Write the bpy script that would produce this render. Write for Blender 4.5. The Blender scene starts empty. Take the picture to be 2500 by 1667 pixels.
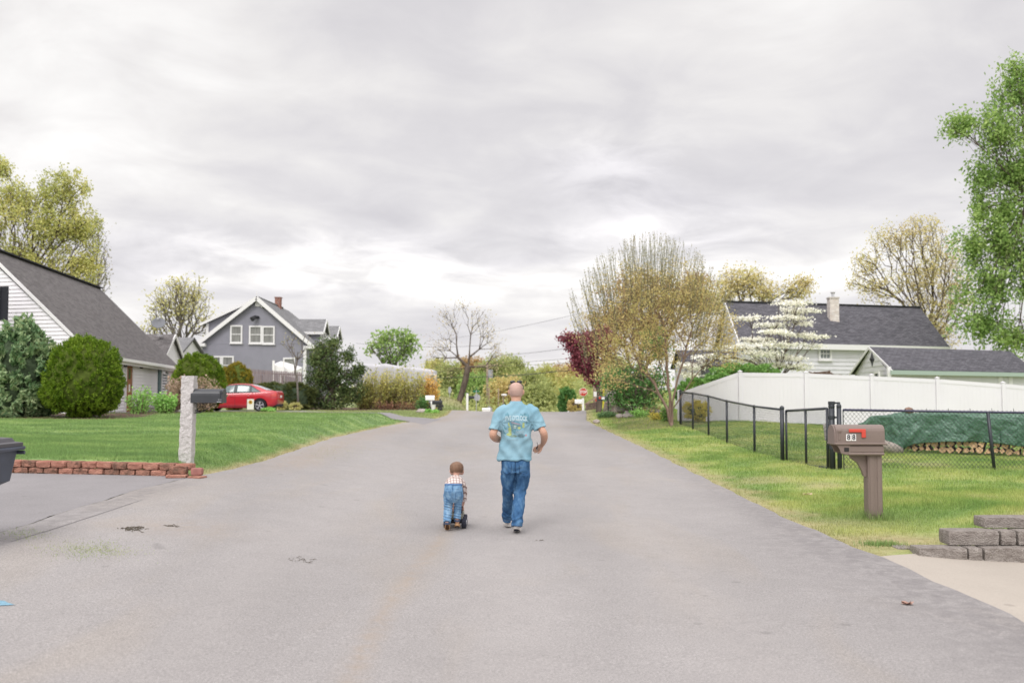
import bpy, math, random
import numpy as np
from mathutils import Vector, Matrix, noise as mnoise
from mathutils.bvhtree import BVHTree

C = bpy.context.scene
COL = C.collection
R = math.radians
# ------------------------------------------------------------------ camera
CAM_Z = 1.84
F_PX = 2430.0            # focal length in pixels of a 2500 px wide frame (35 mm lens)
PITCH = math.atan(126.5 / F_PX)
cd = bpy.data.cameras.new('camera')
cam = bpy.data.objects.new('camera', cd)
COL.objects.link(cam)
cam.location = (0, 0, CAM_Z)
cam.rotation_euler = (R(90) + PITCH, 0, 0)
cd.sensor_width = 36
cd.lens = 36 * F_PX / 2500
cd.clip_start = .1
cd.clip_end = 3000
cd.dof.use_dof = True
cd.dof.focus_distance = 11.9
cd.dof.aperture_fstop = 1.9
C.camera = cam

def S(r, g, b, k=1.0):
    """sRGB 0-255 -> linear, divided by k (scene light level)"""
    o = []
    for c in (r, g, b):
        c = c / 255.
        c = c / 12.92 if c <= .04045 else ((c + .055) / 1.055) ** 2.4
        o.append(min(1, c / k))
    return (o[0], o[1], o[2], 1)

# ------------------------------------------------------------------ world: bright overcast sky
W = bpy.data.worlds.new("World")
C.world = W
W.use_nodes = True
nt = W.node_tree
nt.nodes.clear()
def wn(t, **k):
    n = nt.nodes.new(t)
    for a, v in k.items(): setattr(n, a, v)
    return n
L = nt.links.new
SUN_EL, SUN_AZ = R(48), R(196)
tc = wn('ShaderNodeTexCoord')
sep = wn('ShaderNodeSeparateXYZ'); L(tc.outputs['Generated'], sep.inputs[0])
zm = wn('ShaderNodeMath', operation='MAXIMUM'); L(sep.outputs[2], zm.inputs[0]); zm.inputs[1].default_value = 0
za = wn('ShaderNodeMath', operation='ADD'); L(zm.outputs[0], za.inputs[0]); za.inputs[1].default_value = .17
dx = wn('ShaderNodeMath', operation='DIVIDE'); L(sep.outputs[0], dx.inputs[0]); L(za.outputs[0], dx.inputs[1])
dy = wn('ShaderNodeMath', operation='DIVIDE'); L(sep.outputs[1], dy.inputs[0]); L(za.outputs[0], dy.inputs[1])
cmb = wn('ShaderNodeCombineXYZ'); L(dx.outputs[0], cmb.inputs[0]); L(dy.outputs[0], cmb.inputs[1])
mp = wn('ShaderNodeMapping'); L(cmb.outputs[0], mp.inputs[0])
mp.inputs['Rotation'].default_value = (0, 0, R(-12)); mp.inputs['Scale'].default_value = (.80, .80, 1)
mp.inputs['Location'].default_value = (3.1, 1.7, 0)
n1 = wn('ShaderNodeTexNoise'); L(mp.outputs[0], n1.inputs['Vector'])
n1.inputs['Scale'].default_value = 1.25; n1.inputs['Detail'].default_value = 5; n1.inputs['Roughness'].default_value = .50
n1.inputs['Distortion'].default_value = .25
n2 = wn('ShaderNodeTexNoise'); L(mp.outputs[0], n2.inputs['Vector'])
n2.inputs['Scale'].default_value = 4.2; n2.inputs['Detail'].default_value = 9; n2.inputs['Roughness'].default_value = .58; n2.inputs['Distortion'].default_value = .5
nm = wn('ShaderNodeMix'); nm.data_type = 'FLOAT'; nm.inputs[0].default_value = .24; L(n1.outputs[0], nm.inputs[2]); L(n2.outputs[0], nm.inputs[3])
cr = wn('ShaderNodeValToRGB'); L(nm.outputs[0], cr.inputs[0])
e = cr.color_ramp.elements
e[0].position = .36; e[0].color = S(207, 204, 208)
e[1].position = .66; e[1].color = S(254, 252, 250)
m = e.new(.47); m.color = S(221, 218, 220)
m = e.new(.56); m.color = S(236, 233, 232)
# brighter towards the horizon (thin cloud) and, as in every overcast sky, much brighter towards the zenith
hr = wn('ShaderNodeMapRange'); L(sep.outputs[2], hr.inputs[0])
hr.inputs[1].default_value = 0; hr.inputs[2].default_value = .28; hr.inputs[3].default_value = 1.18; hr.inputs[4].default_value = 1.04
zr_ = wn('ShaderNodeMapRange'); zr_.interpolation_type = 'SMOOTHSTEP'; L(sep.outputs[2], zr_.inputs[0])
zr_.inputs[1].default_value = .42; zr_.inputs[2].default_value = .95; zr_.inputs[3].default_value = 1.0; zr_.inputs[4].default_value = 2.3
mm = wn('ShaderNodeMath', operation='MULTIPLY'); L(hr.outputs[0], mm.inputs[0]); L(zr_.outputs[0], mm.inputs[1])
# unseen sky behind the viewer, brightened on the sun's side to lift camera-facing surfaces
bk = wn('ShaderNodeMapRange'); bk.interpolation_type = 'SMOOTHSTEP'; L(sep.outputs[1], bk.inputs[0])
bk.inputs[1].default_value = .25; bk.inputs[2].default_value = -.75; bk.inputs[3].default_value = 1.0; bk.inputs[4].default_value = 1.75
m2_ = wn('ShaderNodeMath', operation='MULTIPLY'); L(mm.outputs[0], m2_.inputs[0]); L(bk.outputs[0], m2_.inputs[1]); mm = m2_
# thinner cloud in three places: soft bright gaps, broken up by the cloud noise
nv = wn('ShaderNodeVectorMath', operation='NORMALIZE'); L(tc.outputs['Generated'], nv.inputs[0])
acc = None
for (dxx, dzz, sx_, sz_, am) in ((-.20, .135, .17, .022, .9), (.14, .155, .085, .03, 1.0), (.10, .225, .06, .03, .8), (-.02, .11, .30, .016, .5)):
    s2 = wn('ShaderNodeSeparateXYZ'); L(nv.outputs[0], s2.inputs[0])
    a_ = wn('ShaderNodeMath', operation='MULTIPLY_ADD'); L(s2.outputs[0], a_.inputs[0]); a_.inputs[1].default_value = 1 / sx_; a_.inputs[2].default_value = -dxx / sx_
    b_ = wn('ShaderNodeMath', operation='MULTIPLY_ADD'); L(s2.outputs[2], b_.inputs[0]); b_.inputs[1].default_value = 1 / sz_; b_.inputs[2].default_value = -dzz / sz_
    c_ = wn('ShaderNodeCombineXYZ'); L(a_.outputs[0], c_.inputs[0]); L(b_.outputs[0], c_.inputs[1])
    y_ = wn('ShaderNodeMath', operation='LESS_THAN'); L(s2.outputs[1], y_.inputs[0]); y_.inputs[1].default_value = 0; m3 = wn('ShaderNodeMath', operation='MULTIPLY'); L(y_.outputs[0], m3.inputs[0]); m3.inputs[1].default_value = 9; L(m3.outputs[0], c_.inputs[2])
    ln = wn('ShaderNodeVectorMath', operation='LENGTH'); L(c_.outputs[0], ln.inputs[0])
    q_ = wn('ShaderNodeMapRange'); q_.interpolation_type = 'SMOOTHSTEP'; L(ln.outputs['Value'], q_.inputs[0]); q_.inputs[1].default_value = 0; q_.inputs[2].default_value = 2.0; q_.inputs[3].default_value = am; q_.inputs[4].default_value = 0
    if acc is None: acc = q_.outputs[0]
    else:
        s3 = wn('ShaderNodeMath', operation='ADD'); L(acc, s3.inputs[0]); L(q_.outputs[0], s3.inputs[1]); acc = s3.outputs[0]
nb_ = wn('ShaderNodeMapRange'); L(n2.outputs[0], nb_.inputs[0]); nb_.inputs[1].default_value = .38; nb_.inputs[2].default_value = .62; nb_.inputs[3].default_value = 0; nb_.inputs[4].default_value = .30
gm_ = wn('ShaderNodeMath', operation='MULTIPLY_ADD'); L(acc, gm_.inputs[0]); L(nb_.outputs[0], gm_.inputs[1]); gm_.inputs[2].default_value = 1.0
m4 = wn('ShaderNodeMath', operation='MULTIPLY'); L(mm.outputs[0], m4.inputs[0]); L(gm_.outputs[0], m4.inputs[1]); mm = m4
vm = wn('ShaderNodeVectorMath', operation='SCALE'); L(cr.outputs[0], vm.inputs[0]); L(mm.outputs[0], vm.inputs['Scale'])
bg = wn('ShaderNodeBackground'); L(vm.outputs[0], bg.inputs[0]); bg.inputs[1].default_value = .97
sky = wn('ShaderNodeTexSky', sky_type='NISHITA'); sky.sun_disc = False
sky.sun_elevation = SUN_EL; sky.sun_rotation = SUN_AZ
bg2 = wn('ShaderNodeBackground'); L(sky.outputs[0], bg2.inputs[0]); bg2.inputs[1].default_value = .005
ad = wn('ShaderNodeAddShader'); L(bg.outputs[0], ad.inputs[0]); L(bg2.outputs[0], ad.inputs[1])
wo = wn('ShaderNodeOutputWorld'); L(ad.outputs[0], wo.inputs[0])

sd = bpy.data.lights.new('sun', 'SUN'); sd.energy = 1.35; sd.angle = R(20); sd.color = (1, .975, .955)
sun = bpy.data.objects.new('sun', sd); COL.objects.link(sun)
sun.rotation_euler = Vector((math.sin(SUN_AZ) * math.cos(SUN_EL), math.cos(SUN_AZ) * math.cos(SUN_EL), math.sin(SUN_EL))).to_track_quat('Z', 'Y').to_euler()
sun.location = (0, 0, 60)

vs = C.view_settings
vs.view_transform = 'Standard'; vs.look = 'None'; vs.exposure = 0.0; vs.gamma = 1.0; vs.use_curve_mapping = False
C.cycles.max_bounces = 8
C.cycles.transparent_max_bounces = 8
C.cycles.use_denoising = True

# ------------------------------------------------------------------ pixel <-> world (photograph pixels, 2500 x 1667)
cP, sP = math.cos(PITCH), math.sin(PITCH)
def ray(px, py):
    a = (px - 1250) / F_PX; b = (833.5 - py) / F_PX
    return np.array([a, cP - b * sP, sP + b * cP])
def P(px, py, Y):
    """world point seen at px,py at world depth Y"""
    d = ray(px, py); t = Y / d[1]
    return Vector((d[0] * t, Y, CAM_Z + d[2] * t))
def scale(Y):                       # metres per photo pixel at depth Y
    return Y / F_PX
def sst(x, a, b):
    t = np.clip((np.asarray(x, float) - a) / (b - a), 0, 1); return t * t * (3 - 2 * t)

# ------------------------------------------------------------------ terrain height
def zroad(Y):
    Y = np.asarray(Y, float)
    a = .0167 * Y
    u = np.clip(Y - 45, 0, 30)
    b = a - .00125 * u * u - .0583 * 0
    z75 = .0167 * 75 - .00125 * 900
    v = np.clip(Y - 75, 0, 85)
    c = z75 - .0583 * v
    return np.where(Y < 75, b, c)
LY = [-20, 0, 6, 10, 15, 25, 36, 55, 62, 75, 95, 130, 200]
LZ = [.28, .30, .36, .46, .60, .70, .80, .87, .82, .45, -.6, -2.6, -4.6]
GY = [-20, 0, 15.2, 33, 53, 60, 100, 140, 200]
GZ = [.8, .8, .80, 1.10, .87, .87, .9, -1, -4]
GX = [(0, 0)]
WALL_A = (-4.60, 14.95); WALL_B = (-10.2, 16.15)
def wall_y(X):
    return WALL_A[1] + (np.asarray(X, float) - WALL_A[0]) / (WALL_B[0] - WALL_A[0]) * (WALL_B[1] - WALL_A[1])
def Z(X, Y):
    X = np.asarray(X, float); Y = np.asarray(Y, float)
    zr = zroad(Y)
    Lz = np.interp(Y, LY, LZ)
    z = zr + (Lz - zr) * sst(-X, .3, 4.8)
    # left lawn plateau
    g = np.interp(Y, GY, GZ)
    g = g + sst(-X, 9, 17) * .06 * sst(Y, 14, 30) * (1 - sst(Y, 36, 50))
    w = sst(-X, 4.55, 5.5) * sst(Y - wall_y(X), 0.10, .16)
    w = w * (1 - sst(Y, 58, 70) * (1 - sst(-X, 5.5, 9)))
    z = z + (g - z) * w
    # bank under the leaning bare tree
    z = z + 1.6 * np.exp(-((X + 6.0) / 2.8) ** 2 - ((Y - 86) / 9) ** 2) * sst(-X, 2.9, 4.6)
    # right side
    r = sst(X, 3.4, 5.6)
    lift = sst(Y, 22, 37) * (.2 - .05 * np.clip(X - 8.5, 0, 14)) + .05 * sst(Y, 12, 19) * (1 - sst(Y, 20, 26))
    lift = lift - .10 * (1 - sst(Y, 10.4, 10.75)) * sst(X, 3.6, 4.6)
    lift = lift + .20 * sst(X, 4.7, 6.2) * sst(Y, 10.75, 11.0) * (1 - sst(Y, 11.5, 17))
    z = z + r * lift
    pr = sst(Y, 46, 62) * sst(X, 5.2, 7.5)
    z = z + (.85 - z) * pr * (1 - sst(Y, 110, 150))
    # far rise
    z = z + sst(Y, 230, 600) * 9
    return z
def Zs(x, y): return float(Z(x, y))
def G(px, py, y0=4, y1=140):
    """ground point seen at px,py"""
    d = ray(px, py)
    ys = np.linspace(y0, y1, 3000)
    h = CAM_Z + d[2] / d[1] * ys - Z(d[0] / d[1] * ys, ys)
    k = np.argmax(h < 0) if (h < 0).any() else len(ys) - 1
    y = ys[k]
    return Vector((d[0] / d[1] * y, y, Zs(d[0] / d[1] * y, y)))

# ------------------------------------------------------------------ mesh helpers
class MB:
    def __init__(s): s.v = []; s.f = []; s.uv = {}; s.mi = []; s.cur = 0
    def add(s, vs, fs, uvs=None):
        n = len(s.v); s.v += [tuple(x) for x in vs]
        for i, f in enumerate(fs):
            if uvs is not None: s.uv[len(s.f)] = uvs[i]
            s.f.append(tuple(n + k for k in f)); s.mi.append(s.cur)
    def box(s, c, size, rot=None, bev=0):
        hx, hy, hz = size[0] / 2, size[1] / 2, size[2] / 2
        if bev > 0:
            b = min(bev, hx * .9, hy * .9, hz * .9)
            vs = []; idx = {}
            for sx in (-1, 1):
                for sy in (-1, 1):
                    for sz in (-1, 1):
                        for ax in range(3):
                            p = [sx * (hx - b), sy * (hy - b), sz * (hz - b)]
                            p[ax] = (sx * hx, sy * hy, sz * hz)[ax]
                            idx[(sx, sy, sz, ax)] = len(vs); vs.append(p)
            fs = []
            for ax in range(3):
                o = [a for a in range(3) if a != ax]
                for sg in (-1, 1):
                    q = []
                    for a, b2 in ((-1, -1), (1, -1), (1, 1), (-1, 1)):
                        t = [0, 0, 0]; t[ax] = sg; t[o[0]] = a; t[o[1]] = b2
                        q.append(idx[(t[0], t[1], t[2], ax)])
                    flip = (sg == 1) != (ax == 1)
                    fs.append(q if flip else q[::-1])
            for ax in range(3):
                o = [a for a in range(3) if a != ax]
                for a in (-1, 1):
                    for b2 in (-1, 1):
                        def k(sg, which):
                            t = [0, 0, 0]; t[ax] = sg; t[o[0]] = a; t[o[1]] = b2
                            return idx[(t[0], t[1], t[2], which)]
                        fs.append([k(-1, o[0]), k(1, o[0]), k(1, o[1]), k(-1, o[1])])
            for sx in (-1, 1):
                for sy in (-1, 1):
                    for sz in (-1, 1):
                        fs.append([idx[(sx, sy, sz, 0)], idx[(sx, sy, sz, 1)], idx[(sx, sy, sz, 2)]])
        else:
            vs = [(x, y, z) for x in (-hx, hx) for y in (-hy, hy) for z in (-hz, hz)]
            fs = [(0, 1, 3, 2), (4, 6, 7, 5), (0, 4, 5, 1), (2, 3, 7, 6), (0, 2, 6, 4), (1, 5, 7, 3)]
        M = rot if rot is not None else Matrix.Identity(3)
        c = Vector(c)
        s.add([tuple(M @ Vector(v) + c) for v in vs], fs)
    def beam(s, a, b, w, h, up=(0, 0, 1)):
        a = Vector(a); b = Vector(b); d = (b - a); l = d.length; d.normalize()
        side = d.cross(Vector(up)); 
        if side.length < 1e-5: side = Vector((1, 0, 0))
        side.normalize(); u = side.cross(d)
        s.box((a + b) / 2, (l, w, h), Matrix((d, side, u)).transposed())
    def tube(s, pts, rad, n=8, caps=True):
        pts = [Vector(p) for p in pts]
        if not hasattr(rad, '__len__'): rad = [rad] * len(pts)
        rings = []; prev = None
        for i, p in enumerate(pts):
            d = (pts[min(i + 1, len(pts) - 1)] - pts[max(i - 1, 0)]).normalized()
            if prev is None:
                a = Vector((0, 0, 1)) if abs(d.z) < .9 else Vector((1, 0, 0))
                u = d.cross(a).normalized()
            else:
                u = (prev - d * prev.dot(d)).normalized()
            prev = u; v = d.cross(u)
            rings.append([p + (u * math.cos(2 * math.pi * k / n) + v * math.sin(2 * math.pi * k / n)) * rad[i] for k in range(n)])
        s.rings(rings, caps)
    def rings(s, rings, caps=True):
        n = len(rings[0]); vs = [v for r in rings for v in r]; fs = []
        for i in range(len(rings) - 1):
            for k in range(n):
                fs.append((i * n + k, i * n + (k + 1) % n, (i + 1) * n + (k + 1) % n, (i + 1) * n + k))
        if caps:
            fs.append(tuple(range(n))[::-1]); fs.append(tuple((len(rings) - 1) * n + k for k in range(n)))
        s.add(vs, fs)
    def cyl(s, c, r, h, n=16, axis=(0, 0, 1)):
        c = Vector(c); a = Vector(axis).normalized() * h / 2
        s.tube([c - a, c + a], r, n)
    def ell(s, c, r, nu=14, nv=9, f=None):
        c = Vector(c); rr = []
        for j in range(nv + 1):
            t = math.pi * (j + .001 + (-.002) * (j == nv)) / nv
            rr.append([c + Vector((r[0] * math.sin(t) * math.cos(2 * math.pi * k / nu), r[1] * math.sin(t) * math.sin(2 * math.pi * k / nu), -r[2] * math.cos(t))) * (f(t, k) if f else 1) for k in range(nu)])
        s.rings(rr)
    def quad(s, a, b, c, d, uv=None): s.add([a, b, c, d], [(0, 1, 2, 3)], [uv] if uv else None)

def new_obj(name, me, mat=None, parent=None):
    o = bpy.data.objects.new(name, me); COL.objects.link(o)
    if mat is not None and len(me.materials) == 0:
        for m_ in (mat if isinstance(mat, (list, tuple)) else [mat]): me.materials.append(m_)
    if parent is not None: o.parent = parent
    return o

def tag(o, label=None, cat=None, group=None, kind=None):
    if label: o['label'] = label
    if cat: o['category'] = cat
    if group: o['group'] = group
    if kind: o['kind'] = kind
    return o
def thing(name, label, cat, loc, group=None):
    o = bpy.data.objects.new(name, None); COL.objects.link(o); o.location = loc
    o.empty_display_size = .3
    o['off'] = [float(a) for a in loc]
    return tag(o, label, cat, group)
def origin(o):
    while o is not None:
        if 'off' in o: return Vector(o['off'])
        o = o.parent
    return Vector((0, 0, 0))
def part(name, mb, mat, parent=None, smooth=False, label=None, base=None):
    off = origin(parent) if parent is not None else (Vector(base) if base is not None else Vector((0, 0, 0)))
    me = bpy.data.meshes.new(name)
    me.from_pydata([tuple(Vector(v) - off) for v in mb.v], [], mb.f)
    if mb.uv:
        ul = me.uv_layers.new(name='UVMap')
        for pi, pl in enumerate(me.polygons):
            if pi in mb.uv:
                for q, li in enumerate(pl.loop_indices): ul.data[li].uv = mb.uv[pi][q]
    o = new_obj(name, me, mat, parent)
    if any(mb.mi): me.polygons.foreach_set('material_index', mb.mi)
    fix_normals(me)
    if smooth: me.shade_smooth()
    if parent is None: o.location = off
    if label: o['label'] = label
    return o
import bmesh
def fix_normals(me):
    bm = bmesh.new(); bm.from_mesh(me); bmesh.ops.recalc_face_normals(bm, faces=bm.faces); bm.to_mesh(me); bm.free()
def np_mesh(name, V, Q, k, mat, parent=None, attrs=None, smooth=False, off=None):
    """fast mesh from numpy: V (n,3), Q flat indices of k-gons"""
    off = np.array(origin(parent) if off is None else off)
    V = np.asarray(V, np.float32) - off.astype(np.float32)
    Q = np.asarray(Q, np.int32).ravel()
    me = bpy.data.meshes.new(name)
    me.vertices.add(len(V)); me.vertices.foreach_set('co', V.ravel())
    nf = len(Q) // k
    me.loops.add(len(Q)); me.loops.foreach_set('vertex_index', Q)
    me.polygons.add(nf); me.polygons.foreach_set('loop_start', np.arange(nf, dtype=np.int32) * k)
    if attrs:
        for a, vals in attrs.items():
            at = me.attributes.new(a, 'FLOAT', 'POINT'); at.data.foreach_set('value', np.asarray(vals, np.float32))
    me.update(calc_edges=True)
    o = new_obj(name, me, mat, parent)
    if smooth: me.shade_smooth()
    return o

# ------------------------------------------------------------------ materials
def mat(name, col, rough=.7, spec=.3, metal=0, nscale=None, namt=.15, bump=0, bscale=40, col2=None, coord='Object', detail=5, trans=0, stretch=None, coat=0):
    m = bpy.data.materials.new(name); m.use_nodes = True
    t = m.node_tree; b = t.nodes['Principled BSDF']
    b.inputs['Roughness'].default_value = rough
    b.inputs['Specular IOR Level'].default_value = spec
    b.inputs['Metallic'].default_value = metal
    if coat: b.inputs['Coat Weight'].default_value = coat; b.inputs['Coat Roughness'].default_value = .08
    b.inputs['Base Color'].default_value = col
    if nscale or bump:
        tcn = t.nodes.new('ShaderNodeTexCoord'); src = tcn.outputs[coord]
        if stretch:
            mpn = t.nodes.new('ShaderNodeMapping'); t.links.new(src, mpn.inputs[0]); mpn.inputs['Scale'].default_value = stretch; src = mpn.outputs[0]
    if nscale:
        nz = t.nodes.new('ShaderNodeTexNoise'); t.links.new(src, nz.inputs['Vector'])
        nz.inputs['Scale'].default_value = nscale; nz.inputs['Detail'].default_value = detail
        rp = t.nodes.new('ShaderNodeValToRGB'); t.links.new(nz.outputs[0], rp.inputs[0])
        rp.color_ramp.elements[0].position = .3; rp.color_ramp.elements[1].position = .7
        c2 = col2 if col2 else tuple(min(1, c * (1 + namt)) for c in col[:3]) + (1,)
        c1 = col if col2 else tuple(c * (1 - namt) for c in col[:3]) + (1,)
        rp.color_ramp.elements[0].color = c1; rp.color_ramp.elements[1].color = c2
        t.links.new(rp.outputs[0], b.inputs['Base Color'])
    if bump:
        nb = t.nodes.new('ShaderNodeTexNoise'); t.links.new(src, nb.inputs['Vector']); nb.inputs['Scale'].default_value = bscale; nb.inputs['Detail'].default_value = 6
        bp = t.nodes.new('ShaderNodeBump'); t.links.new(nb.outputs[0], bp.inputs['Height']); bp.inputs['Strength'].default_value = min(1, bump); bp.inputs['Distance'].default_value = .02 * max(1, bump)
        t.links.new(bp.outputs[0], b.inputs['Normal'])
    return m

def leafmat(name, cols, big=.6, trans=.35, rough=.6, grey=.20, gain=1.12):
    """foliage: a colour per leaf (random per island) shifted by a broad noise"""
    m = bpy.data.materials.new(name); m.use_nodes = True
    cc = []
    for c in cols:      # light bounced between leaves saturates them; start a little greyer
        lum = .2126 * c[0] + .7152 * c[1] + .0722 * c[2]; cc.append(tuple(min(.95, (a * (1 - grey) + lum * b * grey) * gain) for a, b in zip(c[:3], (1.08, 1.0, .80))) + (1,))
    cols = cc
    t = m.node_tree; t.nodes.clear(); l = t.links.new; N = t.nodes.new
    g = N('ShaderNodeNewGeometry'); tcn = N('ShaderNodeTexCoord')
    nz = N('ShaderNodeTexNoise'); l(tcn.outputs['Object'], nz.inputs['Vector']); nz.inputs['Scale'].default_value = big; nz.inputs['Detail'].default_value = 3
    mx = N('ShaderNodeMath'); mx.operation = 'MULTIPLY_ADD'; l(g.outputs['Random Per Island'], mx.inputs[0]); mx.inputs[1].default_value = .62
    sb = N('ShaderNodeMath'); sb.operation = 'MULTIPLY_ADD'; l(nz.outputs[0], sb.inputs[0]); sb.inputs[1].default_value = 1.3; sb.inputs[2].default_value = -.46
    l(sb.outputs[0], mx.inputs[2])
    rp = N('ShaderNodeValToRGB'); l(mx.outputs[0], rp.inputs[0]); e_ = rp.color_ramp.elements
    e_[0].position = 0; e_[0].color = cols[0]; e_[1].position = 1; e_[1].color = cols[-1]
    for i, c in enumerate(cols[1:-1]):
        q = e_.new((i + 1) / (len(cols) - 1)); q.color = c
    d = N('ShaderNodeBsdfPrincipled'); d.inputs['Roughness'].default_value = rough; d.inputs['Specular IOR Level'].default_value = .25
    l(rp.outputs[0], d.inputs['Base Color'])
    tr = N('ShaderNodeBsdfTranslucent'); l(rp.outputs[0], tr.inputs[0])
    ms = N('ShaderNodeMixShader'); ms.inputs[0].default_value = trans; l(d.outputs[0], ms.inputs[1]); l(tr.outputs[0], ms.inputs[2])
    o = N('ShaderNodeOutputMaterial'); l(ms.outputs[0], o.inputs[0])
    return m

def brickmat(name, c1, c2, mortar, bw=.2, bh=.065, rough=.85, mort=.01, uv=True, offset=.5, bump=.4):
    m = bpy.data.materials.new(name); m.use_nodes = True
    t = m.node_tree; b = t.nodes['Principled BSDF']; l = t.links.new
    tcn = t.nodes.new('ShaderNodeTexCoord')
    br = t.nodes.new('ShaderNodeTexBrick'); l(tcn.outputs['UV' if uv else 'Object'], br.inputs['Vector'])
    br.inputs['Scale'].default_value = 1; br.inputs['Brick Width'].default_value = bw; br.inputs['Row Height'].default_value = bh
    br.inputs['Mortar Size'].default_value = mort; br.inputs['Mortar Smooth'].default_value = .3; br.inputs['Bias'].default_value = 0; br.offset = offset
    br.inputs['Color1'].default_value = c1; br.inputs['Color2'].default_value = c2; br.inputs['Mortar'].default_value = mortar
    nz = t.nodes.new('ShaderNodeTexNoise'); l(tcn.outputs['Object'], nz.inputs['Vector']); nz.inputs['Scale'].default_value = 6; nz.inputs['Detail'].default_value = 8
    mr = t.nodes.new('ShaderNodeMapRange'); l(nz.outputs[0], mr.inputs[0]); mr.inputs[3].default_value = .72; mr.inputs[4].default_value = 1.28
    v = t.nodes.new('ShaderNodeVectorMath'); v.operation = 'SCALE'; l(br.outputs[0], v.inputs[0]); l(mr.outputs[0], v.inputs['Scale'])
    l(v.outputs[0], b.inputs['Base Color']); b.inputs['Roughness'].default_value = rough; b.inputs['Specular IOR Level'].default_value = .15
    bp = t.nodes.new('ShaderNodeBump'); l(br.outputs['Fac'], bp.inputs['Height']); bp.invert = True; bp.inputs['Strength'].default_value = bump; bp.inputs['Distance'].default_value = .01
    l(bp.outputs[0], b.inputs['Normal'])
    return m

K = 1.75   # scene light level used to turn photo colours into surface colours
M = {}
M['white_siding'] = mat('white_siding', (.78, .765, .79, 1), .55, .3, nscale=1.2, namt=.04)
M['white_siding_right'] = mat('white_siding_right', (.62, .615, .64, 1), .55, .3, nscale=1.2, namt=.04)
M['white_trim'] = mat('white_trim', (.70, .69, .69, 1), .5, .3)
M['vinyl'] = mat('vinyl', (.685, .665, .71, 1), .45, .35, nscale=.8, namt=.025)
M['purple_siding'] = mat('purple_siding', (.245, .243, .28, 1), .6, .25, nscale=1.5, namt=.05)
M['roof_warm'] = brickmat('roof_warm', (.115, .105, .105, 1), (.17, .158, .156, 1), (.075, .07, .07, 1), bw=.33, bh=.14, mort=.012)
M['roof_dark'] = brickmat('roof_dark', (.070, .068, .078, 1), (.135, .13, .145, 1), (.045, .045, .05, 1), bw=.33, bh=.14, mort=.014)
M['roof_light'] = brickmat('roof_light', (.17, .17, .175, 1), (.24, .238, .245, 1), (.12, .12, .12, 1), bw=.33, bh=.14, mort=.012)
M['red_brick'] = brickmat('red_brick', (.22, .07, .045, 1), (.30, .11, .07, 1), (.3, .27, .25, 1))
M['pale_brick'] = brickmat('pale_brick', (.55, .47, .41, 1), (.72, .68, .64, 1), (.5, .46, .42, 1))
M['glass'] = mat('glass', (.05, .06, .065, 1), .06, .6)
M['curtain'] = mat('curtain', (.20, .20, .19, 1), .5, .4, nscale=8, namt=.3, stretch=(1, 1, .1))
M['dark_shutter'] = mat('dark_shutter', (.02, .021, .03, 1), .5)
M['teal_shutter'] = mat('teal_shutter', S(120, 150, 152, K), .6)
M['door_wood'] = mat('door_wood', S(190, 128, 88, K), .5, nscale=6, namt=.2, stretch=(1, 1, .2))
M['black_metal'] = mat('black_metal', (.018, .019, .022, 1), .45, .5)
M['black_vinyl'] = mat('black_vinyl', (.022, .026, .034, 1), .4, .5)
M['navy_rail'] = mat('navy_rail', (.035, .033, .075, 1), .35, .5)
M['wood_fence'] = mat('wood_fence', S(176, 160, 160, K), .85, .1, nscale=5, namt=.25, stretch=(3, 3, .3))
M['bark'] = mat('bark', (.12, .095, .078, 1), .9, .1, nscale=6, namt=.35, stretch=(1, 1, .3))
M['bark_tan'] = mat('bark_tan', (.235, .165, .13, 1), .9, .1, nscale=6, namt=.3, stretch=(1, 1, .3))
M['bark_grey'] = mat('bark_grey', (.17, .15, .135, 1), .9, .1, nscale=6, namt=.3, stretch=(1, 1, .3))
M['twig_green'] = mat('twig_green', (.14, .14, .09, 1), .9, .1)
M['white_paint'] = mat('white_paint', (.82, .81, .80, 1), .4, .4)
M['pole_wood'] = mat('pole_wood', (.28, .22, .17, 1), .9, .1, nscale=3, namt=.2, stretch=(1, 1, .1))
M['grey_metal'] = mat('grey_metal', (.36, .36, .39, 1), .5, .5)
M['steel'] = mat('steel', (.5, .5, .52, 1), .35, .5, .6)
# ------------------------------------------------------------------ road outline from the photograph, laid on the terrain
def edge(pts):
    g = [G(*p) for p in pts]; g.sort(key=lambda v: v.y)
    return [v.y for v in g], [v.x for v in g]
ry, rx = edge([(2500, 1522), (2338, 1446), (2145, 1360), (2083, 1337), (1913, 1265), (1743, 1180), (1573, 1095), (1456, 1040), (1431, 1026)])
ly, lx = edge([(505, 1161), (638, 1129), (808, 1071), (920, 1046), (1000, 1030)])
RYs = [-6.0] + ry + [53, 60, 64, 80, 170]; RXs = [rx[0] + (ry[0] + 6) * .02] + rx + [3.95, 4.4, 4.4, 4.4, 4.4]
LYs = [-6.0, 6, 10, 13, 14.9] + ly + [41, 46, 52, 60, 70, 80, 170]; LXs = [-5.1, -5.1, -5.05, -4.98, -4.75] + lx + [-3.15, -3.0, -3.2, -3.6, -3.0, -2.8, -2.8]
_o = np.argsort(LYs); LYs = list(np.array(LYs)[_o]); LXs = list(np.array(LXs)[_o])
XR = lambda y: np.interp(y, RYs, RXs)
XL = lambda y: np.interp(y, LYs, LXs)
def in_road(X, Y): return (X > XL(Y)) & (X < XR(Y))
def wob(y, s, a): return a * (np.sin(y * 3.1 + s) + .6 * np.sin(y * 7.7 + 2 * s) + .4 * np.sin(y * 17.3 + 3 * s))

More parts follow.
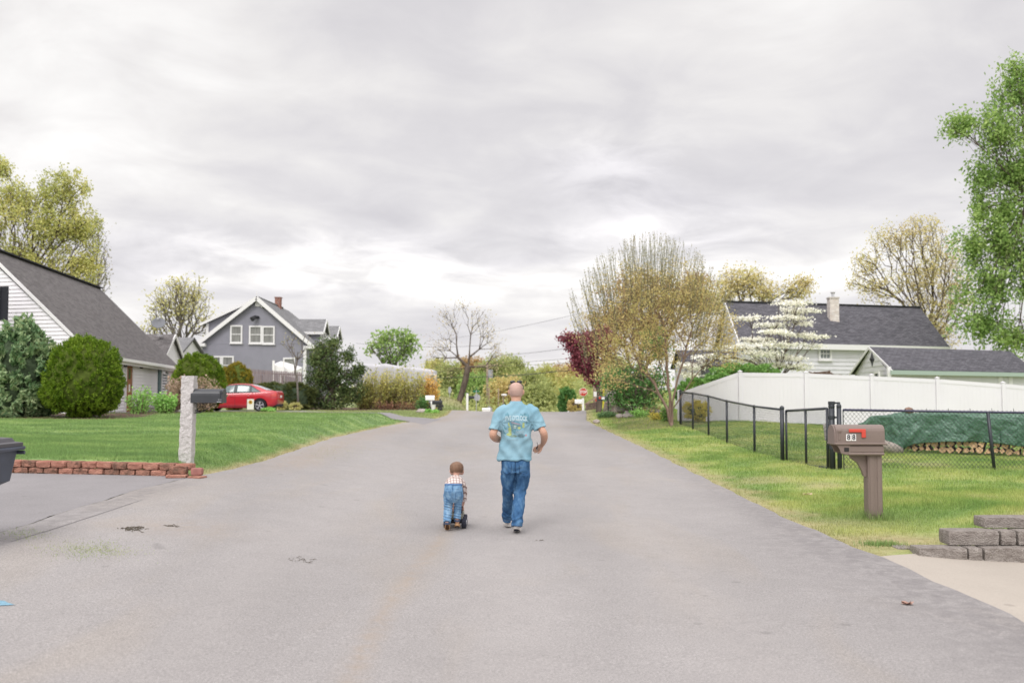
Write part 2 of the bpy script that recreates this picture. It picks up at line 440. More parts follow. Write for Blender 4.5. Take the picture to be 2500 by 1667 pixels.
# far-left driveway (red car) and the other sheets, as strips between two polylines
D2A = [(-3.1, 35.2), (-4.0, 37.6), (-5.6, 41.2), (-8.4, 45.6), (-13, 49.6), (-22, 51.3)]
D2B = [(-2.9, 40.9), (-3.6, 41.8), (-4.9, 43.4), (-8.6, 48.9), (-11.4, 54.6), (-22, 57.5)]
cb = [G(2150, 1361), G(2250, 1408), G(2380, 1468), G(2500, 1523)]
CA = [(v.x - .02, v.y) for v in cb[::-1]]; CA = [(CA[0][0] + .35, -4)] + CA
CB = [(14, -4), (14, 6), (13, 9.0), (12.5, 10.2), (5.2, 10.50), (4.02, 10.78)]
CB = [(14, -4), (14, 7.6), (13, 9.2), (10, 10.3), (4.4, 10.62)]
def resample(pl, n):
    pl = np.array(pl, float); s = np.r_[0, np.cumsum(np.hypot(*np.diff(pl, axis=0).T))]
    t = np.linspace(0, s[-1], n)
    return np.c_[np.interp(t, s, pl[:, 0]), np.interp(t, s, pl[:, 1])]
def poly_in(X, Y, poly):
    ins = np.zeros(np.shape(X), bool); n = len(poly)
    for i in range(n):
        x1, y1 = poly[i]; x2, y2 = poly[(i + 1) % n]
        c = ((y1 > Y) != (y2 > Y)) & (X < (x2 - x1) * (Y - y1) / ((y2 - y1) or 1e-9) + x1)
        ins ^= c
    return ins
def in_sheet(X, Y):
    r = in_road(X, Y)
    r |= (X > -15) & (X <= -4.5) & (Y < wall_y(X) - .02) & (Y < 15.6)
    r |= poly_in(X, Y, D2A + D2B[::-1]); r |= poly_in(X, Y, CA + CB[::-1])
    return r
def strip(name, A, B, nl, nc, off, mt, kind='structure'):
    A = resample(A, nl); B = resample(B, nl); t = np.linspace(0, 1, nc)
    X = A[:, None, 0] * (1 - t) + B[:, None, 0] * t; Y = A[:, None, 1] * (1 - t) + B[:, None, 1] * t
    ZZ = Z(X, Y) + off
    V = np.stack([X, Y, ZZ], -1).reshape(-1, 3)
    i = np.arange(nl - 1)[:, None] * nc + np.arange(nc - 1)[None]
    Q = np.stack([i, i + nc, i + nc + 1, i + 1], -1).reshape(-1, 4)
    # make faces look up
    p = V[Q[len(Q) // 2]]; nrm = np.cross(p[1] - p[0], p[2] - p[0])
    if nrm[2] < 0: Q = Q[:, ::-1]
    o = np_mesh(name, V, Q, 4, mt, smooth=True)
    return tag(o, kind=kind)

# ------------------------------------------------------------------ ground + grass colour fields
def bump2(X, Y, s, seed=0):
    return (np.sin(X * s + 1.3 + seed) * np.cos(Y * s * .83 + 2.1 * seed) + .6 * np.sin(X * s * 2.3 + Y * s * 1.7 + seed * 3) + .35 * np.sin(X * s * 4.1 - Y * s * 3.7)) / 1.6
def fields(X, Y):
    lush = sst(-X, 3, 4.4)
    dR = X - XR(Y); dL = XL(Y) - X
    dry = np.where(X > 0, (1 - sst(dR + .28 * bump2(X, Y, 3.1), .0, .62)) * .85, 1 - sst(dL + .12 * bump2(X, Y, 2.3), .0, .38))
    # bare strip near the concrete drive
    dry = np.maximum(dry, np.exp(-((X - 4.3) / .75) ** 2 - ((Y - 11.3) / .45) ** 2) * 1.05)
    dry = np.maximum(dry, .55 * np.exp(-((X - 4.0) / .9) ** 2 - ((Y - 12.6) / .55) ** 2))
    dry = np.maximum(dry, .5 * sst(bump2(X, Y, .9, 3), .35, .8) * (X > 0) * (Y < 24))
    dry = np.where((Y > 30) & (X < 0) & (Y > 41), np.maximum(dry, .35), dry)
    mul = poly_in(X, Y, [(-30, 29.3), (-12.0, 29.5), (-11.6, 31.5), (-12.6, 36), (-13.0, 43), (-13.6, 48.6), (-18, 49.5), (-30, 60)]).astype(float)
    mul = np.maximum(mul, poly_in(X, Y, [(-15, 58.5), (-9, 56.5), (-5.0, 57.5), (-4.6, 60), (-5.5, 66), (-15, 68)]).astype(float))
    bank = np.exp(-((X + 5.0) / 3.0) ** 2 - ((Y - 84) / 10) ** 2); dry = np.maximum(dry, .75 * bank)
    mul = np.maximum(mul, poly_in(X, Y, [(3.6, 33.4), (6.0, 33.0), (7.4, 36.5), (7.5, 46), (4.2, 47), (4.0, 40)]).astype(float) * .55)
    return lush, np.clip(dry, 0, 1), mul

def grassmat(name, blades):
    m = bpy.data.materials.new(name); m.use_nodes = True
    t = m.node_tree; t.nodes.clear(); l = t.links.new
    def N(ty, **k):
        n = t.nodes.new(ty)
        for a, v in k.items(): setattr(n, a, v)
        return n
    tcn = N('ShaderNodeTexCoord')
    def noise(s, det=4, st=None):
        n = N('ShaderNodeTexNoise'); n.inputs['Scale'].default_value = s; n.inputs['Detail'].default_value = det
        if st:
            mp_ = N('ShaderNodeMapping'); l(tcn.outputs['Object'], mp_.inputs[0]); mp_.inputs['Scale'].default_value = st; l(mp_.outputs[0], n.inputs['Vector'])
        else: l(tcn.outputs['Object'], n.inputs['Vector'])
        return n.outputs[0]
    def ramp(f, cs, p0=.3, p1=.7):
        r = N('ShaderNodeValToRGB'); l(f, r.inputs[0]); r.color_ramp.elements[0].position = p0; r.color_ramp.elements[0].color = cs[0]
        r.color_ramp.elements[1].position = p1; r.color_ramp.elements[1].color = cs[-1]
        for i, c in enumerate(cs[1:-1]):
            q = r.color_ramp.elements.new(p0 + (p1 - p0) * (i + 1) / (len(cs) - 1)); q.color = c
        return r.outputs[0]
    def mix(f, a, b, mode='MIX'):
        x = N('ShaderNodeMix'); x.data_type = 'RGBA'; x.blend_type = mode
        if isinstance(f, float): x.inputs[0].default_value = f
        else: l(f, x.inputs[0])
        for sck, v in ((6, a), (7, b)):
            if isinstance(v, tuple): x.inputs[sck].default_value = v
            else: l(v, x.inputs[sck])
        return x.outputs[2]
    def attr(n_):
        a = N('ShaderNodeAttribute'); a.attribute_name = n_; return a.outputs['Fac']
    g = 1.0 if blades else 1.35
    lush = ramp(noise(1.6, 7, (.45, 1.0, 1)), [S(116, 144, 90, g), S(130, 158, 96, g), S(156, 178, 112, g)], .3, .7)
    right = ramp(noise(.9, 6), [S(118, 148, 80, g), S(146, 166, 92, g), S(176, 182, 112, g)], .33, .66)
    c = mix(attr('lush'), right, lush)
    dryc = ramp(noise(9, 6), [S(160, 150, 106, g), S(194, 180, 142, g)])
    c = mix(attr('dry'), c, dryc)
    mulc = ramp(noise(14, 6), [S(96, 74, 60, 1.9), S(150, 120, 100, 1.9)])
    c = mix(attr('mulch'), c, mulc)
    if blades:
        ge = N('ShaderNodeNewGeometry')
        mr = N('ShaderNodeMapRange'); l(ge.outputs['Random Per Island'], mr.inputs[0]); mr.inputs[3].default_value = .62; mr.inputs[4].default_value = 1.38
        v = N('ShaderNodeVectorMath'); v.operation = 'SCALE'; l(c, v.inputs[0]); l(mr.outputs[0], v.inputs['Scale']); c = v.outputs[0]
    else:
        mr = N('ShaderNodeMapRange'); l(noise(60, 6), mr.inputs[0]); mr.inputs[1].default_value = .3; mr.inputs[2].default_value = .7; mr.inputs[3].default_value = .75; mr.inputs[4].default_value = 1.2
        v = N('ShaderNodeVectorMath'); v.operation = 'SCALE'; l(c, v.inputs[0]); l(mr.outputs[0], v.inputs['Scale']); c = v.outputs[0]
    d = N('ShaderNodeBsdfPrincipled'); l(c, d.inputs['Base Color']); d.inputs['Roughness'].default_value = .75; d.inputs['Specular IOR Level'].default_value = .15
    out = N('ShaderNodeOutputMaterial')
    if blades:
        tr = N('ShaderNodeBsdfTranslucent'); l(c, tr.inputs[0]); ms = N('ShaderNodeMixShader'); ms.inputs[0].default_value = .4
        l(d.outputs[0], ms.inputs[1]); l(tr.outputs[0], ms.inputs[2]); l(ms.outputs[0], out.inputs[0])
    else: l(d.outputs[0], out.inputs[0])
    return m
M['ground'] = grassmat('lawn_soil', False)
M['blades'] = grassmat('grass_blades', True)

def axis(parts):
    a = []
    for lo, hi, st in parts: a += list(np.arange(lo, hi, st))
    return np.array(a + [parts[-1][1]])
gx = axis([(-900, -120, 40), (-120, -30, 3), (-30, -12, .6), (-12, 14, .2), (14, 36, .6), (36, 120, 3), (120, 900, 40)])
gy = axis([(-40, 2, 2), (2, 20, .16), (20, 64, .35), (64, 130, 1.2), (130, 320, 8), (320, 1500, 60)])
XX, YY = np.meshgrid(gx, gy, indexing='ij')
ZG = Z(XX, YY) - .03 * in_sheet(XX, YY)
VG = np.stack([XX, YY, ZG], -1).reshape(-1, 3)
nx, ny = len(gx), len(gy)
i_ = np.arange(nx - 1)[:, None] * ny + np.arange(ny - 1)[None]
QG = np.stack([i_, i_ + ny, i_ + ny + 1, i_ + 1], -1).reshape(-1, 4)
lu, dr, mu = fields(XX.ravel(), YY.ravel())
ground = np_mesh('ground', VG, QG, 4, M['ground'], attrs={'lush': lu, 'dry': dr, 'mulch': mu}, smooth=True)
tag(ground, kind='structure')

# asphalt
def asphalt(name, base, var, grit=1.0, tint=None, stain=False):
    m = bpy.data.materials.new(name); m.use_nodes = True
    t = m.node_tree; b = t.nodes['Principled BSDF']; l = t.links.new
    def N(ty): return t.nodes.new(ty)
    tcn = N('ShaderNodeTexCoord')
    def noise(s, det, st=None, dist=0):
        n = N('ShaderNodeTexNoise'); n.inputs['Scale'].default_value = s; n.inputs['Detail'].default_value = det; n.inputs['Distortion'].default_value = dist
        if st:
            mp_ = N('ShaderNodeMapping'); l(tcn.outputs['Object'], mp_.inputs[0]); mp_.inputs['Scale'].default_value = st; l(mp_.outputs[0], n.inputs['Vector'])
        else: l(tcn.outputs['Object'], n.inputs['Vector'])
        return n.outputs[0]
    def mr(f, a, b_, c, d):
        x = N('ShaderNodeMapRange'); l(f, x.inputs[0]); x.inputs[1].default_value = a; x.inputs[2].default_value = b_; x.inputs[3].default_value = c; x.inputs[4].default_value = d; return x.outputs[0]
    def mul(a, b_):
        x = N('ShaderNodeMath'); x.operation = 'MULTIPLY'; l(a, x.inputs[0]); l(b_, x.inputs[1]); return x.outputs[0]
    f = mul(mr(noise(.35, 4, (1.6, .5, 1)), .3, .7, 1 - var, 1 + var), mr(noise(2.2, 5), .3, .7, 1 - var * .5, 1 + var * .5))
    f = mul(f, mr(noise(62, 3), .28, .72, 1 - .20 * grit, 1 + .20 * grit))
    f = mul(f, mr(noise(210, 2), .3, .7, 1 - .30 * grit, 1 + .30 * grit))
    # a few small darker oil spots
    f = mul(f, mr(noise(1.3, 3, (1, 1, 1), .6), .715, .75, 1, .80))
    vo = N('ShaderNodeTexVoronoi'); vo.inputs['Scale'].default_value = 1.1; l(tcn.outputs['Object'], vo.inputs['Vector'])
    f = mul(f, mr(vo.outputs['Distance'], .035, .06, .80, 1))
    v = N('ShaderNodeVectorMath'); v.operation = 'SCALE'; l(f, v.inputs['Scale'])
    mx = N('ShaderNodeMix'); mx.data_type = 'RGBA'; mx.inputs[6].default_value = base; mx.inputs[7].default_value = tint or base
    l(mr(noise(.8, 4, (1.2, .35, 1), .5), .52, .68, 0, .8), mx.inputs[0]); l(mx.outputs[2], v.inputs[0])
    outc = v.outputs[0]
    if stain:      # dust line, worn lanes and the fresher darker strip, stored on the mesh
        for an, colr, amt in (('dust', (.30, .235, .175, 1), .75), ('fresh', (.175, .163, .163, 1), .85), ('worn', (.36, .335, .32, 1), .5)):
            at = N('ShaderNodeAttribute'); at.attribute_name = an
            f2 = mul(at.outputs['Fac'], mr(noise(7, 6, None, .8), .35, .62, .25, amt * 1.25))
            x = N('ShaderNodeMix'); x.data_type = 'RGBA'; l(f2, x.inputs[0]); l(outc, x.inputs[6])
            gsc = N('ShaderNodeVectorMath'); gsc.operation = 'SCALE'; gsc.inputs[0].default_value = colr[:3]; l(mr(noise(170, 2), .3, .7, .78, 1.22), gsc.inputs['Scale']); l(gsc.outputs[0], x.inputs[7]); outc = x.outputs[2]
    l(outc, b.inputs['Base Color'])
    b.inputs['Roughness'].default_value = .85; b.inputs['Specular IOR Level'].default_value = .2
    bp = N('ShaderNodeBump'); bp.inputs['Strength'].default_value = .35; bp.inputs['Distance'].default_value = .004
    l(noise(150, 2), bp.inputs['Height']); l(bp.outputs[0], b.inputs['Normal'])
    return m
M['road'] = asphalt('road_asphalt', (.280, .264, .257, 1), .075, tint=(.29, .265, .244, 1), stain=True)
M['drive'] = asphalt('driveway_asphalt', (.232, .220, .222, 1), .08, .7)
M['concrete'] = asphalt('concrete', (.375, .335, .29, 1), .05, .35)
ys = np.r_[np.arange(-6, 66, .3), np.arange(66, 170, 2.)]
A = [(float(XL(y)) + float(wob(y, 1, .02)), y) for y in ys]; B = [(float(XR(y)) + float(wob(y, 2, .018)), y) for y in ys]
def strip2(name, A, B, nc, off, mt):
    A = np.array(A); B = np.array(B); t = np.linspace(0, 1, nc); nl = len(A)
    X = A[:, None, 0] * (1 - t) + B[:, None, 0] * t; Y = A[:, None, 1] * (1 - t) + B[:, None, 1] * t
    V = np.stack([X, Y, Z(X, Y) + off], -1).reshape(-1, 3); i = np.arange(nl - 1)[:, None] * nc + np.arange(nc - 1)[None]
    Q = np.stack([i, i + 1, i + nc + 1, i + nc], -1).reshape(-1, 4)
    p = V[Q[len(Q) // 2]]
    if np.cross(p[1] - p[0], p[2] - p[0])[2] < 0: Q = Q[:, ::-1]
    at = None
    if name == 'road':
        x = V[:, 0]; y = V[:, 1]
        dl = [G(*q) for q in ((1092, 1300), (1010, 1400), (950, 1480), (905, 1560), (868, 1640), (850, 1690))]; dl.sort(key=lambda v: v.y)
        cx = np.interp(y, [v.y for v in dl] + [40], [v.x for v in dl] + [-.75])
        dust = np.exp(-((x - cx) / .075) ** 2) * (1 - .85 * sst(y, 11, 13)) * .5
        dust = np.maximum(dust, .45 * np.exp(-((x - XL(y) - .5) / .5) ** 2) * sst(y, 15, 18))
        dust = np.maximum(dust, .35 * np.exp(-((x + 3.6) / .8) ** 2 - ((y - 10.6) / .5) ** 2))
        fresh = .6 * np.exp(-((x - XR(y) + .12) / .42) ** 2) * (1 - sst(y, 12, 20) * .55) + .35 * np.exp(-((x - XR(y) + .7) / .5) ** 2) * (1 - sst(y, 11, 13))
        fresh = np.maximum(fresh, .65 * np.exp(-((x - XL(y) - .22) / .26) ** 2) * (1 - sst(y, 13, 15)))
        worn = .5 * np.exp(-((x - 1.55) / .42) ** 2) + .5 * np.exp(-((x + .1) / .42) ** 2) + .35 * np.exp(-((x + 2.2) / .4) ** 2)
        at = {'dust': np.clip(dust, 0, 1), 'fresh': np.clip(fresh, 0, 1), 'worn': worn}
    return tag(np_mesh(name, V, Q, 4, mt, smooth=True, attrs=at), kind='structure')
strip2('road', A, B, 110, .012, M['road'])
xs = np.arange(-15, -4.9, .15)
A = [(x, 2.0 if x < -5.2 else 2.0) for x in xs]; B = [(x, float(wall_y(x)) - .03) for x in xs]
# the driveway stops 2.5 cm short of the road: the open joint of the photograph
A = np.array([(float(XL(y)) - .016 + float(wob(y, 1, .02)), y) for y in np.arange(2, 15.0, .15)])
B = np.array([(-15.0, y + (y - 2) / 13 * 1.9) for y in np.arange(2, 15.0, .15)])
strip2('driveway_left', A, B, 70, .010, M['drive'])
strip('driveway_far', D2A, D2B, 60, 14, .014, M['drive'])
strip('driveway_right', CA, CB, 50, 50, .008, M['concrete'])
ap = [(3.9, 53.2), (5.0, 54.5), (5.6, 57.5), (5.4, 60)]; ap2 = [(7.2, 52.6), (7.6, 55), (7.6, 58), (7.6, 60)]
strip('driveway_apron', ap, ap2, 20, 8, .02, M['concrete'])
# darker tar patch band along the concrete and the seam near the left joint
M['tar'] = asphalt('fresh_asphalt', (.185, .172, .175, 1), .10)
def seam(name, pts, w, mt, off):
    g = [G(*p) for p in pts]; A = resample([(v.x, v.y) for v in g], 60)
    d = np.gradient(A, axis=0); n = np.c_[-d[:, 1], d[:, 0]] / np.hypot(*d.T)[:, None]
    ww = w * (np.interp(np.linspace(0, 1, 60), [0, .15, .85, 1], [.15, 1, 1, .3]) + .15 * np.sin(np.arange(60) * 1.7))[:, None]
    return strip(name, A, A + n * ww, 60, 6, off, mt)
seam('road_seam', [(0, 1335), (120, 1298), (260, 1252), (350, 1222)], .014, M['tar'], .0155)

# ------------------------------------------------------------------ grass blades
rng = np.random.default_rng(7)
def blades(name, X, Y, h, w, label, seed=0, lean=.5, lushv=None, dryv=None):
    r = np.random.default_rng(seed); n = len(X)
    h = h * r.uniform(.45, 1.25, n); a = r.uniform(0, 2 * np.pi, n); b = r.uniform(0, 2 * np.pi, n)
    z = Z(X, Y)
    lu, dr, mu = fields(X, Y)
    if lushv is not None: lu = np.full(n, lushv)
    if dryv is not None: dr = np.full(n, dryv)
    V = np.zeros((n, 3, 3))
    V[:, 0] = np.c_[X + np.cos(a) * w / 2, Y + np.sin(a) * w / 2, z - .01]
    V[:, 1] = np.c_[X - np.cos(a) * w / 2, Y - np.sin(a) * w / 2, z - .01]
    k = r.uniform(.1, lean * 1.4, n) * h
    V[:, 2] = np.c_[X + np.cos(b) * k, Y + np.sin(b) * k, z + h]
    at = {q: np.repeat(v, 3) for q, v in (('lush', lu), ('dry', dr), ('mulch', mu * 0))}
    o = np_mesh(name, V.reshape(-1, 3), np.arange(3 * n), 3, M['blades'], attrs=at)
    return tag(o, label, 'grass', kind='stuff')
def scatter(n, x0, x1, y0, y1, keep):
    X = rng.uniform(x0, x1, n); Y = rng.uniform(y0, y1, n); k = keep(X, Y)
    return X[k], Y[k]
def vis(X, Y): return (np.abs(X) < Y * .53 + .5)
def thin(X, Y):
    lu, dr, mu = fields(X, Y)
    return rng.uniform(0, 1, len(X)) > np.maximum(dr * .82, mu * .9)
gxs = []; gys = []; hs = []; ws = []
for (n, x0, x1, y0, y1, h, w) in ((150000, 3.0, 11.5, 9.5, 16, .052, .0065), (110000, 3.0, 20, 16, 24, .055, .010), (80000, 3.0, 20, 24, 38, .06, .016),
                                  (15000, 3, 9, 38, 56, .07, .025)):
    X, Y = scatter(n, x0, x1, y0, y1, lambda X, Y: vis(X, Y) & ~in_sheet(X, Y))
    k = thin(X, Y) & ~((Y < 11.02) & (X > 4.55)) & ~((Y < 10.72) & (X > 3.9)); X = X[k]; Y = Y[k]
    clump = 1 + .45 * bump2(X, Y, 1.7, 1) + .3 * bump2(X, Y, 5.2, 2)
    dd = fields(X, Y)[1]
    gxs.append(X); gys.append(Y); hs.append(h * np.clip(clump, .4, 1.8) * (1 - .5 * dd)); ws.append(np.full(len(X), w))
blades('grass', np.concatenate(gxs), np.concatenate(gys), np.concatenate(hs), np.concatenate(ws), 'yellowish patchy grass of the lawn beside the right edge of the road', 1)
gxs = []; gys = []; hs = []; ws = []
for (n, x0, x1, y0, y1, h, w) in ((170000, -13, -4.3, 14.9, 22, .045, .008), (120000, -18, -4.0, 22, 32, .045, .012), (70000, -20, -3, 32, 52, .05, .02), (16000, -16, -2.8, 41, 62, .06, .03), (9000, -11, -1.5, 68, 98, .16, .07)):
    X, Y = scatter(n, x0, x1, y0, y1, lambda X, Y: vis(X, Y) & ~in_sheet(X, Y) & (Y > wall_y(X) + .22))
    k = thin(X, Y); X = X[k]; Y = Y[k]
    clump = 1 + .2 * bump2(X, Y, 2.2, 1) + .2 * bump2(X, Y, 6.2, 2)
    gxs.append(X); gys.append(Y); hs.append(h * np.clip(clump, .5, 1.5)); ws.append(np.full(len(X), w))
blades('grass', np.concatenate(gxs), np.concatenate(gys), np.concatenate(hs), np.concatenate(ws), 'even deep green grass of the mown lawn left of the road', 2)
# ------------------------------------------------------------------ plants
def grow(base_nodes, targets, bf=.35, seg=.5, jit=.12, sag=0., rg=None, stems=()):
    """minimum-path skeleton from the trunk nodes to the targets; returns nodes, parent index"""
    N = [np.array(p, float) for p in base_nodes]; par = [-1] + list(range(len(base_nodes) - 1))
    pl = [0.0]
    for st in stems:
        prev = 1; p0 = N[1]
        for q in st:
            k = max(2, int(np.linalg.norm(q - p0) / seg))
            for s in range(1, k + 1):
                N.append(p0 + (q - p0) * s / k + (rg.normal(0, .02, 3) if s < k else 0)); par.append(prev); prev = len(N) - 1
            p0 = q
    for i in range(len(base_nodes), len(N)): pl.append(0)
    cap = len(targets) * 14 + len(N) + 10
    for i in range(1, len(N)):
        v = pl[par[i]] + np.linalg.norm(N[i] - N[par[i]])
        if i < len(pl): pl[i] = v
        else: pl.append(v)
    A = np.zeros((cap, 3)); PL = np.zeros(cap); n = len(N)
    A[:n] = N; PL[:n] = pl
    o = np.argsort(np.linalg.norm(targets - A[n - 1], axis=1))
    first = 1 if stems else max(0, n - 3)
    for ti in o:
        p = targets[ti]
        d = np.linalg.norm(A[first:n] - p, axis=1)
        c = d + bf * PL[first:n]
        j = int(np.argmin(c)) + first
        a = A[j]; L_ = np.linalg.norm(p - a); k = max(1, min(12, int(L_ / seg)))
        prev = j
        for s in range(1, k + 1):
            f = s / k
            q = a + (p - a) * f
            if s < k: q = q + rg.normal(0, jit * seg, 3)
            q[2] += sag * L_ * (f * (1 - f))
            if n >= cap: break
            A[n] = q; PL[n] = PL[prev] + L_ / k; par.append(prev); prev = n; n += 1
    return A[:n], np.array(par)

def skeleton_radii(A, par, rtip, ex, rmax=None):
    n = len(A); tips = np.zeros(n); hc = np.zeros(n, bool); hc[par[par >= 0]] = True
    tips[~hc] = 1
    for i in range(n - 1, 0, -1):
        if par[i] >= 0: tips[par[i]] += tips[i]
    r = rtip * tips ** ex
    if rmax: r = np.minimum(r, rmax) if rmax < r.max() else r * (1 + (rmax / r.max() - 1) * (r / r.max()) ** 2.5)
    return r, tips, hc

def branches(name, A, par, r, mt, parent, sides=5):
    k = np.nonzero(par >= 0)[0]; a = A[par[k]]; b = A[k]; ra = np.minimum(r[par[k]], r[k] * 1.6 + .004); rb = r[k]
    d = b - a; L_ = np.linalg.norm(d, axis=1, keepdims=True) + 1e-9; d /= L_
    a = a - d * ra[:, None] * .5
    ref = np.where(np.abs(d[:, 2:3]) < .9, np.array([[0, 0, 1.]]), np.array([[1., 0, 0]]))
    u = np.cross(d, ref); u /= np.linalg.norm(u, axis=1, keepdims=True); v = np.cross(d, u)
    V = []
    for c, rr in ((a, ra), (b, rb)):
        for s in range(sides):
            t = 2 * np.pi * s / sides
            V.append(c + (u * np.cos(t) + v * np.sin(t)) * rr[:, None])
    V = np.stack(V, 1); n = len(k); i = np.arange(n)[:, None] * (2 * sides)
    Q = np.concatenate([np.stack([i[:, 0] + s, i[:, 0] + (s + 1) % sides, i[:, 0] + sides + (s + 1) % sides, i[:, 0] + sides + s], -1)[:, None] for s in range(sides)], 1)
    return np_mesh(name, V.reshape(-1, 3), Q.reshape(-1), 4, mt, parent, smooth=True)

def leafquads(C_, size, rg, up=.3, dirs=None, aspect=.55, droop=0):
    n = len(C_)
    d = rg.normal(0, 1, (n, 3)); 
    if dirs is not None: d = d * .55 + dirs
    d[:, 2] -= droop
    d /= np.linalg.norm(d, axis=1, keepdims=True)
    q = rg.normal(0, 1, (n, 3)); q[:, 2] += up * 3
    s = np.cross(d, q); s /= np.linalg.norm(s, axis=1, keepdims=True) + 1e-9
    L_ = size * rg.uniform(.6, 1.35, n)[:, None]
    V = np.stack([C_ - d * L_ * .5, C_ + s * L_ * aspect * .5, C_ + d * L_ * .5, C_ - s * L_ * aspect * .5], 1)
    return V.reshape(-1, 3)

def ells(clumps, Y, depth=.8, rg=None, n=1000, hollow=.45, rx3=None):
    """targets inside ellipsoids given in photo pixels (cx, cy, rx, ry [, dY]) round depth Y"""
    w = np.array([c[2] * c[3] for c in clumps], float) ** .9; w /= w.sum()
    cnt = (w * n).astype(int) + 1; T = []
    for c, k in zip(clumps, cnt):
        y = Y + (c[4] if len(c) > 4 else 0)
        cc = np.array(P(c[0], c[1], y)); rxm = c[2] * scale(y); rzm = c[3] * scale(y)
        d = rg.normal(0, 1, (k, 3)); d /= np.linalg.norm(d, axis=1, keepdims=True)
        rr = (hollow + (1 - hollow) * rg.uniform(0, 1, k)) if hollow > 0 else rg.uniform(0, 1, k) ** (1 / 3)
        T.append(cc + d * rr[:, None] * np.array([rxm, depth * max(rxm, .6 * rzm), rzm]))
    return np.concatenate(T)

def tree(name, label, cat, Y, base, clumps, leafm, barkm, ntgt=600, nleaf=14, lsize=.16, lsig=.35, rtip=.012, ex=.42, rmax=.3, trunk=None,
         bf=.75, seg=.6, depth=.8, hollow=.4, group=None, seed=0, aspect=.6, up=.3, sides=5, basez=None, jit=.14, crown='crown', trunkn='trunk', lsz=.8, minclear=None, leafall=False, sag=0., stems=None):
    rg = np.random.default_rng(seed + 11)
    b = P(base[0], base[1] if base[1] else 1000, Y)
    b.z = Zs(b.x, b.y) if basez is None else basez
    root = thing(name, label, cat, tuple(b), group)
    T = ells(clumps, Y, depth, rg, ntgt, hollow)
    T = T[T[:, 2] > b.z + .12]
    if trunk is None: trunk = [(base[0], (base[1] + clumps[0][1]) / 2)]
    tn = [np.array(b) - np.array([0, 0, .15]), np.array(b)]
    for t_ in trunk:
        q = np.array(P(t_[0], t_[1], Y + (t_[2] if len(t_) > 2 else 0))); p0 = tn[-1]
        k = max(2, int(np.linalg.norm(q - p0) / seg))
        for s in range(1, k + 1): tn.append(p0 + (q - p0) * s / k + (rg.normal(0, .03, 3) if s < k else 0))
    A, par = grow(tn, T, bf, seg, jit, sag, rg, stems=[[np.array(P(q[0], q[1], Y + q[2])) for q in st] for st in (stems or [])])
    r, tips, hc = skeleton_radii(A, par, rtip, ex, rmax)
    branches(trunkn, A, par, r, barkm, root, sides)
    if nleaf > 0:
        tipn = A[~hc] if not leafall else A[tips <= 3]
        nn = len(tipn)
        cnt = rg.poisson(nleaf, nn)
        Cc = np.repeat(tipn, cnt, 0)
        Cc = Cc + rg.normal(0, 1, Cc.shape) * lsig * np.array([1, 1, lsz])
        V = leafquads(Cc, lsize, rg, up, aspect=aspect)
        o = np_mesh(crown, V, np.arange(len(V)), 4, leafm, root)
    return root

def shoots(name, label, cat, Y, base, wpx, hpx, n, leafm, barkm, seed=0, fan=.35, lsize=.09, lps=26, group=None, r=.012, hvar=.3, depth=.7, curve=.1, lstart=.25, aspect=.5, jitl=.05):
    """many stems rising from the ground and fanning out, leaves along them"""
    rg = np.random.default_rng(seed)
    b = P(base[0], base[1] or 1000, Y); b.z = Zs(b.x, b.y)
    root = thing(name, label, cat, tuple(b), group)
    W_ = wpx * scale(Y) / 2; H = hpx * scale(Y); mb_a = []; par = []; LC = []
    A = []; PR = []; RR = []
    for i in range(n):
        th = rg.uniform(0, 2 * np.pi); q = math.sqrt(rg.uniform(0, 1)); ox, oy = math.cos(th) * q, math.sin(th) * q * depth
        h = H * (1 - hvar * rg.uniform(0, 1)) * (1 - .35 * q * q)
        st = np.array(b) + np.array([ox * W_ * (1 - fan), oy * W_ * (1 - fan), -.05]); en = np.array(b) + np.array([ox * W_, oy * W_, h])
        k = 7; prev = -1
        bow = rg.normal(0, curve, 2) * H
        for s in range(k + 1):
            f = s / k; p = st + (en - st) * np.array([f ** 1.3, f ** 1.3, f]) + np.array([bow[0], bow[1], 0]) * f * (1 - f)
            A.append(p); PR.append(prev); prev = len(A) - 1; RR.append(r * (1 - .8 * f))
            if s: 
                m_ = int(lps / k * (1 if f > lstart else .15)) + (rg.uniform() < .5)
                for _ in range(m_):
                    g_ = rg.uniform(0, 1); LC.append(A[-2] + (p - A[-2]) * g_ + rg.normal(0, jitl, 3))
    branches('stems', np.array(A), np.array(PR), np.array(RR), barkm, root, 4)
    LC = np.array(LC); V = leafquads(LC, lsize, rg, .5, aspect=aspect)
    np_mesh('foliage', V, np.arange(len(V)), 4, leafm, root)
    return root

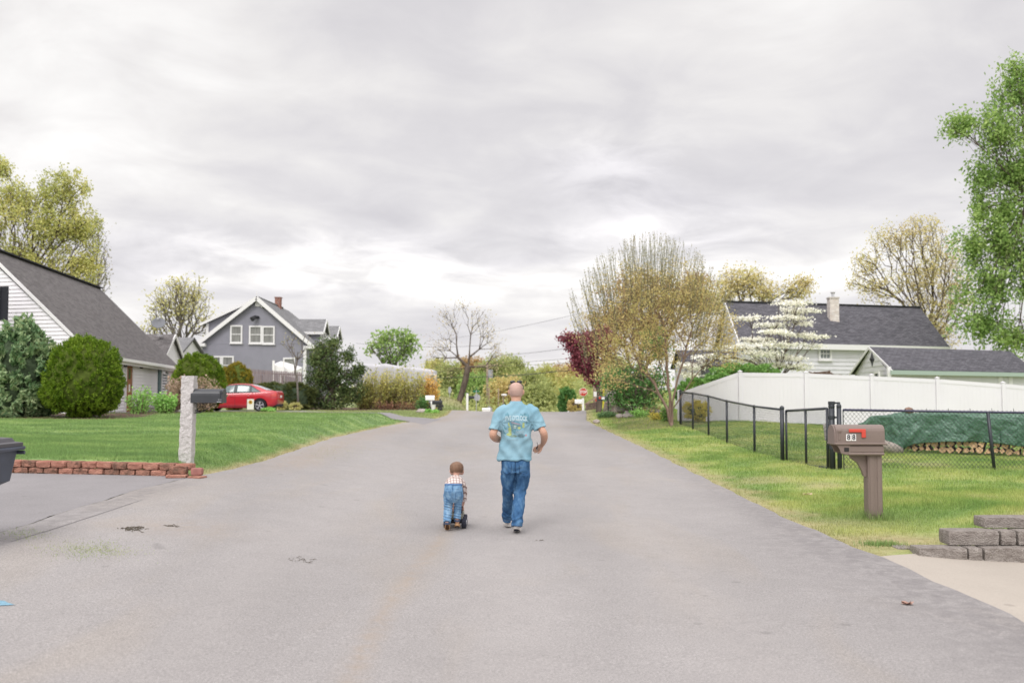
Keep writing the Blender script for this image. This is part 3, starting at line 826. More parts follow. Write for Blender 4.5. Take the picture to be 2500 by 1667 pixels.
def clipped(name, label, cat, Y, cx, cy, rx, ry, leafm, core, seed=0, n=14000, lsize=.09, group=None, rough=.09, depth=1., flat=0, dirs=.8, stem=True, thick=.16, power=1.0, lump=1.0, aspect=.55, skirt=None, puff=46, bulge=1.):
    """a dense shrub: thousands of small shoots over a lumpy body"""
    rg = np.random.default_rng(seed)
    c = np.array(P(cx, cy, Y)); a = rx * scale(Y); h = ry * scale(Y)
    gz = Zs(c[0], c[1])
    root = thing(name, label, cat, (c[0], c[1], gz), group)
    def surf(d):
        s = 1 + rough * lump * (np.sin(d[:, 0] * 5 + seed) * np.cos(d[:, 2] * 4.3 + seed * 2) + .7 * np.sin(d[:, 1] * 7 + d[:, 0] * 6 + seed) + .5 * np.sin(d[:, 2] * 11 + d[:, 0] * 9) + .4 * np.cos(d[:, 0] * 19 + d[:, 2] * 17))
        if skirt: s = s * np.where(d[:, 2] < skirt[0], 1 - skirt[1] * (np.maximum(0, skirt[0] - d[:, 2]) ** 1.3), 1)
        return s[:, None]
    npf = max(30, n // puff)
    pd = rg.normal(0, 1, (npf, 3)); pd /= np.linalg.norm(pd, axis=1, keepdims=True)
    pid = rg.integers(0, npf, n); poff = (rg.uniform(-.09, .05, npf) * bulge)[pid][:, None]
    d = pd[pid] + rg.normal(0, 1, (n, 3)) * (.85 / math.sqrt(npf)); d /= np.linalg.norm(d, axis=1, keepdims=True)
    if power != 1: d = np.sign(d) * np.abs(d) ** power
    t = 1 - thick * rg.uniform(0, 1, (n, 1)) ** 1.6 + .025 * rg.normal(0, 1, (n, 1)) + poff
    rad = np.array([a, a * depth, h])
    Cc = c + d * surf(d) * t * rad
    k = Cc[:, 2] > gz + .02; Cc = Cc[k]; dd = (d * np.array([1, 1, 1]))[k]
    V = leafquads(Cc, lsize, rg, .1, dirs=dd * dirs + np.array([0, 0, .35]), aspect=aspect)
    np_mesh('foliage', V, np.arange(len(V)), 4, leafm, root)
    # inner twig mass
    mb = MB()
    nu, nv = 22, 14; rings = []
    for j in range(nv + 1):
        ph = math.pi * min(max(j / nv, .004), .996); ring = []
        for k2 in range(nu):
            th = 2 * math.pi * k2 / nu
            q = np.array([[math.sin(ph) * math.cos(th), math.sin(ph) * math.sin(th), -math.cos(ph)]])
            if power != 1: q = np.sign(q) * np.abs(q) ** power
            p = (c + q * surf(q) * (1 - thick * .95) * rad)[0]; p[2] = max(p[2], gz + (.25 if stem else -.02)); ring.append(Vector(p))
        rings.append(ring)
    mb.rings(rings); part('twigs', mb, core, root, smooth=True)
    if stem:
        mb = MB()
        for i in range(4):
            q = rg.normal(0, .12, 2) * a
            mb.tube([(c[0] + q[0], c[1] + q[1], gz - .1), (c[0] + q[0] * 3, c[1] + q[1] * 3, gz + h * .7)], [.09 * a ** .5, .05], 7)
        part('stem', mb, M['bark'], root, smooth=True)
    return root

LM = {}
kf = .86
LM['oak'] = leafmat('oak_leaves', [S(132, 142, 74, kf), S(162, 168, 86, kf), S(186, 184, 100, kf), S(200, 188, 116, kf)], .25, .4)
LM['pale'] = leafmat('pale_spring_leaves', [S(150, 150, 92, kf), S(184, 180, 112, kf), S(204, 196, 124, kf)], .3, .4)
LM['green'] = leafmat('maple_leaves', [S(88, 120, 54, kf), S(112, 146, 66, kf), S(138, 168, 84, kf), S(158, 180, 98, kf)], .35, .4, grey=.16)
LM['yellowgreen'] = leafmat('yellow_green_leaves', [S(124, 140, 76, kf), S(152, 164, 84, kf), S(180, 182, 100, kf)], .06, .45, grey=.26)
LM['brownish'] = leafmat('bronze_leaves', [S(138, 110, 72, kf), S(168, 138, 90, kf), S(188, 162, 104, kf)], .2, .4)
LM['olive'] = leafmat('olive_tan_leaves', [S(156, 136, 84, kf), S(184, 164, 100, kf), S(200, 184, 114, kf), S(172, 176, 98, kf)], .5, .4)
LM['oaktan'] = leafmat('tan_oak_leaves', [S(160, 142, 98, kf), S(188, 172, 116, kf), S(202, 190, 130, kf), S(172, 176, 98, kf)], .3, .4)
LM['red'] = leafmat('dark_red_leaves', [S(104, 44, 58, kf), S(132, 60, 76, kf), S(160, 82, 98, kf)], .6, .3)
LM['bud'] = leafmat('buds', [S(120, 128, 86, kf), S(150, 146, 104, kf), S(170, 150, 120, kf)], .5, .3)
LM['bare'] = leafmat('tiny_spring_leaves', [S(160, 140, 112, kf), S(186, 168, 124, kf), S(176, 178, 112, kf)], .5, .3)
LM['white'] = leafmat('dogwood_blossom', [(.62, .62, .48, 1), (.84, .83, .78, 1), (.88, .86, .84, 1)], .8, .35)
LM['shrub'] = leafmat('shrub_leaves', [S(78, 124, 44, kf), S(104, 154, 58, kf), S(130, 178, 84, kf)], .8, .35)
LM['midgreen'] = leafmat('mid_green_leaves', [S(50, 98, 40, kf), S(76, 128, 54, kf), S(104, 156, 72, kf)], .8, .35)
LM['yew'] = leafmat('yew_needles', [S(62, 92, 18, kf), S(94, 124, 26, kf), S(128, 156, 38, kf), S(152, 176, 52, kf)], 1.6, .25, grey=.04, gain=.80)
LM['goldyew'] = leafmat('golden_yew_needles', [S(92, 92, 26, kf), S(128, 120, 34, kf), S(160, 148, 44, kf), S(176, 150, 50, kf)], 1.3, .25, grey=.04, gain=.80)
LM['rhodo'] = leafmat('rhododendron_leaves', [S(56, 92, 58, kf), S(84, 120, 76, kf), S(126, 152, 104, kf), S(160, 172, 124, kf)], 1.2, .2)
LM['hedge'] = leafmat('hedge_leaves', [S(52, 66, 30, kf), S(74, 88, 38, kf), S(112, 112, 46, kf)], 1.5, .25)
LM['juniper'] = leafmat('juniper_needles', [S(44, 66, 36, kf), S(62, 86, 42, kf), S(88, 108, 52, kf), S(116, 126, 58, kf)], .9, .25)
LM['pink'] = leafmat('pink_brown_leaves', [S(104, 106, 78, kf), S(140, 122, 98, kf), S(176, 148, 128, kf), S(216, 186, 176, kf)], 1.2, .3)
LM['brightgreen'] = leafmat('fresh_green_leaves', [S(96, 150, 52, kf), S(128, 184, 76, kf), S(160, 206, 104, kf)], 1.0, .4)
LM['forsythia'] = leafmat('forsythia_leaves', [S(128, 136, 66, kf), S(156, 160, 78, kf), S(184, 178, 86, kf), S(206, 186, 92, kf)], .45, .4)
LM['forsythia_gold'] = leafmat('forsythia_flowers', [S(186, 164, 72, kf), S(216, 178, 78, kf), S(226, 190, 96, kf)], .5, .4)
LM['redbrown'] = leafmat('russet_leaves', [S(112, 82, 62, kf), S(140, 92, 70, kf), S(124, 122, 76, kf)], 1.5, .3)
LM['pine'] = leafmat('pine_needles', [S(70, 90, 66, kf), S(90, 110, 80, kf), S(110, 128, 92, kf)], .3, .2)
LM['iris'] = leafmat('blade_leaves', [S(78, 130, 70, kf), S(104, 150, 92, kf), S(130, 172, 108, kf)], 2, .35)
LM['yellowpatch'] = leafmat('yellow_flowers', [S(170, 160, 40, kf), S(206, 190, 50, kf), S(140, 150, 50, kf)], 2, .35)
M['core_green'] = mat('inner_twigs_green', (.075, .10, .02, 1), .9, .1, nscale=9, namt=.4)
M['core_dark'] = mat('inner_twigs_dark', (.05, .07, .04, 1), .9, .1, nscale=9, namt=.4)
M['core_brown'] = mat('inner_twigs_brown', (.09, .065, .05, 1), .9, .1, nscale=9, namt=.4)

# --- trees, left
tree('oak_tree', 'large olive green oak behind the ridge of the white house at the left edge', 'tree', 75, (20, 1000),
     [(150, 470, 70, 65), (40, 500, 80, 60), (-60, 540, 90, 120), (110, 560, 110, 70), (60, 640, 110, 70), (190, 560, 60, 60), (205, 650, 50, 60), (150, 690, 70, 60), (10, 420, 22, 35), (-40, 700, 120, 90)],
     LM['oak'], M['bark'], ntgt=2300, nleaf=32, lsize=.20, lsig=.22, lsz=1.2, rtip=.013, rmax=.34, trunk=[(25, 800), (60, 680)], seg=.9, depth=.75, seed=1, hollow=.2)
tree('oak_tree', 'sparse twiggy tree half hidden at the right side of the left oak', 'tree', 82, (225, 1000),
     [(235, 560, 28, 50), (245, 640, 30, 70), (230, 700, 40, 50)], LM['bud'], M['bark_grey'], ntgt=420, nleaf=3, lsize=.20, lsig=.3, rtip=.014, rmax=.2, trunk=[(215, 760)], seg=.8, seed=2, hollow=.2)
tree('birch_tree', 'thin pale yellow tree behind the satellite dish', 'tree', 95, (440, 1000),
     [(440, 760, 80, 75), (400, 740, 50, 40), (470, 730, 45, 55), (430, 700, 45, 30), (385, 800, 50, 40), (500, 790, 34, 40)],
     LM['pale'], M['bark_grey'], ntgt=950, nleaf=5.5, lsize=.25, lsig=.34, rtip=.02, rmax=.28, trunk=[(438, 870)], seg=1., depth=.8, seed=3, bf=.75, hollow=.1)
tree('maple_tree', 'small bright green tree behind the white covered trailer', 'tree', 96, (962, 1000),
     [(962, 850, 44, 36), (925, 850, 30, 22), (1000, 845, 22, 28), (940, 825, 22, 16), (985, 820, 22, 12), (960, 880, 34, 16)],
     LM['green'], M['bark_grey'], ntgt=330, nleaf=9, lsize=.34, lsig=.32, rtip=.02, rmax=.2, trunk=[(962, 905)], seg=.9, seed=4, hollow=.55)
tree('bare_tree', 'leaning bare tree with brown trunk and few buds left of the utility pole', 'tree', 86, (1120, 980),
     [(1105, 790, 34, 45), (1085, 770, 22, 30), (1170, 790, 38, 40), (1195, 820, 24, 34), (1075, 850, 36, 50), (1210, 870, 20, 36), (1130, 750, 30, 22), (1165, 762, 20, 18), (1200, 895, 26, 22), (1100, 905, 36, 14), (1060, 880, 22, 50), (1215, 850, 16, 50)],
     LM['bare'], M['bark'], ntgt=720, nleaf=3.2, lsize=.14, lsig=.34, rtip=.0075, rmax=.27, trunk=[(1137, 925), (1142, 895), (1146, 872)], seg=.8, seed=9, bf=.62, jit=.14, ex=.42, hollow=.1)
tree('dead_sapling', 'thin bare sapling with three stems in front of the lavender house', 'tree', 57.5, (726, 1000),
     [(722, 850, 26, 40), (700, 830, 18, 30), (745, 840, 14, 34)], LM['bud'], M['bark_grey'], ntgt=46, nleaf=3, lsize=.11, lsig=.2, rtip=.012, rmax=.06, trunk=[(726, 940), (720, 905)], seg=.5, seed=6)
# --- trees, right
tree('crabapple_tree', 'wide fan shaped tree with many brown stems beside the end of the white fence', 'tree', 34, (1640, 1044),
     [(1590, 760, 175, 120), (1500, 800, 110, 70), (1680, 790, 110, 80), (1600, 700, 150, 70), (1730, 830, 60, 60), (1480, 850, 45, 50), (1560, 860, 110, 60), (1490, 915, 56, 44), (1760, 800, 46, 60), (1775, 865, 40, 36), (1700, 720, 60, 50)],
     LM['olive'], M['bark_tan'], ntgt=2100, nleaf=21, lsize=.06, lsig=.13, rtip=.0028, rmax=.13, trunk=[(1630, 1000), (1585, 920), (1545, 860)], seg=.3, depth=.75, seed=12, bf=.62, ex=.46, jit=.10, hollow=.3,
     stems=[[(1636, 985, .1), (1628, 900, .2), (1622, 800, .3)], [(1642, 980, -.1), (1662, 900, -.2), (1690, 800, -.3)], [(1640, 1000, .3), (1690, 925, .5), (1745, 865, .6)], [(1622, 985, -.3), (1570, 930, -.7), (1500, 890, -1)], [(1634, 960, .5), (1600, 850, 1), (1580, 740, 1.2)]])
rg0 = np.random.default_rng(5)
# upright bare whips of the same tree: they rise over the crown
def whips(root, Y, n, seed):
    rg = np.random.default_rng(seed); A = []; PR = []; RR = []; LC = []
    off = origin(root)
    for i in range(n):
        t = rg.uniform(0, 1); px = 1385 + t * 410; cxn = (px - 1590) / 205
        top = 562 + 150 * cxn ** 2 + abs(rg.normal(0, 28)); bot = top + rg.uniform(90, 190)
        y = Y + rg.uniform(-1.4, 1.4) * math.sqrt(max(.05, 1 - cxn ** 2))
        bx = px - cxn * 34 * 1.2 + rg.normal(0, 5); prev = -1
        p0 = np.array(P(bx, bot, y)); p1 = np.array(P(px + rg.normal(0, 4), top, y)); bow = rg.normal(0, .06, 3)
        for s in range(8):
            f = s / 7; A.append(p0 + (p1 - p0) * f + bow * f * (1 - f) * 4); PR.append(prev); prev = len(A) - 1; RR.append(.0060 * (1 - .75 * f) + .001)
            if s:
                for _ in range(5): LC.append(A[-2] + (A[-1] - A[-2]) * rg.uniform() + rg.normal(0, .018, 3))
    branches('whips', np.array(A), np.array(PR), np.array(RR), M['twig_green'], root, 3)
    V = leafquads(np.array(LC), .05, rg, .5); np_mesh('buds', V, np.arange(len(V)), 4, LM['bud'], root)
CR = [o for o in COL.objects if o.name.startswith('crabapple_tree')][0]
whips(CR, 34, 320, 3)
tree('red_maple', 'dark red leaved tree on the far left of the fan shaped tree', 'tree', 50, (1462, 1000),
     [(1412, 838, 42, 22), (1396, 828, 30, 10), (1425, 870, 36, 28), (1440, 900, 28, 28), (1425, 850, 40, 30), (1465, 830, 34, 30), (1452, 928, 14, 16), (1410, 890, 14, 18)],
     LM['red'], M['bark'], ntgt=760, nleaf=26, lsize=.14, lsig=.16, rtip=.008, rmax=.16, trunk=[(1468, 900)], seg=.5, seed=22, hollow=.1)
tree('bronze_maple', 'bronze leaved tree filling the middle behind the fan shaped tree', 'tree', 56, (1560, 1000),
     [(1560, 720, 90, 55), (1500, 780, 70, 60), (1620, 740, 70, 60), (1570, 800, 110, 70), (1690, 730, 50, 60), (1470, 850, 50, 50), (1700, 700, 36, 40)],
     LM['brownish'], M['bark'], ntgt=900, nleaf=24, lsize=.19, lsig=.27, rtip=.012, rmax=.25, trunk=[(1565, 880)], seg=.7, seed=23, hollow=.15)
tree('green_maple', 'dark green bushy tree low behind the stone pillar', 'tree', 42, (1545, 1015),
     [(1540, 940, 60, 50), (1500, 930, 40, 36), (1590, 930, 50, 50), (1600, 850, 40, 60), (1560, 980, 60, 24), (1515, 965, 36, 30)],
     LM['midgreen'], M['bark'], ntgt=700, nleaf=22, lsize=.11, lsig=.17, rtip=.008, rmax=.1, trunk=[(1548, 990)], seg=.5, seed=24, hollow=.1)
tree('shade_tree', 'tan leafed tree rising over the left end of the dark roof', 'tree', 88, (1830, 1000),
     [(1830, 690, 46, 40), (1870, 720, 40, 34), (1790, 700, 44, 46), (1940, 712, 40, 30), (1965, 690, 26, 20), (1750, 740, 50, 40)],
     LM['oaktan'], M['bark'], ntgt=1100, nleaf=12, lsize=.22, lsig=.42, rtip=.012, rmax=.24, trunk=[(1840, 800)], seg=1., seed=25, hollow=.2)
tree('dogwood_tree', 'white flowering dogwood in front of the dark roofed white house', 'tree', 47, (1905, 1000),
     [(1940, 742, 44, 7), (1955, 760, 50, 8, 1), (1925, 778, 50, 7), (1830, 777, 38, 5), (1885, 795, 46, 7, 1), (1960, 790, 30, 5), (1895, 812, 44, 7, -1), (1945, 818, 40, 5), (1990, 822, 30, 6), (1850, 830, 50, 7), (1905, 842, 60, 8, -1), (1800, 850, 56, 9), (1870, 862, 60, 8, -1), (1985, 845, 28, 5), (1745, 872, 50, 9), (1820, 880, 50, 8), (1925, 874, 50, 7), (1880, 893, 56, 8), (1700, 893, 46, 12), (1945, 895, 44, 8), (1680, 915, 34, 8)],
     LM['white'], M['bark'], ntgt=900, nleaf=19, lsize=.11, lsig=.17, lsz=.28, rtip=.006, rmax=.11, trunk=[(1903, 925), (1898, 880)], seg=.5, depth=.6, seed=31, hollow=0., up=1.4, aspect=.9)
dg = [o for o in COL.objects if o.name.startswith('dogwood_tree')][0]
tree('oak_tree', 'tan leafed oak standing behind the right end of the dark roof', 'tree', 80, (2270, 1000),
     [(2180, 590, 60, 50), (2120, 650, 46, 40), (2250, 580, 60, 60), (2150, 710, 60, 40), (2240, 680, 80, 70), (2300, 640, 60, 70), (2260, 760, 70, 70), (2330, 720, 50, 80), (2100, 690, 30, 26), (2290, 820, 50, 50)],
     LM['oaktan'], M['bark'], ntgt=2000, nleaf=14, lsize=.17, lsig=.26, rtip=.013, rmax=.34, trunk=[(2278, 850), (2262, 780)], seg=.9, seed=13, bf=.6, hollow=.25)
tree('maple_tree', 'tall bright green tree cut off by the right edge of the picture', 'tree', 62, (2560, 1000),
     [(2440, 330, 90, 90), (2350, 310, 55, 40), (2500, 230, 80, 90), (2470, 430, 90, 80), (2400, 440, 50, 50), (2540, 400, 120, 150), (2450, 520, 70, 60), (2395, 520, 34, 40), (2450, 600, 100, 80), (2380, 600, 60, 60), (2430, 700, 110, 90), (2520, 640, 120, 120), (2400, 790, 80, 50), (2480, 820, 80, 60), (2480, 180, 30, 40), (2620, 500, 150, 300)],
     LM['green'], M['bark'], ntgt=3200, nleaf=34, lsize=.21, lsig=.25, rtip=.010, rmax=.4, trunk=[(2545, 800), (2520, 600), (2510, 420)], seg=.9, depth=.7, seed=14, hollow=.05, bf=.8, lsz=1.2)
# --- far valley trees beyond the crest
far = [(1100, 935, 40, 50, 150, 'yellowgreen', 'yellow green tree farthest left in the valley, behind the small oblong sign'),
       (1160, 955, 44, 44, 138, 'green', 'green tree low in the valley behind the white sign post'),
       (1150, 905, 36, 30, 175, 'brownish', 'bronze rounded tree just behind the upper trunk of the leaning tree'),
       (1205, 915, 46, 46, 160, 'yellowgreen', 'big round yellow green tree behind the far utility pole'),
       (1245, 905, 36, 36, 172, 'yellowgreen', 'yellow green tree directly behind the man\'s head'),
       (1238, 965, 50, 40, 135, 'olive', 'tan and olive tree standing low behind the man\'s shoulders'),
       (1290, 945, 44, 42, 150, 'yellowgreen', 'yellow green tree just right of the man\'s head'),
       (1330, 930, 40, 36, 170, 'oak', 'olive green rounded tree in the valley between the man and the stop sign'),
       (1310, 975, 44, 34, 125, 'yellowgreen', 'low yellow green tree behind the man\'s right shoulder'),
       (1370, 925, 38, 32, 180, 'brownish', 'bronze tree in the valley below the dark red branches'),
       (1405, 920, 36, 34, 165, 'olive', 'tan tree in the valley behind the stop sign'),
       (1395, 960, 36, 36, 130, 'oak', 'olive tree low in the valley left of the stop sign'),
       (1440, 935, 34, 40, 140, 'olive', 'tan tree behind the wooden stair rail'),
       (1490, 920, 50, 50, 120, 'yellowgreen', 'yellow green tree behind the yellow post'),
       (1065, 915, 30, 40, 160, 'oak', 'olive tree just right of the white covered trailer')]
for i, (cx, cy, rx, ry, Y, lm, lab) in enumerate(far):
    bz = Zs(float(P(cx, 1000, Y).x), Y)
    tree('valley_tree', lab, 'tree', Y, (cx, 1000), [(cx, cy, rx, ry), (cx - rx * .4, cy + ry * .4, rx * .6, ry * .6), (cx + rx * .45, cy + ry * .3, rx * .55, ry * .6), (cx + rx * .1, cy + ry * .9, rx * .7, ry * .5)],
         LM[lm], M['bark_grey'], ntgt=420, nleaf=48, lsize=.36, lsig=.55, rtip=.03, rmax=.3, trunk=[(cx, cy + ry * .6)], seg=1.6, seed=40 + i, hollow=.35, sides=4, group='spring trees in the valley beyond the road', crown='crown')
def conifer(lab, cx, top, bot, Y, w, seed):
    rg = np.random.default_rng(seed); b = P(cx, bot, Y); gz = Zs(b.x, b.y); root = thing('pine_tree', lab, 'tree', (b.x, b.y, gz), 'dark pines on the skyline')
    zt = P(cx, top, Y).z; W_ = w * scale(Y)
    mb = MB(); mb.tube([(b.x, b.y, gz - .2), (b.x, b.y, zt)], [.3, .04], 6); part('trunk', mb, M['bark'], root)
    n = 2600; f = rg.uniform(0, 1, n) ** .8; z = zt - (zt - b.z) * f; a = rg.uniform(0, 2 * np.pi, n)
    lay = .75 + .25 * np.sin(f * 34 + a * 2); q = W_ * (f * .9 + .06) * lay * rg.uniform(.2, 1, n) ** .6
    Cc = np.c_[b.x + np.cos(a) * q, b.y + np.sin(a) * q, z - .15 * q]
    V = leafquads(Cc, .5, rg, .2, dirs=np.c_[np.cos(a), np.sin(a), -.1 + 0 * a], aspect=.4); np_mesh('crown', V, np.arange(len(V)), 4, LM['pine'], root)
for i, (cx, top, bot, Y, w, lab) in enumerate([(1042, 880, 960, 190, 16, 'dark pine on the skyline just right of the covered trailer'), (1068, 872, 960, 200, 12, 'narrow dark pine on the skyline left of the leaning tree'),
                                        (1116, 886, 960, 200, 17, 'dark pine behind the fork of the leaning tree'), (1300, 896, 970, 230, 26, 'wide dark pine on the skyline right of the man\'s head'),
                                        (1343, 900, 970, 240, 14, 'small dark pine on the skyline left of the stop sign'), (1398, 906, 970, 230, 12, 'small dark pine above the stop sign')]):
    conifer(lab, cx, top, bot, Y, w, 70 + i)
# undergrowth on the falling slope beyond the crest
rgu = np.random.default_rng(90); n = 60000
ux = rgu.uniform(-17, 16, n); uy = rgu.uniform(98, 150, n); uz = Z(ux, uy) + np.abs(rgu.normal(0, 1, n)) * (1.0 + .8 * np.sin(ux * .5) * np.cos(uy * .2))
V = leafquads(np.c_[ux, uy, uz], .36, rgu, .4); o = np_mesh('undergrowth', V, np.arange(len(V)), 4, LM['yellowgreen']); tag(o, 'low yellow green brush filling the slope beyond the crest of the road', 'undergrowth', kind='stuff')

# --- shrubs, left
clipped('rhododendron', 'big grey green rhododendron at the left edge before the white gable', 'shrub', 31.2, 48, 930, 88, 142, LM['rhodo'], M['core_dark'], 1, n=24000, lsize=.19, rough=.10, thick=.26, stem=False, dirs=.5, aspect=.38)
clipped('yew_shrub', 'largest round clipped green yew with bare lower stems before the white house', 'shrub', 31, 204, 936, 93, 116, LM['yew'], M['core_green'], 2, n=60000, lsize=.068, rough=.05, thick=.10, puff=44, bulge=.6, dirs=1.0, aspect=.4, skirt=(-.25, .45))
shoots('young_shrub', 'thin fresh green shrub right of the largest yew', 'shrub', 36, (342, 1006), 74, 74, 44, LM['brightgreen'], M['bark_tan'], 3, fan=.6, lsize=.10, lps=26, aspect=.6, jitl=.07)
shoots('young_shrub', 'fresh green shrub with tan lower stems under the shuttered window', 'shrub', 38.5, (402, 1006), 66, 58, 46, LM['brightgreen'], M['bark_tan'], 4, fan=.6, lsize=.11, lps=34, aspect=.6, jitl=.08)
clipped('azalea_shrub', 'pinkish brown azalea behind the granite mailbox post', 'shrub', 41, 470, 966, 70, 46, LM['pink'], M['core_brown'], 5, n=5200, lsize=.10, rough=.14, thick=.5, dirs=.5, aspect=.6, skirt=(-.2, .35))
clipped('yew_shrub', 'tall domed yew behind the azalea and left of the red car', 'shrub', 47, 484, 938, 64, 76, LM['yew'], M['core_green'], 6, n=30000, lsize=.09, rough=.035, thick=.10, bulge=.7, stem=False, dirs=1., aspect=.4)
clipped('yew_shrub', 'golden green domed yew behind the roof of the red car', 'shrub', 57, 576, 945, 40, 60, LM['goldyew'], M['core_green'], 7, n=16000, lsize=.11, rough=.035, thick=.10, bulge=.7, stem=False, dirs=1., aspect=.4)
clipped('hedge', 'long dark clipped hedge behind the red car and below the wooden fence', 'hedge', 59, 690, 970, 80, 36, LM['hedge'], M['core_dark'], 8, n=15000, lsize=.12, rough=.03, thick=.16, stem=False, dirs=1., aspect=.4, power=.62, depth=.35)
tree('juniper_tree', 'dark ragged evergreen left of the white covered trailer', 'tree', 60, (812, 1003),
     [(812, 900, 56, 60), (790, 860, 34, 36), (840, 950, 52, 44), (770, 960, 44, 36), (800, 985, 60, 24), (870, 910, 22, 24), (850, 870, 18, 22), (780, 920, 36, 30), (818, 838, 14, 16), (878, 900, 12, 14), (750, 990, 30, 16), (770, 880, 22, 20)],
     LM['juniper'], M['bark'], ntgt=1200, nleaf=26, lsize=.17, lsig=.16, rtip=.01, rmax=.16, trunk=[(812, 950), (810, 890)], seg=.5, seed=51, bf=.6, hollow=.05, aspect=.4)
fs = [(915, 78, 112, 'forsythia', 'yellow green forsythia bush nearest the dark evergreen'), (958, 76, 122, 'forsythia', 'tall olive forsythia bush in the middle before the covered trailer'),
      (1005, 76, 116, 'forsythia', 'yellow forsythia bush below the small window of the covered trailer'), (1048, 50, 100, 'forsythia_gold', 'orange yellow forsythia bush at the right end of the covered trailer'), (890, 54, 84, 'forsythia', 'short forsythia bush at the foot of the dark evergreen')]
for i, (cx, w, h, lm, lab) in enumerate(fs):
    shoots('forsythia_bush', lab, 'bush', 61.5 + (i % 2) * .8, (cx, 1003), w, h, 105, LM[lm], M['bark_tan'], 20 + i, fan=.55, lsize=.14, lps=34, group='forsythia bushes before the covered trailer', hvar=.45, aspect=.5, jitl=.1)
shoots('russet_shrub', 'low russet shrub at the foot of the forsythia bushes', 'shrub', 59.6, (968, 1006), 130, 26, 70, LM['redbrown'], M['bark'], 30, fan=.3, lsize=.11, lps=18, hvar=.6, depth=.3)
shoots('low_shrub', 'small green shrub beside the post of the white mailbox', 'shrub', 58.5, (1030, 1004), 40, 34, 30, LM['midgreen'], M['bark'], 31, fan=.5, lsize=.12, lps=30, jitl=.1)
clipped('daylily_clump', 'bright green clump of leaves below the white mailbox', 'plant', 50, 1053, 1009, 17, 10, LM['brightgreen'], M['core_green'], 32, n=1500, lsize=.16, stem=False, thick=.5, dirs=.5)
clipped('daylily_clump', 'bright green clump of leaves beside the rear wheel of the red car', 'plant', 49.5, 656, 1003, 19, 8, LM['brightgreen'], M['core_green'], 33, n=1500, lsize=.14, stem=False, thick=.5, dirs=.5)
clipped('perennial_clump', 'small pale green clump right of the red car bumper', 'plant', 57, 690, 992, 13, 12, LM['pale'], M['core_brown'], 34, n=900, lsize=.13, stem=False, thick=.5)
clipped('perennial_clump', 'tan green clump between the red car and the dark evergreen', 'plant', 57, 722, 993, 16, 11, LM['pale'], M['core_brown'], 35, n=900, lsize=.13, stem=False, thick=.5)
# --- shrubs, right
clipped('hedge', 'rounded green hedge rising behind the left panels of the white fence', 'hedge', 40.5, 1815, 945, 100, 58, LM['shrub'], M['core_green'], 36, n=18000, lsize=.11, rough=.06, thick=.2, stem=False, depth=.4)
clipped('hedge', 'low green hedge behind the sloping end panel of the white fence', 'hedge', 41, 1705, 965, 55, 42, LM['shrub'], M['core_green'], 37, n=9000, lsize=.11, rough=.08, thick=.22, stem=False, depth=.5)
clipped('garden_bush', 'bright green bush at the crest of the road left of the stop sign', 'bush', 82, 1384, 985, 22, 40, LM['midgreen'], M['core_green'], 38, n=5000, lsize=.22, rough=.10, thick=.3, stem=False)
clipped('garden_bush', 'olive bush directly left of the white mailbox on the white post', 'bush', 74, 1402, 993, 18, 20, LM['olive'], M['core_brown'], 39, n=3500, lsize=.18, rough=.12, thick=.4, stem=False)
clipped('garden_bush', 'yellow flowering bush behind the chain link fence near its far end', 'bush', 36, 1700, 1002, 34, 26, LM['yellowpatch'], M['core_green'], 41, n=4200, lsize=.07, rough=.10, thick=.4, stem=False)
shoots('iris_clump', 'blue green bladed plants at the foot of the stone pillar', 'plant', 43.5, (1482, 1031), 56, 17, 260, LM['iris'], M['twig_green'], 42, fan=.25, lsize=.13, lps=6, depth=.4, r=.006, aspect=.2, jitl=.03)
shoots('garden_plant', 'light green leafy plant between the rock pile and the tree trunks', 'plant', 41, (1560, 1032), 50, 22, 60, LM['brightgreen'], M['twig_green'], 43, fan=.5, lsize=.08, lps=16, jitl=.05)
shoots('garden_plant', 'yellow green leafy plant at the foot of the fan shaped tree', 'plant', 38, (1605, 1040), 44, 20, 50, LM['yellowpatch'], M['twig_green'], 44, fan=.5, lsize=.07, lps=16, jitl=.05)
shoots('garden_plant', 'taller green plant between the trunk and the fence end post', 'plant', 36.5, (1630, 1040), 36, 46, 44, LM['shrub'], M['twig_green'], 45, fan=.5, lsize=.08, lps=22, jitl=.06)
shoots('garden_plant', 'tan and green plant behind the rock pile', 'plant', 44, (1585, 1018), 66, 30, 70, LM['pale'], M['bark_tan'], 46, fan=.4, lsize=.08, lps=18, jitl=.06)
# ------------------------------------------------------------------ houses
def siding(mb, p, q, z0, z1, out, apex=None, h=.14, proud=.034):
    """clapboards between p and q (xy), z0..z1, optionally a gable up to apex=(t, z); out = outward xy normal"""
    p = Vector((p[0], p[1], 0)); q = Vector((q[0], q[1], 0)); o = Vector((out[0], out[1], 0)).normalized()
    zt = apex[1] if apex else z1
    z = z0
    def span(zz):
        if zz <= z1 or not apex: return 0., 1.
        f = (zz - z1) / (apex[1] - z1); return apex[0] * f, 1 - (1 - apex[0]) * f
    def pt(t, zz, d): 
        v = p + (q - p) * t + o * d; return (v.x, v.y, zz)
    while z < zt - 1e-4:
        zn = min(z + h, zt)
        if z < z1 < zn: zn = z1
        a0, b0 = span(z); a1, b1 = span(zn)
        mb.quad(pt(a0, z, proud), pt(b0, z, proud), pt(b1, zn, 0), pt(a1, zn, 0))
        mb.quad(pt(a0, z, 0), pt(b0, z, 0), pt(b0, z, proud), pt(a0, z, proud))
        z = zn
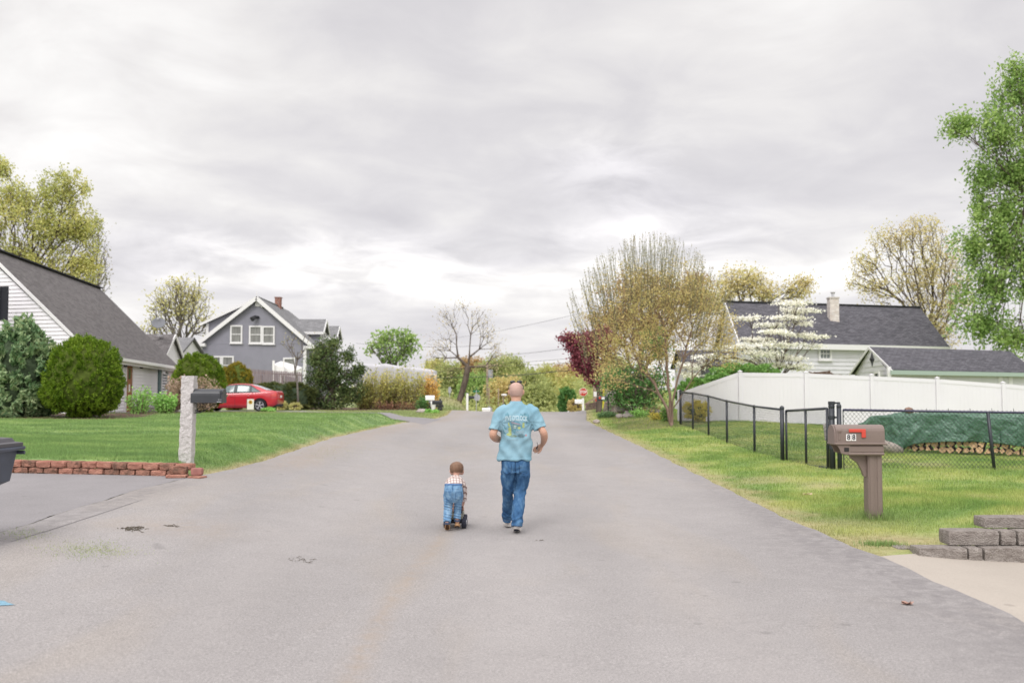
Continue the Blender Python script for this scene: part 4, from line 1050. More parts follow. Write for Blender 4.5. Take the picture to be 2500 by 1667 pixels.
def roof_plane(mb, e1, e2, r2, r1, th=.14):
    """slab between eave e1-e2 and ridge r1-r2, with uv in metres"""
    e1, e2, r1, r2 = map(Vector, (e1, e2, r1, r2))
    n = (e2 - e1).cross(r1 - e1).normalized()
    if n.z < 0: n = -n
    dn = n * -th
    L_ = (e2 - e1).length; Hs = (r1 - e1).length; L2 = (r2 - r1).length
    sh = (r1 - e1).dot((e2 - e1).normalized())
    mb.quad(e1, e2, r2, r1, [(0, 0), (L_, 0), (sh + L2, Hs), (sh, Hs)])
    z = [(0, 0)] * 4
    mb.quad(e1 + dn, r1 + dn, r2 + dn, e2 + dn, z); mb.quad(e1, e1 + dn, e2 + dn, e2, z); mb.quad(r1, r2, r2 + dn, r1 + dn, z)
    mb.quad(e1, r1, r1 + dn, e1 + dn, z); mb.quad(e2, e2 + dn, r2 + dn, r2, z)
def hit(px, py, P0, n):
    d = Vector(ray(px, py)); o = Vector((0, 0, CAM_Z)); n = Vector(n); t = (Vector(P0) - o).dot(n) / d.dot(n); return o + d * t
def window(root, c, u, n, w, h, frame=.09, mt=None, pane=None, bars=(0, 1), name='window', label=None, sill=True, barw=.035, barm=None):
    u = Vector(u).normalized(); n = Vector(n).normalized(); k = Vector((0, 0, 1)); c = Vector(c)
    Mx = Matrix((u, n, k)).transposed()
    mb = MB()
    for s in (-1, 1): mb.box(c + u * s * (w / 2 - frame / 2) + n * .03, (frame, .10, h), Mx)
    for s in (-1, 1): mb.box(c + k * s * (h / 2 - frame / 2) + n * .032, (w - 2 * frame - .004, .10, frame), Mx)
    for i in range(bars[0]): mb.box(c + u * ((i + 1) / (bars[0] + 1) - .5) * (w - 2 * frame) + n * .012, (barw, .05, h - 2 * frame - .004), Mx)
    for i in range(bars[1]): mb.box(c + k * ((i + 1) / (bars[1] + 1) - .5) * (h - 2 * frame) + n * .014, (w - 2 * frame - .004, .055, barw * 1.6), Mx)
    f = part(name, mb, mt or M['white_trim'], root, label=label)
    mb = MB(); mb.box(c - n * .012, (w - 2 * frame - .002, .03, h - 2 * frame - .002), Mx); part('pane', mb, pane or M['glass'], f)
    if sill:
        mb = MB(); mb.box(c - k * (h / 2 + .03) + n * .05, (w + .1, .15, .055), Mx); part('sill', mb, mt or M['white_trim'], f)
    return f
def trim(root, segs, mt, w=.2, h=.16, name='trim'):
    mb = MB()
    for a, b in segs: mb.beam(a, b, w, h)
    return part(name, mb, mt, root)

# ---- white cape house at the left
def V3(*a): return Vector(a)
h1 = thing('white_house', 'white clapboard house with long grey roof and teal shutter at the left edge', 'house', (-17, 40, 1.0))
E1, E2 = V3(-15.0, 35, 3.48), V3(-18.06, 53, 3.48)
R1, R2 = V3(-19.25, 36.1, 7.04), V3(-21.8, 52.3, 7.22)
dE = (E2 - E1).normalized(); outE = Vector((dE.y, -dE.x, 0)).normalized()   # towards the street
F1 = E1 + 2 * Vector((R1.x - E1.x, R1.y - E1.y, 0)); F2 = E2 + 2 * Vector((R2.x - E2.x, R2.y - E2.y, 0))
ov = .30
rmb = MB()
e1 = E1 + outE * ov - dE * .14 - V3(0, 0, .25); e2 = E2 + outE * ov + dE * .28 - V3(0, 0, .25)
roof_plane(rmb, e1, e2, R2 + dE * .28 + V3(0, 0, .16), R1 - dE * .14 + V3(0, 0, .16))
f1 = F1 - outE * ov - dE * .14 - V3(0, 0, .25); f2 = F2 - outE * ov + dE * .28 - V3(0, 0, .25)
roof_plane(rmb, f1, f2, R2 + dE * .28 + V3(0, 0, .16), R1 - dE * .14 + V3(0, 0, .16))
rf = part('roof', rmb, M['roof_warm'], h1)
mb = MB(); mb.beam(R1 - dE * .15 + V3(0, 0, .19), R2 + dE * .3 + V3(0, 0, .19), .3, .06); part('ridge_cap', mb, M['roof_dark'], rf)
w1 = MB(); siding(w1, E1.xy, E2.xy, .7, 3.35, outE.xy); siding(w1, F1.xy, E1.xy, .7, 3.35, (E1 - E2).xy, apex=(.5, 6.92))
siding(w1, F2.xy, E2.xy, .7, 3.35, (E2 - E1).xy, apex=(.5, 7.1)); siding(w1, F1.xy, F2.xy, .7, 3.35, -outE.xy)
part('wall', w1, M['white_siding'], h1)
gd = (F1 - E1); gd.z = 0; gd.normalize()
trim(h1, [(e1 + V3(0, 0, -.12) - outE * .02, e2 + V3(0, 0, -.12) - outE * .02)], M['white_trim'], .06, .26, 'fascia')
mb = MB(); mb.beam(e1 + V3(0, 0, -.06) + outE * .09, e2 + V3(0, 0, -.10) + outE * .09, .13, .11); part('gutter', mb, M['white_paint'], h1)
mb = MB(); mb.beam(e1 + V3(0, 0, -.10) + dE * -.02, R1 - dE * .16 + V3(0, 0, .07), .04, .11); mb.beam(f1 + V3(0, 0, -.10) + dE * -.02, R1 - dE * .16 + V3(0, 0, .07), .04, .11); part('rake_board', mb, M['white_trim'], h1)
mb = MB(); mb.box(E2 + V3(0, 0, -1.4) - dE * .06 + outE * .03, (.12, .12, 2.6)); part('corner_board', mb, M['white_trim'], h1)
gn = (E1 - E2); gn.z = 0; gn.normalize()
gu = Vector((gn.y, -gn.x, 0)) 
# gable window and its dark shutter
c = hit(2, 741, E1, gn); window(h1, c - gd * -.0 + gn * .05 + (-E1 + F1).normalized() * .55, gd, gn, 1.0, 1.45, pane=M['glass'])
mb = MB(); cc = hit(11, 741, E1, gn) + gn * .06; Mx = Matrix((gd, gn, Vector((0, 0, 1)))).transposed()
mb.box(cc, (.36, .05, 1.18), Mx)
for i in range(18): mb.box(cc + V3(0, 0, -.54 + i * .0635) + gn * .032, (.30, .016, .034), Mx)
part('shutter', mb, M['dark_shutter'], h1, label='dark shutter beside the gable window')
# street side
def onwall(px, py): return hit(px, py, E1, outE)
MxE = Matrix((dE, outE, Vector((0, 0, 1)))).transposed()
a = onwall(306, 905); b = onwall(320, 905); c = (a + b) / 2; c.z = 2.12
dw = max((b - a).length, 1.0)
mb = MB(); mb.box(c + outE * .02, (dw, .06, 2.1), MxE); d_ = part('door', mb, M['door_wood'], h1)
mb = MB()
for s in (-1, 1): mb.box(c + dE * s * (dw / 2 + .10) + outE * .03, (.18, .09, 2.3), MxE)
mb.box(c + V3(0, 0, 1.16) + outE * .033, (dw + .38, .09, .2), MxE); part('door_frame', mb, M['white_trim'], d_)
mb = MB(); mb.box(c + dE * (dw / 2 - .12) + outE * .07, (.05, .05, .12), MxE, .01); part('handle', mb, M['black_metal'], d_)
mb = MB(); mb.box(c + V3(0, 0, -.05) + outE * .055, (.22, .02, .3), MxE); part('notice', mb, M['white_paint'], d_, label='small white paper on the door')
mb = MB(); mb.box(c + V3(0, 0, .55) + outE * .055, (dw * .35, .02, .45), MxE, .01); part('pane', mb, M['glass'], d_)
for px in (301, 340):
    c2 = onwall(px, 888 + (px - 301) * .12) + outE * .1
    mb = MB(); mb.box(c2, (.16, .14, .26), MxE, .03); mb.box(c2 + V3(0, 0, .17), (.10, .10, .08), MxE, .02); mb.box(c2 - outE * .07, (.09, .05, .12), MxE); part('wall_lamp', mb, M['black_metal'], h1)
a = onwall(391, 915); b = onwall(407, 915); c = (a + b) / 2; c.z = 2.25; ww = (b - a).length
window(h1, c + outE * .02, dE, outE, ww, 1.75, bars=(0, 1))
mb = MB(); c3 = onwall(387, 915); c3.z = 2.2; c3 += outE * .05; mb.box(c3, (.62, .05, 1.85), MxE)
for i in range(24): mb.box(c3 + V3(0, 0, -.84 + i * .073) + outE * .03, (.5, .014, .036), MxE)
part('shutter', mb, M['teal_shutter'], h1, label='teal louvred shutter')
c = onwall(370, 1000); c.z = Zs(c.x, c.y) + .12
mb = MB(); mb.box(c + outE * .55, (2.4, 1.0, .26), MxE, .02); part('front_step', mb, M['red_brick'], h1)
# rear cross wing with its own little gable
w2 = thing('rear_wing', 'small grey roofed white gabled wing behind the end of the white house', 'house', (-21, 59, 1))
def box_house(root, x0, x1, y0, y1, zb, ze, zr, axis, wall, roof, ov=.25, trimm=None, rname='roof'):
    mw = MB(); mr = MB()
    if axis == 'x':     # ridge along x
        ym = (y0 + y1) / 2; sl = (zr - ze) / (ym - y0)
        roof_plane(mr, (x0 - ov, y0 - ov, ze - sl * ov), (x1 + ov, y0 - ov, ze - sl * ov), (x1 + ov, ym, zr), (x0 - ov, ym, zr))
        roof_plane(mr, (x0 - ov, y1 + ov, ze - sl * ov), (x1 + ov, y1 + ov, ze - sl * ov), (x1 + ov, ym, zr), (x0 - ov, ym, zr))
        siding(mw, (x0, y0), (x1, y0), zb, ze - .1, (0, -1)); siding(mw, (x0, y1), (x1, y1), zb, ze - .1, (0, 1))
        siding(mw, (x1, y0), (x1, y1), zb, ze - .14, (1, 0), apex=(.5, zr - .16)); siding(mw, (x0, y0), (x0, y1), zb, ze - .14, (-1, 0), apex=(.5, zr - .16))
    else:
        xm = (x0 + x1) / 2; sl = (zr - ze) / (xm - x0)
        roof_plane(mr, (x0 - ov, y0 - ov, ze - sl * ov), (x0 - ov, y1 + ov, ze - sl * ov), (xm, y1 + ov, zr), (xm, y0 - ov, zr))
        roof_plane(mr, (x1 + ov, y0 - ov, ze - sl * ov), (x1 + ov, y1 + ov, ze - sl * ov), (xm, y1 + ov, zr), (xm, y0 - ov, zr))
        siding(mw, (x0, y0), (x0, y1), zb, ze - .1, (-1, 0)); siding(mw, (x1, y0), (x1, y1), zb, ze - .1, (1, 0))
        siding(mw, (x0, y0), (x1, y0), zb, ze - .14, (0, -1), apex=(.5, zr - .16)); siding(mw, (x0, y1), (x1, y1), zb, ze - .14, (0, 1), apex=(.5, zr - .16))
    part('wall', mw, wall, root); return part(rname, mr, roof, root)
box_house(w2, -26, -20.25, 57.0, 61.2, .8, 3.75, 5.35, 'x', M['white_siding'], M['roof_warm'])
mb = MB(); mb.beam((-20.0, 57.0, 3.5), (-20.0, 59.1, 5.28), .06, .16); mb.beam((-20.0, 61.2, 3.5), (-20.0, 59.1, 5.28), .06, .16); part('rake_board', mb, M['white_trim'], w2)
# satellite dish
c = P(387, 790, 57.6); base = P(391, 820, 58.6)
sdh = thing('satellite_dish', 'grey satellite dish on a bent pole above the wing roof', 'satellite dish', tuple(base))
mb = MB(); ax = (Vector((.25, -1, .55))).normalized(); u = ax.cross(V3(0, 0, 1)).normalized(); v = u.cross(ax) * -1
rings = []
for j in range(7):
    f = max(j / 6, .02); rings.append([c + (u * math.cos(t) * .40 + v * math.sin(t) * .35) * f + ax * .09 * f * f for t in [2 * math.pi * k / 24 for k in range(24)]])
for j in range(6, -1, -1):
    f = max(j / 6, .02); rings.append([c + (u * math.cos(t) * .40 + v * math.sin(t) * .35) * f + ax * (.09 * f * f - .02) for t in [2 * math.pi * k / 24 for k in range(24)]])
mb.rings(rings); part('dish', mb, mat('dish_grey', (.16, .165, .18, 1), .5), sdh, smooth=True)
mb = MB(); mb.tube([base, base + V3(-.02, 0, .3), c - V3(0, -.08, .12)], .035, 8); part('pole', mb, M['steel'], sdh, smooth=True)
mb = MB(); mb.tube([c + v * -.33, c + ax * .5 - v * .12, c + ax * .52], .016, 6); mb.box(c + ax * .53, (.09, .09, .14), None, .02); part('feed_arm', mb, M['steel'], sdh)
mb = MB(); mb.box(base, (.3, .3, .06), None, .01); part('mount', mb, M['steel'], sdh)

# ---- lavender grey house
h2 = thing('lavender_house', 'lavender grey gabled house with white trim and two dormers', 'house', (-20.4, 80, .9))
Yg = 80.
AP = P(629, 724, Yg); LB = P(473, 845, Yg); RB = P(766, 842, Yg)
zE = 5.75; zA = AP.z
xl, xr, xa = P(487, 900, Yg).x, -16.55, AP.x
D = 14.
rmb = MB(); n0 = -.35
roof_plane(rmb, (LB.x, Yg + n0, LB.z), (LB.x - .5, Yg + D, LB.z), (xa - .6, Yg + D, zA), (xa, Yg + n0, zA))
roof_plane(rmb, (RB.x, Yg + n0, RB.z), (RB.x - .3, Yg + D, RB.z), (xa - .6, Yg + D, zA), (xa, Yg + n0, zA))
rf = part('roof', rmb, M['roof_light'], h2)
mw = MB(); zs1 = zE + .05
siding(mw, (xl, Yg), (xr, Yg), .5, zs1, (0, -1), apex=((xa - xl) / (xr - xl), zA - .12), h=.12, proud=.028)
siding(mw, (xr, Yg), (xr - .3, Yg + D), .5, zs1, (1, 0)); siding(mw, (xl, Yg), (xl - .5, Yg + D), .5, zs1, (-1, 0)); siding(mw, (xl - .5, Yg + D), (xr - .3, Yg + D), .5, zs1, (0, 1), apex=(.5, zA - .1))
part('wall', mw, M['purple_siding'], h2)
tmb = MB()
def rk(a, b, w=.3): tmb.beam((a[0], a[1], a[2] - .16), (b[0], b[1], b[2] - .16), .08, w)
rk((LB.x, Yg - .40, LB.z), (xa, Yg - .40, zA)); rk((RB.x, Yg - .40, RB.z), (xa, Yg - .40, zA))
c1 = P(487, 842, Yg - .25); tmb.box((c1.x, Yg - .18, c1.z), (.95, .5, .26), None, .02)
c1 = P(757, 848, Yg - .25); tmb.box((c1.x, Yg - .18, c1.z), (.7, .5, .24), None, .02)
tmb.box((xl + .1, Yg - .03, 3.1), (.24, .12, 5.1)); tmb.box((xr - .1, Yg - .03, 3.1), (.24, .12, 5.1))
part('trim', tmb, M['white_trim'], h2)
for (x0, x1, y0, y1) in ((563, 592, 794, 838), (609, 640, 795, 839), (641, 671, 796, 840), (511, 541, 869, 914), (542, 571, 869, 914), (692, 720, 873, 912)):
    a = P(x0, y0, Yg); b = P(x1, y1, Yg); window(h2, ((a.x + b.x) / 2, Yg - .04, (a.z + b.z) / 2), (1, 0, 0), (0, -1, 0), b.x - a.x, a.z - b.z, frame=.12, pane=M['curtain'], bars=(0, 1), barw=.04)
a = P(624, 730, Yg); b = P(637, 748, Yg); mb = MB(); mb.box(((a.x + b.x) / 2, Yg - .06, (a.z + b.z) / 2), (b.x - a.x, .08, a.z - b.z))
for i in range(7): mb.box(((a.x + b.x) / 2, Yg - .11, b.z + .06 + i * .075), ((b.x - a.x) * .8, .02, .04))
part('gable_vent', mb, M['white_trim'], h2)
c = P(644, 748, Yg - .1); mb = MB(); mb.ell((c.x - .12, Yg - .14, c.z), (.10, .12, .10)); mb.ell((c.x + .13, Yg - .14, c.z), (.10, .12, .10)); mb.box((c.x, Yg - .06, c.z + .02), (.22, .06, .1)); part('floodlight', mb, M['white_trim'], h2, smooth=True)
c = P(625, 778, Yg - .1); mb = MB(); mb.tube([(c.x + .2, Yg - .02, c.z + .1), (c.x, Yg - .35, c.z + .12), (c.x - .2, Yg - .6, c.z - .08)], [.10, .15, .2], 10); part('barn_lamp', mb, M['black_metal'], h2)
# left shed dormer
q0 = P(603, 737, Yg + .5); q1 = P(499, 787, Yg + .5)
mw = MB(); lowz = lambda x: LB.z + (x - LB.x) / (xa - LB.x) * (zA - LB.z) - .15
mw.add([(q1.x + .2, Yg + .6, lowz(q1.x + .2)), (q1.x + .2, Yg + .6, q1.z - .12), (q0.x, Yg + .6, q0.z - .1), (q1.x + .2, Yg + 10, lowz(q1.x + .2)), (q1.x + .2, Yg + 10, q1.z - .12), (q0.x, Yg + 10, q0.z - .1)], [(0, 1, 2), (3, 5, 4), (0, 3, 4, 1)])
siding(mw, (q1.x + .2, Yg + .59), (q1.x + .2, Yg + 10), lowz(q1.x + .2), q1.z - .12, (-1, 0))
part('dormer_wall', mw, M['purple_siding'], h2)
mr = MB(); roof_plane(mr, (q1.x - .3, Yg + .3, q1.z - .1), (q1.x - .3, Yg + 10.3, q1.z - .1), (xa - .3, Yg + 10.3, zA + .04), (xa, Yg + .3, zA + .04), .12); part('dormer_roof', mr, M['roof_light'], h2)
mb = MB(); mb.beam((q1.x - .3, Yg + .24, q1.z - .2), (xa, Yg + .24, zA - .06), .06, .2); mb.box((q1.x + .25, Yg + .52, (q1.z + lowz(q1.x)) / 2), (.2, .1, q1.z - lowz(q1.x) - .1)); part('dormer_trim', mb, M['white_trim'], h2)
# two street dormers
for k, (yd, zrd, fx, ze_) in enumerate(((86.0, 8.25, -16.35, 7.2), (91.0, 8.0, -16.1, 7.0))):
    mw = MB(); y0, y1 = yd - 1.15, yd + 1.15; xb = -19.2
    siding(mw, (xb, y0), (fx, y0), 5.9, ze_, (0, -1)); siding(mw, (xb, y1), (fx, y1), 5.9, ze_, (0, 1)); siding(mw, (fx, y0), (fx, y1), 5.9, ze_, (1, 0), apex=(.5, zrd - .15))
    dw_ = part('dormer', mw, M['purple_siding'], h2)
    mr = MB(); sl = (zrd - ze_) / 1.15
    for s in (-1, 1): roof_plane(mr, (xb - .3, yd + s * 1.45, ze_ - sl * .2), (fx + .3, yd + s * 1.45, ze_ - sl * .2), (fx + .3, yd, zrd), (xb - 1.4, yd, zrd), .1)
    part('roof', mr, M['roof_light'], dw_)
    mb = MB()
    mb.beam((xb, y0 - .32, ze_ - .24), (fx + .34, y0 - .32, ze_ - .24), .06, .22)
    for s in (-1, 1): mb.beam((fx + .33, yd + s * 1.45, ze_ - sl * .2 - .1), (fx + .33, yd, zrd - .1), .06, .2)
    mb.box((fx + .02, y0 + .08, 6.5), (.12, .2, 1.2)); mb.box((fx + .02, y1 - .08, 6.5), (.12, .2, 1.2)); part('trim', mb, M['white_trim'], dw_)
    window(dw_, (fx + .04, yd, 6.6), (0, 1, 0), (1, 0, 0), 1.0, 1.1, sill=False, name='window')
c = P(679.5, 735, 88); mb = MB(); zt = P(679, 728, 88).z
def uvbox(mb, c, s):
    x, y, z = s[0] / 2, s[1] / 2, s[2] / 2
    for (ax, w_) in (((1, 0), x), ((0, 1), y)):
        for sg in (-1, 1):
            if ax == (1, 0): pts = [(c[0] + sg * x, c[1] - y, c[2] - z), (c[0] + sg * x, c[1] + y, c[2] - z), (c[0] + sg * x, c[1] + y, c[2] + z), (c[0] + sg * x, c[1] - y, c[2] + z)]; wd = 2 * y
            else: pts = [(c[0] - x, c[1] + sg * y, c[2] - z), (c[0] + x, c[1] + sg * y, c[2] - z), (c[0] + x, c[1] + sg * y, c[2] + z), (c[0] - x, c[1] + sg * y, c[2] + z)]; wd = 2 * x
            mb.quad(*pts, [(0, 0), (wd, 0), (wd, 2 * z), (0, 2 * z)])
    mb.quad((c[0] - x, c[1] - y, c[2] + z), (c[0] + x, c[1] - y, c[2] + z), (c[0] + x, c[1] + y, c[2] + z), (c[0] - x, c[1] + y, c[2] + z), [(0, 0), (.05, 0), (.05, .05), (0, .05)])
    mb.quad((c[0] - x, c[1] - y, c[2] - z), (c[0] + x, c[1] - y, c[2] - z), (c[0] + x, c[1] + y, c[2] - z), (c[0] - x, c[1] + y, c[2] - z), [(0, 0), (.05, 0), (.05, .05), (0, .05)])
uvbox(mb, (c.x, 88, zt - 1.0), (.48, .6, 2.0)); uvbox(mb, (c.x, 88, zt + .04), (.56, .68, .1)); part('chimney', mb, M['red_brick'], rf)
c = P(629, 712, Yg - .3); mb = MB(); mb.tube([(xa, Yg - .3, zA - .1), (xa, Yg - .3, c.z)], .03, 6); part('finial', mb, M['white_trim'], rf)
# garage wing of the lavender house
g1 = thing('grey_garage', 'low grey roofed building between the white gable and the lavender house', 'garage', (-26, 74, .9))
box_house(g1, -31, -24.2, 72, 78, .8, 4.7, 6.05, 'x', M['white_siding'], M['roof_light'])

# ---- white house on the right
h3 = thing('white_house', 'two storey white house with dark shingled roof and pale chimney behind the fence', 'house', (20, 64, .8))
A1 = P(1800, 829, 60); A2 = P(2300, 845, 66); ze3 = 5.0
A1.z = 5.05; A2.z = 5.05
B1 = P(1773, 738, 65.3); B2 = P(2238, 745, 69.5); zr3 = 7.85; B1.z = B2.z = zr3
dA = (A2 - A1).normalized(); nA = Vector((dA.y, -dA.x, 0)).normalized()
if nA.y > 0: nA = -nA
C1 = A1 + 2 * Vector((B1.x - A1.x, B1.y - A1.y, 0)); C2 = A2 + 2 * Vector((B2.x - A2.x, B2.y - A2.y, 0))
mr = MB()
roof_plane(mr, A1 + nA * .35 - dA * .08 - V3(0, 0, .14), A2 + nA * .35 + dA * .3 - V3(0, 0, .14), B2 + dA * .3, B1 - dA * .08)
roof_plane(mr, C1 - nA * .35 - dA * .08 - V3(0, 0, .14), C2 - nA * .35 + dA * .3 - V3(0, 0, .14), B2 + dA * .3, B1 - dA * .08)
rf3 = part('roof', mr, M['roof_dark'], h3)
mb = MB(); mb.beam(B1 - dA * .3 + V3(0, 0, .03), B2 + dA * .3 + V3(0, 0, .03), .3, .08); part('ridge_cap', mb, M['black_metal'], rf3)
mw = MB(); siding(mw, A1.xy, A2.xy, .2, 4.85, nA.xy, h=.26, proud=.045); siding(mw, C1.xy, A1.xy, .2, 4.85, -dA.xy, apex=(.5, 7.68), h=.26, proud=.035); siding(mw, C2.xy, A2.xy, .2, 4.85, dA.xy, apex=(.5, 7.68), h=.26, proud=.035); siding(mw, C1.xy, C2.xy, .2, 4.85, -nA.xy, h=.26)
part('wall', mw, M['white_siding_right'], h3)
mb = MB(); mb.beam(A1 + nA * .38 - dA * .3 - V3(0, 0, .32), A2 + nA * .38 + dA * .3 - V3(0, 0, .32), .08, .34)
mb.beam(A1 + nA * .16 - dA * .3 - V3(0, 0, .38), A2 + nA * .16 + dA * .3 - V3(0, 0, .38), .34, .03)
for (e_, r_) in ((A1 + nA * .35, B1), (C1 - nA * .35, B1)): mb.beam(e_ - dA * .12 - V3(0, 0, .28), r_ - dA * .12 - V3(0, 0, .12), .06, .26)
part('trim', mb, M['white_trim'], h3)
c = hit(2012, 858, A1, nA); window(h3, c + nA * .05, dA, nA, 1.0, 1.1, frame=.13, bars=(2, 2), pane=mat('grey_pane', (.16, .18, .18, 1), .12, .5), barw=.03)
gl = -dA; mid = (A1 + C1) / 2
for f_ in (.36, .62):
    c = A1 + (C1 - A1) * f_; c.z = 4.0; window(h3, c - dA * .05, (C1 - A1), -dA, .8, 1.5, frame=.11)
# porch wall at the left of the white house
c = P(2034, 745, 64.2); mb = MB(); sx = 23 * scale(65); ztop = P(2034, 727, 64.6).z; zbot = P(2034, 800, 64.6).z - .5
cy_ = 65.2
uvbox(mb, (P(2034, 760, cy_).x, cy_, (ztop + zbot) / 2), (.60, .60, ztop - zbot)); ch = part('chimney', mb, M['pale_brick'], rf3)
mb = MB(); cx_ = P(2034, 760, cy_).x; mb.box((cx_, cy_, ztop + .04), (.68, .68, .09)); part('cap', mb, M['pale_brick'], ch)
mb = MB(); mb.tube([(cx_, cy_, ztop), (cx_, cy_, ztop + .30), (cx_, cy_, ztop + .42)], [.09, .09, .16], 12); part('flue', mb, M['steel'], ch)
mb = MB(); pf = P(2034, 797, 64.6); mb.box((cx_, 64.72, pf.z), (.85, .34, .1), Matrix.Rotation(R(28), 3, 'X')); part('flashing', mb, M['grey_metal'], ch)

pw = thing('porch_wing', 'low white porch wing at the left end of the dark roofed house', 'porch', (12.5, 61, .8))
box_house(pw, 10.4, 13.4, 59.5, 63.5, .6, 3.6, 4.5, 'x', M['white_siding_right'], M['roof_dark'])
window(pw, (11.6, 59.45, 2.9), (1, 0, 0), (0, -1, 0), .9, 1.2)
# ---- garage on the right
h4 = thing('white_garage', 'low white garage with grey shingled roof right behind the white fence', 'garage', (20, 48, .6))
ga, gb = P(2168, 897, 46), P(2515, 905, 52.5); ga.z = gb.z = 3.02
ra, rb = P(2124, 846, 49.6), P(2462, 857, 54.5); ra.z = rb.z = 4.16
fa = ga + 2 * Vector((ra.x - ga.x, ra.y - ga.y, 0)); fb = gb + 2 * Vector((rb.x - gb.x, rb.y - gb.y, 0))
dG = (gb - ga).normalized(); nG = Vector((dG.y, -dG.x, 0)).normalized()
if nG.y > 0: nG = -nG
mr = MB(); roof_plane(mr, ga + nG * .3 - dG * .08 - V3(0, 0, .10), gb + nG * .3 + dG * .2 - V3(0, 0, .10), rb + dG * .2, ra - dG * .08, .08)
roof_plane(mr, fa - nG * .3 - dG * .08 - V3(0, 0, .10), fb - nG * .3 + dG * .2 - V3(0, 0, .10), rb + dG * .2, ra - dG * .08, .08)
part('roof', mr, M['roof_dark'], h4)
mw = MB(); siding(mw, ga.xy, gb.xy, .2, 2.95, nG.xy, h=.25, proud=.03); siding(mw, fa.xy, ga.xy, .2, 2.9, -dG.xy, apex=(.5, 4.02), h=.25, proud=.03); siding(mw, fb.xy, gb.xy, .2, 2.9, dG.xy, apex=(.5, 4.02), h=.25); siding(mw, fa.xy, fb.xy, .2, 2.9, -nG.xy, h=.25)
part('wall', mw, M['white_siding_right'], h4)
mb = MB(); mb.beam(ga + nG * .33 - dG * .25 - V3(0, 0, .22), gb + nG * .33 + dG * .2 - V3(0, 0, .22), .06, .2); part('fascia', mb, mat('mint_fascia', S(200, 220, 208, K), .5), h4, label='pale mint green fascia board')
mb = MB()
for (e_, r_) in ((ga + nG * .3, ra), (fa - nG * .3, ra)): mb.beam(e_ - dG * .10 - V3(0, 0, .18), r_ - dG * .10 - V3(0, 0, .07), .04, .13)
mb.box(ga - V3(0, 0, 1.3) + nG * .04, (.16, .16, 2.7)); q = hit(2440, 925, ga, nG); mb.box((q.x, q.y - .05, 1.8), (.22, .1, 2.3)); q = hit(2465, 925, ga, nG); mb.box((q.x, q.y - .05, 1.8), (.2, .1, 2.3))
part('trim', mb, M['white_trim'], h4)
c = hit(2131, 877, ga, -dG) - dG * .06
mb = MB(); gu2 = (fa - ga); gu2.z = 0; gu2.normalize(); Mx = Matrix((gu2, dG, Vector((0, 0, 1)))).transposed() @ Matrix.Rotation(R(45), 3, 'Y')
for s in (-1, 1):
    mb.box(c + Mx @ V3(s * .22, 0, 0), (.05, .05, .49), Mx); mb.box(c + Mx @ V3(0, 0, s * .22), (.39, .05, .05), Mx)
for s in (-.11, 0, .11): mb.box(c + Mx @ V3(s, 0, 0), (.03, .04, .39), Mx); mb.box(c + Mx @ V3(0, 0, s), (.39, .036, .03), Mx)
mb.ell(c, (.12, .06, .12)); part('star_ornament', mb, M['black_metal'], h4)
c = hit(2144, 925, ga, -dG) - dG * .04
window(h4, c, gu2, -dG, .9, .7, frame=.1, sill=False)
# ------------------------------------------------------------------ right: mailbox with the number
def rprism(mb, prof, y0, y1, org, Mx, bev=.0):
    """extrude an outline (x,z) from y0 to y1 in a local frame"""
    n = len(prof); cx = sum(p[0] for p in prof) / n; cz = sum(p[1] for p in prof) / n
    rings = []
    for (y, s) in ([(y0, 1 - bev * 4), (y0 + bev * .3, 1 - bev), (y0 + bev, 1), (y1 - bev, 1), (y1 - bev * .3, 1 - bev), (y1, 1 - bev * 4)] if bev else [(y0, 1), (y1, 1)]):
        rings.append([Vector(org) + Mx @ Vector((cx + (p[0] - cx) * s, y, cz + (p[1] - cz) * s)) for p in prof])
    mb.rings(rings)
def arch(w, h0, h1, n=10, x=0, sq=.9):
    """mailbox section: flat bottom, vertical sides to h0, rounded top to h1"""
    pts = [(x - w / 2, 0), (x + w / 2, 0)]
    pts += [(x + w / 2 * math.copysign(abs(math.cos(t)) ** sq, math.cos(t)), h0 + (h1 - h0) * abs(math.sin(t)) ** sq) for t in [math.pi * k / n for k in range(n + 1)]]
    return pts
taupe = mat('taupe_plastic', S(158, 140, 132, K), .5, .3, nscale=30, namt=.04, bump=.15, bscale=300)
rec_shade = mat('recess_shade', (.03, .028, .028, 1), .8)
mbase = G(2126, 1262); mbase.y = 13.0; mbase.x = (2126 - 1250) / F_PX * 13.0; mbase.z = Zs(mbase.x, 13.0)
m1 = thing('mailbox', 'taupe plastic mailbox numbered 88 with red flag on a square post', 'mailbox', tuple(mbase))
X0, Y0, Z0 = mbase
# section in (y, z), long axis along x: frame maps local x->world y, local y->world x
Mb = Matrix(((0, 1, 0), (1, 0, 0), (0, 0, 1)))
zc = P(2090, 1112, 13).z
xL, xRr = P(2030, 1075, 13).x, P(2153, 1075, 13).x
mb = MB(); mb.box((X0, Y0, Z0 + .40), (.185, .185, 1.0), None, .012); part('post', mb, taupe, m1)
mb = MB()
for s in (-.045, .05): mb.box((X0 + s, Y0 - .095, Z0 + .46), (.055, .012, .8), None, .004)
mb.box((X0 + .02, Y0 - .105, Z0 + .55), (.012, .01, .012)); part('post_moulding', mb, taupe, m1)
zb0 = P(2090, 1083, 13).z; zt0 = P(2090, 1036, 13).z; zl0 = P(2090, 1110, 13).z
mb = MB(); rprism(mb, arch(.30, (zt0 - zb0) * .45, zt0 - zb0, 12, sq=.62), xL + .012, xRr - .012, (0, Y0, zb0), Mb, .02); body = part('box', mb, taupe, m1, smooth=False)
mb = MB(); mb.box(((xL + xRr) / 2, Y0, zb0 + .006), (xRr - xL + .016, .33, .028), None, .008); part('rim', mb, taupe, body)
